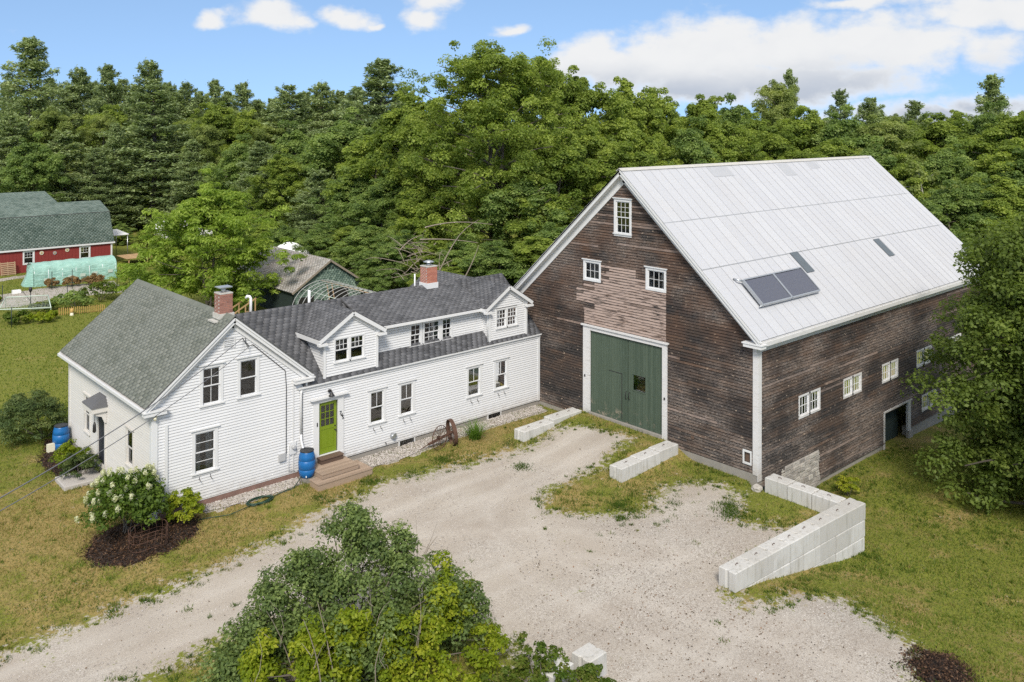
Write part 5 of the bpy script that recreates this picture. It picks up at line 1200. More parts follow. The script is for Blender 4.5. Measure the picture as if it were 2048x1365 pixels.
for k in range(7): MB().tube([(8.5 + k * 1.1, 51.02, -.5), (8.5 + k * 1.1, 51.1, .9), (8.5 + k * 1.1, 51.9, 1.46), (8.5 + k * 1.1, 52.8, 1.44), (8.5 + k * 1.1, 53.5, .3)], .02, 6).build('frame_hoop', M['pvc'], TP)
for k, x in enumerate((9.2, 11.1, 12.1, 13.1, 14.4)):
    MB().box(x, x + .42, 50.93, 50.945, .0 + .05 * k, .28 + .05 * k).build('pale_print', M['netting'], TP)
# garden posts, fence, netting
for k, (x, y, hgt) in enumerate(((4.9, 47, 1.5), (5.2, 46.8, 1.2), (9.2, 48.5, 1.6), (10.6, 47.9, 1.7), (9.0, 43.4, 1.3), (13.6, 46, 1.9), (13.9, 42, 2.0), (3.4, 35.6, 1.5))):
    MB().tube([(x, y, -.45), (x, y, -.4 + hgt)], .03, 6).build('garden_post', M['post'], None, ('thin post at the far left of the garden, by the red shed', 'second thin post at the far left of the garden', 'thin dark post in front of the left part of the tarp', 'thin dark post in front of the middle of the tarp', 'dark post beside the bean patch', 'post at the right end of the garden plot', 'dark post standing right of the tarp tunnel', 'dark post at the near left corner of the netted bed')[k], 'post', 'garden posts')
PF = empty('picket_fence', (8.2, 37, -.4), 'low yellow picket fence at the edge of the garden', 'fence')
for k in range(24):
    x = 6.85 + k * .125; y = 37.55 - .75 * (k / 23) ** .7; hh = .62 + random.uniform(-.04, .04)
    MB().hexa([(x, y, -.42), (x + .06, y, -.42), (x + .06, y + .02, -.42), (x, y + .02, -.42), (x, y, -.4 + hh), (x + .06, y, -.4 + hh), (x + .06, y + .02, -.4 + hh), (x, y + .02, -.4 + hh)], random.random()).build('picket', M['yellow_wood'], PF)
MB().tube([(6.85, 37.57, .0), (8.2, 37.1, .0), (9.8, 36.82, .0)], .012, 5).tube([(6.85, 37.57, -.25), (8.2, 37.1, -.25), (9.8, 36.82, -.25)], .012, 5).build('fence_wire', M['rust'], PF)
co = MB().lathe((7.55, 36.9, -.42), [(.2, 0), (.12, .2), (.1, .32)], 12).build('garden_ornament', M['cream'], None, 'small pale figure with a yellow top standing before the picket fence', 'ornament'); MB().lathe((7.55, 36.9, -.1), [(.1, 0), (.12, .05), (.11, .3)], 12).build('yellow_top', M['yellow_wood'], co)
NB = empty('netted_bed', (5, 38.5, -.4), 'vegetable bed under pale netting on a pipe frame', 'garden bed')
for p in ([(3.5, 39.7, -.4), (3.5, 39.7, .25), (6.45, 38.0, .25), (6.45, 38.0, -.4)], [(4.6, 42.9, -.4), (4.6, 42.9, .5), (7.2, 41.7, .5), (7.2, 41.7, -.4)], [(3.5, 39.7, .25), (4.6, 42.9, .5)], [(6.45, 38.0, .25), (7.2, 41.7, .5)]): MB().tube(p, .035, 6).build('pipe', M['netting'], NB)
net = MB()
for k in range(34): f = k / 33; a = Vector((3.5, 39.7, .24)).lerp(Vector((6.45, 38.0, .24)), f); b = Vector((4.6, 42.9, .49)).lerp(Vector((7.2, 41.7, .49)), f); net.tube([a, (a + b) / 2 - Vector((0, 0, .12)), b], .007, 3)
for k in range(9): f = k / 8; a = Vector((3.5, 39.7, .24)).lerp(Vector((4.6, 42.9, .49)), f); b = Vector((6.45, 38.0, .24)).lerp(Vector((7.2, 41.7, .49)), f); net.tube([a, (a + b) / 2 - Vector((0, 0, .12)), b], .007, 3)
net.build('netting', M['netting'], NB)
MB().box(6.35, 6.95, 48.7, 49.1, -.45, -.08).build('storage_bin', M['pvc'], None, 'white plastic bin at the edge of the garden plot', 'bin')
tb = MB().tube([(6.3, 43.0, -.4), (6.3, 43.0, .7)], .035, 8).lathe((6.3, 43.0, .65), [(.06, 0), (.13, .15), (.13, .3), (.06, .4)], 10).build('garden_torch', M['dark'], None, 'black bird feeder on a pole beside the netted bed', 'feeder'); MB().tube([(6.3, 43.2, .0), (5.9, 43.6, .7)], .02, 5).build('prop', M['dark'], tb)
# ------------------------------------------------------------------ grey garage, hoop frame, odd things behind the house
GA = empty('garage', (21.9, 29, -.6), 'old garage with green shingled gable and weathered grey roof', 'garage')
gy, ga, gb, gp = 25.5, 18.95, 25.0, 21.98; gez, gpz = 1.6, 3.62; kk = (gpz - gez) / (gp - ga + .0)
FGa = Frame((0, gy, 0), (1, 0, 0), (0, -1, 0)); ggr = lambda z: (max(ga + .15, gp - (gpz - .12 - z) / kk), min(gb - .15, gp + (gpz - .12 - z) / kk))
op_ga = [(19.6, 20.6, -.6, 1.0), (22.0, 23.6, -.6, 1.35)]
gw = wall(GA, 'gable_wall', FGa, ggr, -.7, gpz - .12, op_ga, M['deepgreen'])
pts = [(ga + .15, -.6), (gb - .15, -.6), (gb - .15, gez - .05), (gp, gpz - .14), (ga + .15, gez - .05)]
shingles(gw, (0, gy, 0), (1, 0, 0), (0, -.02, 1), [(a, b) for a, b in pts if True], .15, .24, M['sh_wall'], 'wall_shingles', .02)
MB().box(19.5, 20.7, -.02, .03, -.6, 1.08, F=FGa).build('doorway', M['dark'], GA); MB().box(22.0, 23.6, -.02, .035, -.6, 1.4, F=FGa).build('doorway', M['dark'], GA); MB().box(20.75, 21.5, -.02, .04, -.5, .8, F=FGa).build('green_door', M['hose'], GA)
MB().box(ga + .15, ga + .3, gy, 35.4, -.7, gez).build('side_wall', M['deepgreen'], GA); MB().box(gb - .3, gb - .15, gy, 35.4, -.7, gez).build('side_wall', M['deepgreen'], GA); MB().box(ga + .2, gb - .2, 35.2, 35.4, -.7, gez).build('rear_wall', M['deepgreen'], GA)
slope(GA, 'roof_slope', (ga - .1, 35.6, gez - .06), (ga - .1, gy - .25, gez - .06), (gp, gy - .25, gpz), (gp, 35.6, gpz), M['sh_grey'], exp=.16, tab=.35)
slope(GA, 'roof_slope', (gb + .1, gy - .25, gez - .06), (gb + .1, 35.6, gez - .06), (gp, 35.6, gpz), (gp, gy - .25, gpz), M['sh_grey'], exp=.16, tab=.35)
for s in (-1, 1): MB().beam((gp + s * (gp - ga + .1), gy - .26, gez - .14), (gp, gy - .26, gpz - .08), .04, .14).build('rake_board', M['deadwood'], GA)
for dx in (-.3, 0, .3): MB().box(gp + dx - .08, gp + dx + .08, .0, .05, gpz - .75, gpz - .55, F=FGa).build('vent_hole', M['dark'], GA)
BD = MB()
for i in range(9):
    for k in range(14):
        th = math.pi * k / 13; x = 25.3 + (i - 4) * .36; sc = math.cos((i - 4) / 4 * 1.1); BD.v.append((x + .0, 37.6 - (i - 4) * .36 + math.cos(th) * 1.6 * sc, -.4 + 3.75 * (.35 + .65 * sc) * math.sin(th) ** .6 if 0 < k < 13 else -.4))
for i in range(8):
    for k in range(13): BD.face((i * 14 + k, (i + 1) * 14 + k, (i + 1) * 14 + k + 1, i * 14 + k + 1), .5, True)
BD.build('covered_boat', M['pvc'], None, 'white domed cover rising behind the grey garage roof', 'boat cover')
HP = empty('hoop_frame', (20.6, 20.5, -.5), 'bare hoop house frame of pale bent pipes behind the wing roof', 'greenhouse frame')
for k in range(13):
    y = 24.2 - k * .62; m = MB(); m.tube([(20.6 + 2.35 * math.cos(t) * (1 if abs(math.cos(t)) < .98 else 1), y, -.5 + 1.0 + 1.9 * math.sin(t) if 0 <= t <= math.pi else 0) for t in np.linspace(0, math.pi, 22)], .02, 6)
    m.tube([(20.6 - 2.35, y, -.5), (20.6 - 2.35, y, .52)], .028, 6).tube([(20.6 + 2.35, y, -.5), (20.6 + 2.35, y, .52)], .028, 6); m.build('hoop', M['meter'], HP)
for dx, dz in ((0, 2.38), (-1.5, 1.95), (1.5, 1.95)): MB().tube([(20.6 + dx, 24.3, dz), (20.6 + dx, 16.7, dz)], .025, 6).build('purlin', M['pallet'] if dx == 0 else M['netting'], HP)
MB().beam((18.3, 24.1, .9), (20.3, 24.1, .55), .05, .08).build('brace', M['railing'], HP)
for x in (21.4, 21.8): MB().beam((x, 24.0, -.4), (x - .3, 24.3, 2.0), .04, .06).build('ladder_rail', M['pallet'], HP)
# deck and stair behind the house, white trailer beyond
DK = empty('wooden_deck', (19.5, 59, -.5), 'low wooden platform beside the red shed', 'deck')
for k in range(10): MB().box(18.2 + k * .4, 18.58 + k * .4, 57.5, 60.5, .22, .27, random.random()).build('deck_board', M['railing'], DK)
for x, y in ((18.4, 57.6), (20.2, 57.6), (22, 57.6), (22, 60.3)): MB().box(x, x + .1, y, y + .1, -.5, .22).build('post', M['railing'], DK)
TR = empty('camper_trailer', (30, 72, -.5), 'white camper trailer glimpsed through the feathery tree', 'trailer')
MB().slab([(26.5, 70.8, .1), (32.5, 70.8, .1), (32.8, 70.8, 1.0), (32.3, 70.8, 2.2), (27, 70.8, 2.2), (26.3, 70.8, 1.2)], (0, 2.2, 0)).build('body', M['pvc'], TR); MB().box(27.4, 28.6, 70.76, 70.79, 1.2, 1.8).build('window', M['glass'], TR); MB().box(29.6, 31.6, 70.76, 70.79, 1.2, 1.8).build('window', M['glass'], TR)
for x in (29.2, 30.1): MB().lathe((x, 70.9, -.12), [(.38, 0), (.38, .2)], 16, axis='Y').build('wheel', M['black_lid'], TR)
CN = MB().slab([(17.8, 62.3, 2.0), (20.0, 62.3, 2.05), (20.0, 66, 2.2), (17.8, 66, 2.2)], (0, 0, .07)).build('canopy', M['pvc'], None, 'thin pale canopy roof sticking out right of the red shed', 'canopy')
for x in (19.9,):
    for y in (62.4, 65.9): MB().tube([(x, y, -.5), (x, y, 2.05)], .04, 6).build('post', M['galv'], CN)
ST = empty('garden_stair', (15.2, 25, -.4), 'small wooden stair with handrail behind the main chimney', 'stair')
for k in range(5): MB().box(14.2 + k * .3, 14.55 + k * .3, 24.4, 25.4, .0 + k * .18 - .05, .0 + k * .18, random.random()).build('tread', M['pallet'], ST)
for y in (24.4, 25.4):
    MB().beam((14.1, y, .9), (15.7, y, 1.75), .05, .08).build('handrail', M['railing'], ST)
    for k in range(3): MB().box(14.2 + k * .7, 14.27 + k * .7, y - .03, y + .03, -.4, .95 + k * .37).build('post', M['railing'], ST)
# ------------------------------------------------------------------ vegetation builders
def norm(v): return v / (np.linalg.norm(v, axis=-1, keepdims=True) + 1e-9)
def leaf_quads(rng, P, Nrm, size, aspect=.55, tint=None, droop=0.0):
    n = len(P); r = norm(rng.normal(size=(n, 3))); t1 = norm(np.cross(Nrm, r)); t2 = np.cross(Nrm, t1)
    s = size * rng.uniform(.55, 1.45, (n, 1)); a = t1 * s * .5; b = t2 * s * .5 * aspect; bend = Nrm * s * .12
    V = np.stack([P - a, P - a * .1 + b + bend, P + a, P - a * .1 - b + bend], 1).reshape(-1, 3)
    F_ = np.arange(4 * n).reshape(-1, 4)
    if tint is None: tint = rng.uniform(0, 1, n)
    return V, F_, np.clip(tint, 0, 1)
def clump_leaves(rng, C_, R, n, size, flat_=.75, aspect=.55, up=.45, base_t=.35, var=.25, shell=.3):
    """leaves spread through clumps centred at C_ (k,3) with radius R (k,)"""
    k = len(C_); idx = np.repeat(np.arange(k), n); d = norm(rng.normal(size=(k * n, 3))); d[:, 2] = np.where(rng.random(k * n) < .75, np.abs(d[:, 2]), d[:, 2])
    rad = R[idx] * (shell + (1 - shell) * rng.random(k * n) ** .6)
    P = C_[idx] + d * rad[:, None] * np.array([1, 1, flat_]); N_ = norm(d * .7 + np.array([0, 0, up]) + rng.normal(0, .40, (k * n, 3)))
    ct = rng.uniform(-.26, .26, k)
    return leaf_quads(rng, P, N_, size, aspect, base_t + ct[idx] + rng.uniform(-var, var, k * n))
def cat(parts):
    V = []; F_ = []; T = []; o = 0
    for v, f, t in parts: V.append(v); F_.append(f + o); T.append(t); o += len(v)
    return np.concatenate(V), np.concatenate(F_), np.concatenate(T)
def limb(m, p, q, r0, r1, rng, bend=.12, n=5, seg=5):
    p = np.array(p, float); q = np.array(q, float); L = np.linalg.norm(q - p); off = rng.normal(0, bend * L, 3); pts = []
    for i in range(n + 1): t = i / n; pts.append(p + (q - p) * t + off * math.sin(math.pi * t) + np.array([0, 0, .06 * L * math.sin(math.pi * t)]))
    m.tube(pts, [r0 + (r1 - r0) * i / n for i in range(n + 1)], seg, cap=False); return pts
def deciduous(seed, Ht, R, cb, nb, ns, nl, lsize, prof, aspect=.6, trunk_r=.22, flat_=.95, base_t=.4, rc=(.11, .19), lean=0.0, multi=1, gap=.0, droop=.0):
    rng = np.random.default_rng(seed); wood = MB(); cents = []; rads = []
    for s in range(multi):
        top = np.array([rng.normal(0, .08 * Ht + (.1 * R if multi > 1 else 0)), rng.normal(0, .08 * Ht), Ht * .9]) * (np.array([.5, .5, 1]))
        tp = limb(wood, (rng.normal(0, .1 * (multi > 1)), rng.normal(0, .1 * (multi > 1)), -.3), top, trunk_r / math.sqrt(multi), trunk_r * .18, rng, .03, 9, 7)
        tp = np.array(tp)
        for i in range(nb // multi):
            t = cb + (0.97 - cb) * ((i + rng.random() * .8) / (nb // multi)); a = i * 2.399 + rng.normal(0, .35)
            f = t * (len(tp) - 1); j = min(int(f), len(tp) - 2); b0 = tp[j] + (tp[j + 1] - tp[j]) * (f - j)
            rr_ = R * prof((t - cb) / (1 - cb)) * rng.uniform(.7, 1.06); rise = rr_ * rng.uniform(.05, .45) - droop * rr_
            e = b0 + np.array([math.cos(a) * rr_, math.sin(a) * rr_, rise])
            pts = np.array(limb(wood, b0 - np.array([0, 0, rr_ * .12]), e, trunk_r * .34 * (1 - .6 * t), .015 * trunk_r / .2, rng, .07, 5, 5))
            for s_ in range(ns):
                u = .35 + .7 * rng.random(); jj = min(int(u * 5), 4); c = pts[jj] + (pts[jj + 1] - pts[jj]) * (u * 5 - jj) if u < 1 else e
                c = c + rng.normal(0, 1, 3) * rr_ * .18 * np.array([1, 1, .7]); cents.append(c); rads.append(R * rng.uniform(*rc))
        for s_ in range(ns * 2): cents.append(tp[-1] + rng.normal(0, .16 * R, 3) * np.array([1, 1, .9])); rads.append(R * rng.uniform(*rc) * .8)
    C_ = np.array(cents); R_ = np.array(rads); C_[:, 2] = np.maximum(C_[:, 2], R_ * .6)
    leaves = clump_leaves(rng, C_, R_, nl, lsize, flat_, aspect, base_t=base_t)
    return wood, leaves
def pine(seed, Ht, R, cb, nw, nbr, nn, lsize, top=.35):
    rng = np.random.default_rng(seed); wood = MB(); limb(wood, (0, 0, -.3), (rng.normal(0, .2), rng.normal(0, .2), Ht * .985), .24, .03, rng, .006, 8, 7); P = []; N_ = []; T = []
    for i in range(nw):
        t = cb + (1 - cb) * (i + .3 * rng.random()) / nw; z = t * Ht; q = (t - cb) / (1 - cb); L0 = R * (.06 + .94 * (1 - q) ** .72) * (0.72 + .28 * min(1, q * 5))
        for b in range(nbr):
            if rng.random() < .2: continue
            a = 2 * math.pi * (b + rng.random() * .7) / nbr + i * .9; L = L0 * rng.uniform(.4, 1.25); up = rng.uniform(-.04, .28) + .35 * q ** 3
            e = np.array([math.cos(a) * L, math.sin(a) * L, z + L * up]); limb(wood, (0, 0, z - .1), e, .05, .012, rng, .04, 3, 4)
            d = norm(np.array([math.cos(a), math.sin(a), up])); n_ = int(nn * (.4 + L / R)); u = rng.uniform(.22, 1.05, n_) ** .8; wdt = .30 * L * np.sin(np.clip(u, 0, 1) * 2.6) + .12
            sd_ = np.array([-math.sin(a), math.cos(a), 0]); p = np.array([0, 0, z - .1]) + np.outer(u, e - np.array([0, 0, z - .1])) + np.outer(rng.normal(0, 1, n_) * wdt * .62, sd_); p[:, 2] += rng.normal(.07, .17, n_) + .10 * np.abs(u - .3) * L * .3
            P.append(p); N_.append(norm(np.array([0, 0, 1]) + rng.normal(0, .55, (n_, 3)))); T.append(.42 + rng.uniform(-.15, .15) + rng.uniform(-.3, .3, n_))
    P = np.concatenate(P); N_ = np.concatenate(N_); T = np.concatenate(T)
    return wood, leaf_quads(rng, P, N_, lsize, .34, T)
def proto(name, wood, leaves, mleaf, mbark):
    V, F_, T = leaves
    return wood.mesh(name + '_trunk', mbark), np_mesh(name + '_crown', V, F_, mleaf, T)
round_p = lambda q: math.sin(math.pi * min(1, .18 + .82 * q)) ** .7 * .95 + .08
tall_p = lambda q: (1 - q) ** .55 * .8 + .25
PROTO = {'maple': [], 'ash': [], 'dark': [], 'pine': [], 'birch': []}
for s in range(4): PROTO['maple'].append((16., 4.6, *proto('maple', *deciduous(10 + s, 16, 4.4, .08, 36, 9, 190, .225, round_p, base_t=.5), M['maple'], M['bark'])))
for s in range(2): PROTO['ash'].append((15., 4.5, *proto('ash', *deciduous(20 + s, 15, 4.3, .10, 34, 8, 190, .225, tall_p, aspect=.4, base_t=.45), M['ashleaf'], M['bark'])))
for s in range(2): PROTO['dark'].append((14., 4.8, *proto('dark', *deciduous(30 + s, 14, 4.6, .05, 36, 9, 190, .225, round_p, base_t=.45), M['darkleaf'], M['bark'])))
for s in range(4): PROTO['pine'].append((19., 4.6, *proto('pine', *pine(40 + s, 19, 4.8, .03 if s < 2 else .12, 27, 7, 200, .34), M['pineleaf'], M['bark'])))
PROTO['birch'].append((10., 2.6, *proto('birch', *deciduous(50, 10, 2.6, .45, 15, 3, 50, .22, tall_p, base_t=.5, multi=3, trunk_r=.2), M['ashleaf'], M['birchbark'])))
cnt = {k: 0 for k in PROTO}
WORD = {'maple': 'maple_tree', 'ash': 'ash_tree', 'dark': 'broadleaf_tree', 'pine': 'pine_tree', 'birch': 'birch_tree'}
def place(kind, x, y, hh, wd, label, group='trees of the forest edge', v=None, name=None, cat_='tree'):
    i = cnt[kind] % len(PROTO[kind]) if v is None else v; cnt[kind] += 1; h0, r0, mt, mc = PROTO[kind][i]; g = h1(x, y)
    o = bpy.data.objects.new(name or WORD[kind], None); o['local'] = 1; COL.objects.link(o); o.location = (x, y, g - .05); sxy = wd / 2 / r0; o.scale = (sxy, sxy * random.uniform(.92, 1.08), hh / h0); o.rotation_euler = (0, 0, random.uniform(0, 6.28)); set_props(o, label, cat_, group)
    for nm, me in (('trunk', mt), ('crown', mc)):
        c = bpy.data.objects.new(nm, me); c.parent = o; COL.objects.link(c)
    return o
TREES = [
('pine', 22.4, 111.9, 25.8, 12.2, 'tall dark pine rising highest at the far left of the tree line'),
('ash', 22.8, 98.0, 16.2, 10.2, 'rounded leafy tree below the tallest left pine'),
('pine', 31.5, 119.8, 22.4, 8.1, 'narrow pine top just right of the tallest left pine'),
('pine', 34.2, 114.7, 22.6, 8.8, 'narrow pine top left of the twin-topped pine crown'),
('pine', 38.1, 107.1, 23.2, 9.4, 'pointed pine top above the broad layered pine'),
('pine', 31.4, 87.4, 18.7, 13.4, 'broad white pine with horizontal layered boughs behind the red shed'),
('pine', 20.4, 86.6, 12.7, 9.4, 'bluish young pine directly behind the green shed roof'),
('ash', 28.4, 98.3, 15.4, 8.5, 'olive leafy tree between two pines at left'),
('pine', 16.9, 98.0, 14.6, 9.9, 'dark pine cut by the left picture edge'),
('maple', 41.5, 89.1, 17.1, 10.8, 'leafy tree with dark pine tops behind its crown, left of centre'),
('pine', 43.4, 106.3, 20.0, 7.6, 'small pine top right of the broad layered pine'),
('pine', 48.5, 107.0, 20.5, 7.8, 'middle one of three small pine tops on the skyline'),
('pine', 51.9, 104.0, 20.2, 7.8, 'third small pine top on the skyline, beside the dip'),
('ash', 40.7, 95.2, 14.9, 8.9, 'olive tree showing a bare trunk right of the layered pine'),
('pine', 49.9, 84.1, 19.1, 10.9, 'pine right of the dip in the skyline'),
('pine', 55.4, 84.5, 19.7, 9.0, 'bushy pine top left of the tall white pine'),
('ash', 45.1, 83.1, 13.9, 9.9, 'pale leafy tree below the dip in the skyline'),
('dark', 42.3, 66.7, 13.2, 10.0, 'dark green leafy tree above the grey garage roof'),
('pine', 53.6, 65.8, 21.9, 12.6, 'tall white pine with a flat broad top left of the big maple'),
('dark', 43.6, 58.7, 14.4, 11.3, 'dark leafy tree under the tall flat-topped pine'),
('pine', 35.8, 51.0, 8.9, 6.9, 'pale young pine growing low behind the garage'),
('maple', 38.8, 45.5, 13.3, 9.9, 'leafy maple touching the left side of the big maple'),
('maple', 39.7, 39.3, 16.6, 9.9, 'maple crown leaning on the big maple from the left'),
('maple', 38.7, 32.0, 15.7, 8.3, 'lower maple in front of the big maple at its left'),
('maple', 48.2, 28.8, 20.4, 9.2, 'tall maple shoulder on the right of the big maple'),
('maple', 52.8, 27.4, 18.8, 9.0, 'yellow-green maple above the barn peak'),
('maple', 60.0, 28.9, 18.5, 9.0, 'maple directly above the near end of the barn ridge'),
('maple', 64.7, 27.3, 17.7, 9.2, 'maple behind the barn ridge, second from its near end'),
('maple', 70.1, 26.5, 17.3, 9.0, 'maple behind the middle of the barn ridge'),
('dark', 76.6, 27.3, 16.1, 8.8, 'low dark tree in the skyline notch behind the barn'),
('ash', 83.9, 26.0, 19.6, 9.2, 'tall airy tree with a pale crown above the barn roof'),
('pine', 98.2, 32.0, 21.0, 5.2, 'thin pine tip beside the tall airy tree'),
('pine', 105.3, 28.2, 18.4, 6.4, 'pointed spruce-like pine on the right skyline'),
('pine', 104.6, 23.4, 17.3, 8.2, 'ragged pine right of the pointed one'),
('maple', 73.3, 22.2, 14.6, 9.4, 'maple behind the barn ridge under the tall airy tree'),
('maple', 76.7, 17.7, 15.6, 10.4, 'maple behind the far part of the barn ridge'),
('dark', 77.5, 13.0, 14.6, 10.1, 'dark leafy tree above the far barn gable'),
('ash', 79.0, 8.9, 14.7, 9.4, 'olive tree right of the far barn gable'),
('maple', 86.2, 7.7, 15.1, 10.3, 'leafy tree behind the white birch stems'),
('dark', 91.6, 5.5, 15.3, 10.0, 'dark tree under the lone pine at right'),
('maple', 90.6, 1.0, 15.1, 10.1, 'leafy tree cut by the right picture edge on the skyline'),
('pine', 116.2, 22.3, 17.0, 7.2, 'faint pine top behind the olive tree at right'),
('pine', 110.4, 10.1, 19.9, 7.8, 'lone pine standing clear of the right skyline'),
('birch', 70.9, 2.7, 10.4, 5.1, 'birch with bare white stems beyond the far barn corner'),
('birch', 66.7, -1.6, 9.1, 4.7, 'second white birch nearer the right edge'),
('dark', 76.8, 2.8, 11.7, 7.8, 'dark leafy tree between the birches'),
('maple', 74.0, -2.8, 11.9, 8.6, 'leafy tree above the big near tree at right'),
('maple', 40.7, 19.4, 13.0, 7.9, 'maple filling the space left of the barn peak'),
('maple', 46.2, 19.9, 12.1, 7.9, 'maple tucked behind the barn gable'),
]
for kind, x, y, hh, wd, lab in TREES:
    place(kind, x, y, hh * 1.03, wd * (1.34 if kind == 'pine' else 1.12), lab, v=((2 if hh > 19.2 else 0) + cnt['pine'] % 2) if kind == 'pine' else None)
# the wood goes on behind the edge
rb_ = random.Random(21); fwx, fwy, rtx, rty = .6738, .7390, .7390, -.6738
k = 0
for d, step, h0_, h1_ in ((132, 60, 12.5, 15.2), (150, 62, 13.8, 16.8), (172, 66, 14.8, 17.4)):
    px = -350
    while px < 2400:
        dd = d + rb_.uniform(-8, 8); s = (px - 1024) / 1729 * dd; x = -11.1 + fwx * dd + rtx * s; y = -30.8 + fwy * dd + rty * s
        kind = rb_.choice(['pine', 'maple', 'ash', 'dark'] if px < 900 else ['maple', 'maple', 'ash', 'dark', 'pine'])
        place(kind, x, y, rb_.uniform(h0_, h1_) * (1.13 if px < 760 else 1) * (1.08 if kind == 'pine' and d > 140 else 1), rb_.uniform(8.5, 11.5), 'tree crowded in the wood behind the front row of trees', 'trees inside the wood'); px += step * rb_.uniform(.8, 1.2)
for px, py, d in ((15, 165, 146), (100, 158, 148), (135, 172, 138), (185, 165, 146), (245, 160, 146), (272, 172, 140), (335, 168, 146), (352, 186, 136), (402, 184, 146), (455, 186, 148), (515, 202, 146), (545, 198, 142), (612, 186, 140), (680, 184, 136), (715, 176, 132), (812, 176, 128)):
    s = (px - 1024) / 1729 * d; place('pine', -11.1 + fwx * d + rtx * s, -30.8 + fwy * d + rty * s, 13.68 + .5 + (247 - py) / 1729 * d, 11.5, 'tree crowded in the wood behind the front row of trees', 'trees inside the wood', v=rb_.choice((2, 3, 0)))
# front filler rows that close the wood below the crowns
LOWT = [
    (70, 104, 12, 9, 'dark', 'broadleaf crown directly above the roof of the green-roofed building'),
    (190, 108, 11, 8, 'pine', 'low pine just right of the green-roofed building'),
    (232, 112, 14, 8, 'pine', 'low pine at the left foot of the broad layered pine'),
    (385, 110, 12, 8, 'pine', 'low pine at the right foot of the broad layered pine'),
    (420, 112, 14.5, 8, 'ash', 'olive tree right of the layered pine, lower than its neighbours'),
    (470, 106, 12, 9, 'dark', 'dark tree above the left side of the feathery tree'),
    (520, 102, 12, 9, 'pine', 'low pine above the right side of the feathery tree'),
    (562, 98, 11, 8, 'maple', 'low leafy tree above the covered boat behind the garage'),
    (700, 88, 9, 9, 'dark', 'dark low tree behind the right end of the garage roof'),
    (770, 82, 9, 9, 'dark', 'dark low tree left above the wing chimney'),
    (850, 76, 9, 9, 'maple', 'low maple straight above the wing chimney'),
    (1060, 70, 10, 9, 'dark', 'dark low tree above the right wing dormer'),
    (1120, 70, 9, 8, 'maple', 'low maple beside the left rake of the barn roof'),
    (1160, 78, 14, 9, 'maple', 'maple peeking over the left barn rake'),
    (1290, 86, 14, 9, 'maple', 'maple above the barn ridge just right of the gable peak'),
    (1360, 88, 14, 9, 'dark', 'dark tree above the first third of the barn ridge'),
    (1440, 90, 14, 9, 'maple', 'maple above the middle of the barn ridge, lower one'),
    (1540, 90, 14, 9, 'maple', 'maple above the barn ridge where the roof patches lie'),
    (1650, 88, 13, 10, 'maple', 'maple above the last third of the barn ridge'),
    (1740, 85, 12, 10, 'dark', 'dark tree at the far end of the barn ridge'),
    (1820, 82, 11, 9, 'maple', 'low maple just right of the far barn rake'),
    (1880, 72, 9, 8, 'dark', 'dark low tree at the foot of the white birches'),
    (1950, 72, 9, 8, 'dark', 'dark low tree between the birches and the right edge'),
    (2020, 70, 9.5, 9, 'maple', 'low leafy tree above the near maple at the right edge'),
    (2090, 74, 11, 10, 'dark', 'dark tree cut by the right picture edge'),
]
for px, d, hh, wd, kind, lab in LOWT:
    s = (px - 1024) / 1729 * d; place(kind, -11.1 + fwx * d + rtx * s, -30.8 + fwy * d + rty * s, hh, wd, lab, 'low trees at the foot of the wood')
# big maple behind the wing
w_, l_ = deciduous(77, 21.0, 6.4, .12, 74, 10, 160, .21, lambda q: (.55 + .75 * math.sin(math.pi * min(1, .25 + .62 * q))) * (1 - .35 * q), base_t=.52, trunk_r=.42, rc=(.08, .15), multi=2)
mt, mc = proto('big_maple', w_, l_, M['maple'], M['bark'])
def single(name, x, y, mt, mc, label, cat_='tree', group=None, rz=0, z=None):
    o = empty(name, (x, y, (h1(x, y) if z is None else z) - .03), label, cat_, group); o['local'] = 1; o.rotation_euler = (0, 0, rz)
    for nm, me in (('trunk', mt), ('crown', mc)):
        c = bpy.data.objects.new(nm, me); c.parent = o; COL.objects.link(c)
    return o
single('maple_tree', 37.5, 25.0, mt, mc, 'tallest broad maple rising behind the wing chimney')
# feathery locust behind the house
w_, l_ = deciduous(81, 9.2, 4.9, .12, 44, 9, 110, .25, lambda q: .75 + .4 * math.sin(math.pi * q) - .45 * q, aspect=.34, base_t=.42, trunk_r=.16, flat_=.6, rc=(.10, .17), multi=3, droop=.12)
mt, mc = proto('locust', w_, l_, M['locust'], M['bark']); single('locust_tree', 14.6, 29.6, mt, mc, 'light green feathery tree standing behind the main roof')
w_, l_ = deciduous(82, 6.0, 3.4, .12, 16, 4, 85, .28, round_p, aspect=.3, base_t=.45, trunk_r=.1, flat_=.45, multi=2, droop=.1)
mt2, mc2 = proto('locust', w_, l_, M['locust'], M['bark']); single('locust_tree', 11.6, 31.5, mt2, mc2, 'smaller feathery tree left of the light green one behind the roof'); single('locust_tree', 16.6, 27.2, mt2, mc2, 'feathery sapling reaching over the left edge of the garage roof', rz=2)
# big near maple at the right
w_, l_ = deciduous(91, 12.6, 5.0, .06, 116, 8, 190, .165, lambda q: .72 + .45 * math.sin(math.pi * (.12 + .72 * q)) - .62 * q ** 1.3, base_t=.45, trunk_r=.3, rc=(.11, .17), droop=.16)
mt, mc = proto('near_maple', w_, l_, M['midleaf'], M['bark_dark']); single('maple_tree', 29.5, -19.8, mt, mc, 'big leafy maple at the right edge beside the barn')
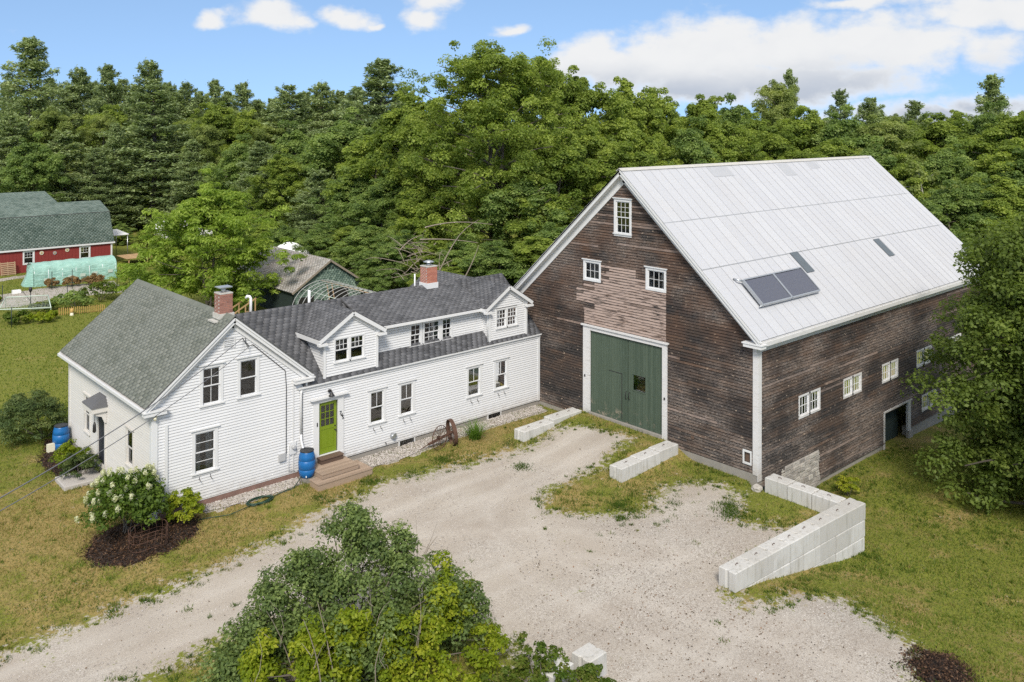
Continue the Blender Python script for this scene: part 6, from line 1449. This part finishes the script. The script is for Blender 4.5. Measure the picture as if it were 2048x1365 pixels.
# shrubs
def shrub(name, x, y, Rr, Hh, ncl, nl, lsize, mat, label, seed, cat_='shrub', stems=7, rc=(.16, .3), aspect=.6, base_t=.45, flowers=0, flat_=.8, group=None, shape=None, up=.45, bark_='bark'):
    rng = np.random.default_rng(seed); o = empty(name, (x, y, h1(x, y)), label, cat_, group); o['local'] = 1
    d = norm(rng.normal(size=(ncl, 3))); d[:, 2] = np.abs(d[:, 2]); rad = rng.uniform(.35, 1.0, ncl) ** .6
    C_ = d * rad[:, None] * np.array([Rr, Rr, Hh * .62]) + np.array([0, 0, Hh * .32])
    if shape is not None: C_ = shape(rng, ncl)
    R_ = min(Rr, Hh) * rng.uniform(*rc, ncl); V, F_, T = clump_leaves(rng, C_, R_, nl, lsize, flat_, aspect, base_t=base_t, up=up)
    c = bpy.data.objects.new('foliage', np_mesh('foliage', V, F_, mat, T)); c.parent = o; COL.objects.link(c)
    m = MB()
    for i in range(stems): j = rng.integers(ncl); limb(m, (rng.normal(0, .08 * Rr), rng.normal(0, .08 * Rr), -.1), C_[j], .02 * max(1, Rr / 1.2), .006, rng, .08, 4, 5)
    s = bpy.data.objects.new('stem', m.mesh('stem', M[bark_])); s.parent = o; COL.objects.link(s)
    if flowers:
        top = np.argsort(-(C_[:, 2] - .35 * C_[:, 0] + .2 * C_[:, 1]))[:flowers]; FC = C_[top] + d[top] * R_[top][:, None] * np.array([1, 1, .9]) + np.array([0, 0, .04])
        k = len(FC); n_ = 70; idx = np.repeat(np.arange(k), n_); dd = norm(rng.normal(size=(k * n_, 3))); u = rng.random(k * n_) ** .5
        Pp = FC[idx] + dd * (u * .085)[:, None] * np.array([1, 1, 1.5]); V, F_, T = leaf_quads(rng, Pp, norm(dd + rng.normal(0, .3, dd.shape)), .05, .9, .5 + rng.uniform(-.4, .4, k * n_))
        f = bpy.data.objects.new('flower_heads', np_mesh('flower_heads', V, F_, M['petal'], T)); f.parent = o; COL.objects.link(f)
    return o
shrub('hydrangea_bush', -1.05, -.5, 1.3, 2.3, 130, 60, .12, M['hydleaf'], 'hydrangea bush with creamy white flower heads at the front house corner', 201, flowers=62, base_t=.4)
shrub('yellow_green_shrub', .72, -.85, .66, 1.25, 60, 70, .085, M['limeleaf'], 'small bright yellow-green shrub below the gable wall', 202, base_t=.6)
shrub('boxwood_bush', -.8, 6.7, .7, 1.2, 55, 80, .07, M['limeleaf'], 'rounded light green bush beside the left side wall', 203, base_t=.3)
shrub('spruce_bush', -.72, 5.6, .7, 1.05, 46, 70, .11, M['juniper'], 'dark prickly low evergreen beside the granite step', 204, aspect=.25, base_t=.5)
def spread(rng, n):
    a = rng.uniform(0, 6.28, n); r = rng.uniform(.1, 1, n) ** .6; return np.stack([r * np.cos(a) * 1.35 - .5, r * np.sin(a) * 1.3 + .1, .3 + (1 - r) * 1.5 + rng.uniform(0, .7, n)], 1)
shrub('juniper_bush', -.6, 11.6, 1.9, 2.6, 120, 130, .15, M['juniper'], 'dark spreading evergreen at the back left corner of the house', 205, aspect=.22, base_t=.5, shape=spread, rc=(.14, .24), flat_=.5)
shrub('daylily_clump', 13.5, -1.45, .3, .3, 4, 4, .1, M['daylily'], 'clump of arching green strap leaves beside the wagon wheels', 206, stems=0, cat_='plant')
def strap(name, x, y, n, L, mat, label, seed, w0=.03):
    rng = np.random.default_rng(seed); V = []; F_ = []; T = []
    for i in range(n):
        a = rng.uniform(0, 6.28); tilt = rng.uniform(.1, .75); l = L * rng.uniform(.6, 1.1); d = np.array([math.cos(a), math.sin(a), 0]); sd_ = np.array([-math.sin(a), math.cos(a), 0]) * w0 / 2; b = np.array([rng.normal(0, .1), rng.normal(0, .1), 0]); base = len(V)
        for k in range(5): t = k / 4; p = b + d * l * tilt * (t + .5 * t * t) + np.array([0, 0, l * (t * (1.05 - .35 * tilt) - .55 * tilt * t ** 3)]); V += [p - sd_ * (1 - t * .85), p + sd_ * (1 - t * .85)]
        for k in range(4): F_.append((base + 2 * k, base + 2 * k + 1, base + 2 * k + 3, base + 2 * k + 2)); T.append(rng.random())
    return np_mesh(name, np.array(V), np.array(F_), mat, T)
dl = [o for o in bpy.data.objects if o.name.startswith('daylily_clump')][0]
for c in list(dl.children): bpy.data.objects.remove(c)
c = bpy.data.objects.new('strap_leaves', strap('strap_leaves', 0, 0, 260, 1.0, M['daylily'], '', 9)); c.parent = dl; COL.objects.link(c)
shrub('goldenrod_plant', 23.6, -13.6, .5, .9, 26, 60, .09, M['limeleaf'], 'bright yellow-green weed at the foot of the barn side wall', 207, base_t=.75, cat_='plant', aspect=.35)
# wire cage round the hydrangea
wc = MB()
for z in (.15, .4, .65): wc.tube([(-.75 + .62 * math.cos(t), -1.75 + .5 * math.sin(t), -.3 + z + .05 * math.sin(3 * t)) for t in np.linspace(0, 2 * math.pi, 24)[:-1]], .010, 4, closed=True)
for k in range(16): t = 2 * math.pi * k / 16; wc.tube([(-.75 + .62 * math.cos(t), -1.75 + .5 * math.sin(t), -.3), (-.75 + .6 * math.cos(t + .1), -1.75 + .5 * math.sin(t + .1), .4)], .008, 4)
wc.build('wire_cage', M['rust'], None, 'rusty wire ring cage on the mulch below the hydrangea', 'cage')
# lilac thicket in the foreground
rngl = np.random.default_rng(300)
def lil_shape(seed, n, blobs):
    def f(rng, n_):
        w = np.array([b[6] for b in blobs]); pick = rng.choice(len(blobs), n_, p=w / w.sum()); d = norm(rng.normal(size=(n_, 3))); r = rng.random(n_) ** .4; B = np.array([b[:6] for b in blobs])[pick]
        return B[:, :3] + d * r[:, None] * B[:, 3:6]
    return f
LX, LY = 1.0, -11.6
blobs = [(0, 0, 1.7, 1.9, 1.7, 1.4, 4), (.5, .8, 3.0, .8, .8, .7, 1.2), (-1.4, .9, 1.7, 1.0, 1.0, 1.0, 2), (1.6, -.9, 1.5, 1.3, 1.3, 1.1, 2.2), (-2.2, .9, 1.1, 1.0, .8, .7, 1.6), (-2.9, 1.0, .7, .8, .6, .45, 1), (2.4, -1.2, .8, .8, .8, .8, 1), (-.6, -.8, 1.0, 1.6, 1.4, .9, 2), (1.3, -.1, 2.5, .5, .5, .7, .6), (-.8, 1.0, 2.4, .6, .6, .5, .6)]
shrub('lilac_bush', LX, LY, 2.6, 3.6, 430, 130, .092, M['lilac'], 'large dark green lilac thicket in the foreground', 301, shape=lil_shape(0, 0, blobs), rc=(.10, .17), base_t=.42, stems=70, flat_=.9)
seeds = MB()
yb = [(-1.9, -1.0, 1.5, .5, .5, .8, 2.2), (-2.7, -.1, 1.3, .5, .5, .6, 2), (-.9, -1.3, 1.9, .4, .4, .8, 2.0), (.1, -1.6, 1.3, .45, .4, .8, 1.8), (-1.3, -1.2, 1.0, .9, .5, .5, 1.5), (2.4, -1.3, 1.3, .5, .4, .5, 1.3), (-1.2, -1.1, 1.3, .38, .36, .9, 2), (.9, -1.9, 1.1, .4, .4, .9, 2.0), (1.6, -1.6, 1.5, .42, .4, .9, 2), (-.2, -2.2, .6, .6, .5, .5, 1.4), (2.6, -2.2, .5, .7, .5, .5, 1.6), (.3, -2.6, .4, .9, .5, .35, 1.5), (1.9, -1.0, 2.2, .4, .35, .45, .8), (-2.4, -.9, .5, .6, .5, .5, 1.2), (1.4, -2.6, .4, .9, .5, .4, 1.2)]
shrub('bittersweet_vine', LX, LY, 2.2, 2.2, 300, 85, .095, M['limeleaf'], 'bright yellow-green shrub growing through the front of the lilac', 302, shape=lil_shape(0, 0, yb), rc=(.08, .14), base_t=.45, stems=30)
yb2 = [(0, 0, .6, .55, .5, .5, 2), (1.0, -.25, .35, .4, .3, .35, 1.4), (.0, .9, .8, .3, .3, .6, 1.2), (-.8, .9, .5, .6, .4, .4, 1.4), (.9, .6, .45, .3, .3, .5, 0.8), (-.8, -.3, .4, .5, .4, .35, 1.5), (.3, .6, .7, .25, .25, .5, .8), (1.3, -.3, .3, .4, .35, .3, 1.2), (-1.3, .2, .35, .5, .4, .3, 1)]
shrub('young_shrub', 3.7, -16.0, 1.2, 1.1, 130, 60, .085, M['weed'], 'fresh green young shrub climbing over the white blocks', 303, shape=lil_shape(0, 0, yb2), rc=(.10, .18), base_t=.45, stems=22)
DB = empty('dead_stems', (LX, LY, h1(LX, LY)), 'pale bare dead stems sticking out of the lilac thicket', 'branch'); m = MB(); r3 = np.random.default_rng(8)
for k in range(26):
    p = np.array([LX + r3.normal(.5, 1.3), LY + r3.normal(-.3, .9), -.3]); q = p + np.array([r3.normal(0, .5), r3.normal(0, .5), r3.uniform(1.6, 3.0)]); limb(m, p, q, .022, .006, r3, .07, 5, 5)
    for _ in range(3): t = r3.uniform(.5, .9); b0 = p + (q - p) * t; limb(m, b0, b0 + r3.normal(0, .3, 3) + np.array([0, 0, .35]), .009, .003, r3, .1, 3, 4)
m.build('dead_branches', M['deadwood'], DB, kind='stuff')
# shrubs at the foot of the wood and behind the house
SH = [(27.4, 47.8, 4.5), (26.3, 40.6, 4.8), (26.8, 36.4, 5.0), (29.0, 35.5, 5.0), (28.7, 30.4, 5.6), (28.2, 25.4, 5.4), (28.8, 22.2, 5.0), (29.5, 18.8, 5.4), (29.0, 13.9, 5.6), (30.8, 12.2, 6.2), (33.5, 12.5, 6.8), (23.2, 73.3, 2.6), (23.5, 67.6, 2.4), (26.6, 26.0, 4.2), (26.2, 21.8, 3.8), (25.8, 46.5, 3.0), (17.5, 74, 2.4), (19.5, 76, 2.6), (26.5, 17.8, 4.0), (25.8, 14.5, 3.6), (28, 71, 2.4), (33, 62, 3.5), (31, 55, 3.6)]
SHL = [
    'rounded bush left above the grey garage roof',
    'bush touching the covered boat behind the garage',
    'bush right behind the middle of the garage roof',
    'bush behind the garage roof, farther right',
    'tall bush beyond the right end of the garage',
    'tall bush just left of the wing chimney',
    'bush behind the wing chimney with dead branches on it',
    'bush right of the wing chimney',
    'tall bush behind the rear wing roof',
    'tall bush in front of the left barn rake',
    'tallest bush, tucked against the left barn rake',
    'low bush right of the red shed roof',
    'low bush behind the canopy beside the red shed',
    'low bush right below the garage eave',
    'bush between the hoop frame and the wing chimney',
    'low bush above the left garage eave',
    'small bush behind the roof of the red shed, left one',
    'small bush behind the roof of the red shed, right one',
    'bush just behind the right side of the wing chimney',
    'low bush over the rear wing roof',
    'low bush behind the camper trailer',
    'bush at the forest foot above the feathery tree',
    'bush right of the feathery tree crown',
]
for k, (x, y, hh) in enumerate(SH): place('dark' if k % 3 else 'maple', x, y, hh, hh * 1.25, SHL[k], 'thicket behind the house', name='leafy_bush', cat_='bush')
BP = empty('brush_pile', (27.3, 20.8, -.5), 'tangle of pale dead branches behind the wing chimney', 'branches'); m = MB(); r4 = np.random.default_rng(12)
for k in range(60):
    a = r4.uniform(0, 6.28); p = np.array([26.6 + r4.normal(0, .9), 20.6 + r4.normal(0, 1.2), 3.4 + r4.normal(0, .8)]); q = p + np.array([math.cos(a) * r4.uniform(1, 3.2), math.sin(a) * r4.uniform(1, 3.2), r4.uniform(-.8, 1.2)]); limb(m, p, q, .035, .01, r4, .12, 5, 4)
BRUSH = (((23.81, 14.53, 3.98), (25.71, 12.80, 7.32)), ((25.07, 13.38, 3.60), (25.71, 12.80, 5.63)), ((22.84, 15.42, 6.0), (25.67, 12.83, 5.8)), ((21.87, 16.30, 5.3), (22.97, 15.3, 6.3)), ((23.1, 15.2, 6.8), (26.4, 12.2, 7.0)))
for p, q in BRUSH: limb(m, p, q, .05, .015, r4, .05, 6, 5)
m.build('dead_branches', M['deadwood'], BP, kind='stuff')
for k, (x, y, Rr, Hh, mt_, lab) in enumerate(((5.4, 36.2, 1.2, .7, 'limeleaf', 'low squash plants spilling from the netted bed'), (4.0, 36.8, 1.1, .8, 'weed', 'leafy vegetables at the left end of the netted bed'), (8.6, 40.2, 1.6, 1.1, 'darkleaf', 'bean patch behind the picket fence'), (10.8, 41.2, 1.8, 1.4, 'weed', 'taller green plants at the right end of the garden'), (4.3, 46.2, .7, .6, 'limeleaf', 'yellowish plant at the left edge of the garden plot'), (9.4, 49.6, .6, .9, 'drybush', 'brown dried plant in front of the tarp, left one'), (11.0, 49.4, .7, .8, 'drybush', 'brown dried plant in front of the middle of the tarp'), (12.6, 48.8, .9, .9, 'drybush', 'brown dried plant near the right end of the tarp'), (14.6, 45.6, 1.6, 1.8, 'locust', 'tall light green plants right of the garden plot'), (6.4, 40.0, 1.0, .6, 'weed', 'greens growing inside the netted bed'), (18.5, 22.2, 1.1, 1.3, 'locust', 'feathery bush at the corner of the garage'), (16.0, 20.5, 1.4, 1.6, 'locust', 'light green bush behind the vent pipe of the wing'), (12.5, 24, 1.6, 1.7, 'weed', 'green bush behind the main roof ridge'))):
    shrub('garden_plant', x, y, Rr, Hh, 40, 45, .17, M[mt_], lab, 400 + k, cat_='plant', stems=5, group='plants in the vegetable garden')
# ------------------------------------------------------------------ loose stones, grass, weeds
def pebbles(name, poly, n, label, seed):
    rng = np.random.default_rng(seed); poly = np.array(poly); P = rng.uniform(poly.min(0), poly.max(0), (n * 3, 2)); P = P[sdist(P, poly) > .02][:n]; k = len(P); z = H(P[:, 0], P[:, 1]) + .045; s = rng.uniform(.018, .045, k)
    base = np.array([(1, 0, 0), (-.5, .87, 0), (-.5, -.87, 0), (0, 0, 1), (0, 0, -1)]); F0 = np.array([(0, 1, 3), (1, 2, 3), (2, 0, 3), (1, 0, 4), (2, 1, 4), (0, 2, 4)]); a = rng.uniform(0, 6.28, k); c, sn = np.cos(a), np.sin(a)
    B = base[None] * (s[:, None] * rng.uniform(.7, 1.3, (k, 1)))[:, :, None] * np.array([1.2, .9, .6]); X = B[:, :, 0] * c[:, None] - B[:, :, 1] * sn[:, None]; Y = B[:, :, 0] * sn[:, None] + B[:, :, 1] * c[:, None]
    V = np.stack([X + P[:, :1], Y + P[:, 1:], B[:, :, 2] + z[:, None]], 2).reshape(-1, 3); F_ = (np.arange(k)[:, None, None] * 5 + F0[None]).reshape(-1, 3)
    new_obj(name, np_mesh(name, V, F_, M['pebble'], np.repeat(rng.random(k), 6), smooth=False), None, label, 'pebbles', kind='stuff')
pebbles('pebbles', [(0.95, 0), (0.95, -.35), (2.4, -.7), (4.6, -.8), (5.4, -.65), (5.6, 0)], 3600, 'loose white pebbles under the gable wall of the house', 1)
pebbles('pebbles', [(7.8, 0), (8.0, -1.1), (9.6, -1.25), (11.4, -.95), (13.2, -.85), (18.4, -.9), (18.6, 0)], 8200, 'loose white pebbles along the foundation of the wing', 2)
BLD = [(-.1, 5.9, -.1, 9.9), (5.8, 18.9, -.05, 5.7), (18.85, 42.2, -12.3, 1.4), (5.55, 8.05, -1.7, 0)]
def scatter(n, x0, x1, y0, y1, seed):
    rng = np.random.default_rng(seed); P = np.column_stack([rng.uniform(x0, x1, n), rng.uniform(y0, y1, n)]); ok = np.ones(n, bool)
    for a, b, c, d in BLD: ok &= ~((P[:, 0] > a) & (P[:, 0] < b) & (P[:, 1] > c) & (P[:, 1] < d))
    for poly in (BED1, BED2): ok &= sdist(P, poly) < 0
    return rng, P[ok]
def blades(name, P, rng, L, w0, mat, label, dryv=None, lean=.5):
    n = len(P); z = H(P[:, 0], P[:, 1]); a = rng.uniform(0, 6.28, n); l = L * rng.uniform(.5, 1.3, n); w = w0 * rng.uniform(.6, 1.3, n); sx, sy = np.cos(a) * w / 2, np.sin(a) * w / 2; lx, ly = rng.normal(0, lean, n) * l, rng.normal(0, lean, n) * l
    V = np.stack([np.column_stack([P[:, 0] - sx, P[:, 1] - sy, z - .01]), np.column_stack([P[:, 0] + sx, P[:, 1] + sy, z - .01]), np.column_stack([P[:, 0] + lx, P[:, 1] + ly, z + l])], 1).reshape(-1, 3)
    t = np.clip((dryv if dryv is not None else .4) + rng.normal(0, .3, n), 0, 1)
    return new_obj(name, np_mesh(name, V, np.arange(3 * n).reshape(-1, 3), mat, t), None, label, 'grass', kind='stuff')
def vnoise(P, s, seed):
    r = np.random.default_rng(seed); v = 0
    for k in range(6): d = r.normal(size=2) * s * (1.0 + .5 * k); v = v + np.sin(P @ d + r.uniform(0, 6.28)) / (1 + .4 * k)
    return v / 3
rng, P = scatter(430000, -16, 32, -26, 16, 11); g = gravel_mask(P) + .28 * vnoise(P, .9, 3) + .2 * vnoise(P, 3.0, 5)
keep = (g < .42) & (rng.random(len(P)) < np.clip(1.15 - g, .1, 1)); P = P[keep]
blades('lawn_grass', P, rng, .085, .034, M['blade'], 'short patchy grass of the lawns round the house and barn', dry_mask(P) + .25 * vnoise(P, .7, 9))
rng, P = scatter(90000, -10, 34, 12, 62, 12); blades('back_lawn_grass', P, rng, .09, .06, M['blade'], 'greener grass of the lawn behind the house', dry_mask(P) + .15 * vnoise(P, .5, 4))
# weed tufts: along the drive edges, walls and the ramp
rng, P = scatter(60000, -8, 31, -24, 1, 13); g = gravel_mask(P); wallside = ((np.abs(P[:, 1] + 16.75) < .35) & (P[:, 0] > 11.3) & (P[:, 0] < 19.5)) | ((np.abs(P[:, 0] - 18.55) < .35) & (P[:, 1] > -12) & (P[:, 1] < -8.8)) | ((np.abs(P[:, 1] + 12.7) < .35) & (P[:, 0] > 23))
pr = np.where((g > .2) & (g < .8), .13, .0012) + .18 * wallside + .10 * np.exp(-(((P[:, 0] - 13.8) / 2.2) ** 2 + ((P[:, 1] + 10.0) / 1.6) ** 2))
C_ = P[rng.random(len(P)) < pr]; k = rng.integers(8, 34, len(C_)); idx = np.repeat(np.arange(len(C_)), k); Q = C_[idx] + rng.normal(0, 1, (len(idx), 2)) * rng.uniform(.02, .10, len(C_))[idx][:, None]
for cx_, cy_, r_, n_ in ((13.3, -9.9, .22, 500), (15.9, -13.0, .3, 700), (16.4, -12.6, .25, 450), (13.0, -5.0, .2, 260), (12.6, -10.6, .12, 160), (15.0, -11.2, .14, 160), (9.2, -2.5, .25, 400), (7.6, -2.2, .2, 300), (11.0, -2.4, .25, 380), (5.3, -2.2, .2, 260), (14.2, -2.9, .25, 380)):
    Q = np.concatenate([Q, np.array([cx_, cy_]) + rng.normal(0, r_, (n_, 2))]); idx = np.concatenate([idx, np.full(n_, 0)])
blades('weed_tufts', Q, rng, .085, .03, M['weed'], 'weed tufts along the gravel edges and walls', np.clip(.35 + .3 * rng.normal(size=len(C_))[idx], 0, 1), .6)

# bark chips strewn over the mulch
for nm, poly, n, lab in (('mulch_chips', BED1, 5200, 'bark chips on the mulch bed at the front house corner'), ('mulch_chips', BED2, 3600, 'bark chips on the mulch bed along the left side wall'), ('mulch_chips', [(12.2, -20.85), (13.1, -20.7), (13.7, -21.4), (13.5, -22.0), (12.2, -22.7), (11.2, -21.7)], 2600, 'bark chips on the small mulch mound by the drive')):
    rng = np.random.default_rng(n); pa = np.array(poly); P = rng.uniform(pa.min(0) - .25, pa.max(0) + .25, (n * 3, 2)); s_ = sdist(P, poly); P = P[s_ > rng.exponential(.09, len(P)) * -1][:n]
    dome = .2 if n == 2600 else .08; z = H(P[:, 0], P[:, 1]) + .02 + dome * ss(0, .8, sdist(P, poly)) + rng.uniform(0, .02, len(P))
    V, F_, T = leaf_quads(rng, np.column_stack([P, z]), norm(np.array([0, 0, 1]) + rng.normal(0, .4, (len(P), 3))), .075, .4, rng.random(len(P)) ** 1.5)
    new_obj(nm, np_mesh(nm, V, F_, M['chip'], T), None, lab, 'mulch', kind='stuff')

rng = np.random.default_rng(77); n = 26000; P = np.column_stack([rng.uniform(-8, 16, n), rng.uniform(-23, -2, n)]); g = gravel_mask(P); P = P[(g > .55) & (rng.random(n) < (.04 + .6 * ss(-7, -15, P[:, 1]) * ss(2, 8, P[:, 0])) * np.clip(.5 + 1.1 * vnoise(P, 1.2, 31), 0, 1))]
k = len(P); V, F_, T = leaf_quads(rng, np.column_stack([P, H(P[:, 0], P[:, 1]) + .022]), norm(np.array([0, 0, 1]) + rng.normal(0, .25, (k, 3))), .05, .6, rng.random(k))
new_obj('gravel_litter', np_mesh('gravel_litter', V, F_, M['litter'], T), None, 'dead leaves and bark bits strewn over the gravel', 'litter', kind='stuff')
rng = np.random.default_rng(78); n = 16000; P = np.column_stack([rng.uniform(-8, 16, n), rng.uniform(-23, -2, n)]); P = P[gravel_mask(P) > .5]; k = len(P); s = rng.uniform(.012, .032, k)
base = np.array([(1, 0, 0), (-.5, .87, 0), (-.5, -.87, 0), (0, 0, 1)]); V = (np.column_stack([P, H(P[:, 0], P[:, 1]) + .01])[:, None, :] + base[None] * s[:, None, None] * np.array([1, 1, .8])).reshape(-1, 3); F0 = np.array([(0, 1, 3), (1, 2, 3), (2, 0, 3)]); F_ = (np.arange(k)[:, None, None] * 4 + F0[None]).reshape(-1, 3)
new_obj('gravel_stones', np_mesh('gravel_stones', V, F_, M['pebble'], np.repeat(rng.random(k), 3)), None, 'loose stones lying on the gravel driveway', 'gravel', kind='stuff')

# longer tufts standing in the lawns
rng, P = scatter(26000, -16, 31, -25, 14, 91); g = gravel_mask(P); v = vnoise(P, .8, 17); C_ = P[(g < .3) & (rng.random(len(P)) < np.clip(.10 + .35 * v, 0.02, .5))]; k = rng.integers(6, 18, len(C_)); idx = np.repeat(np.arange(len(C_)), k)
Q = C_[idx] + rng.normal(0, 1, (len(idx), 2)) * rng.uniform(.03, .11, len(C_))[idx][:, None]; dv = np.clip(dry_mask(C_) + .5 * rng.normal(size=len(C_)) * .6 - .25, 0, 1)
blades('lawn_tufts', Q, rng, .13, .035, M['blade'], 'longer grass tufts standing in the lawns', dv[idx], .55)
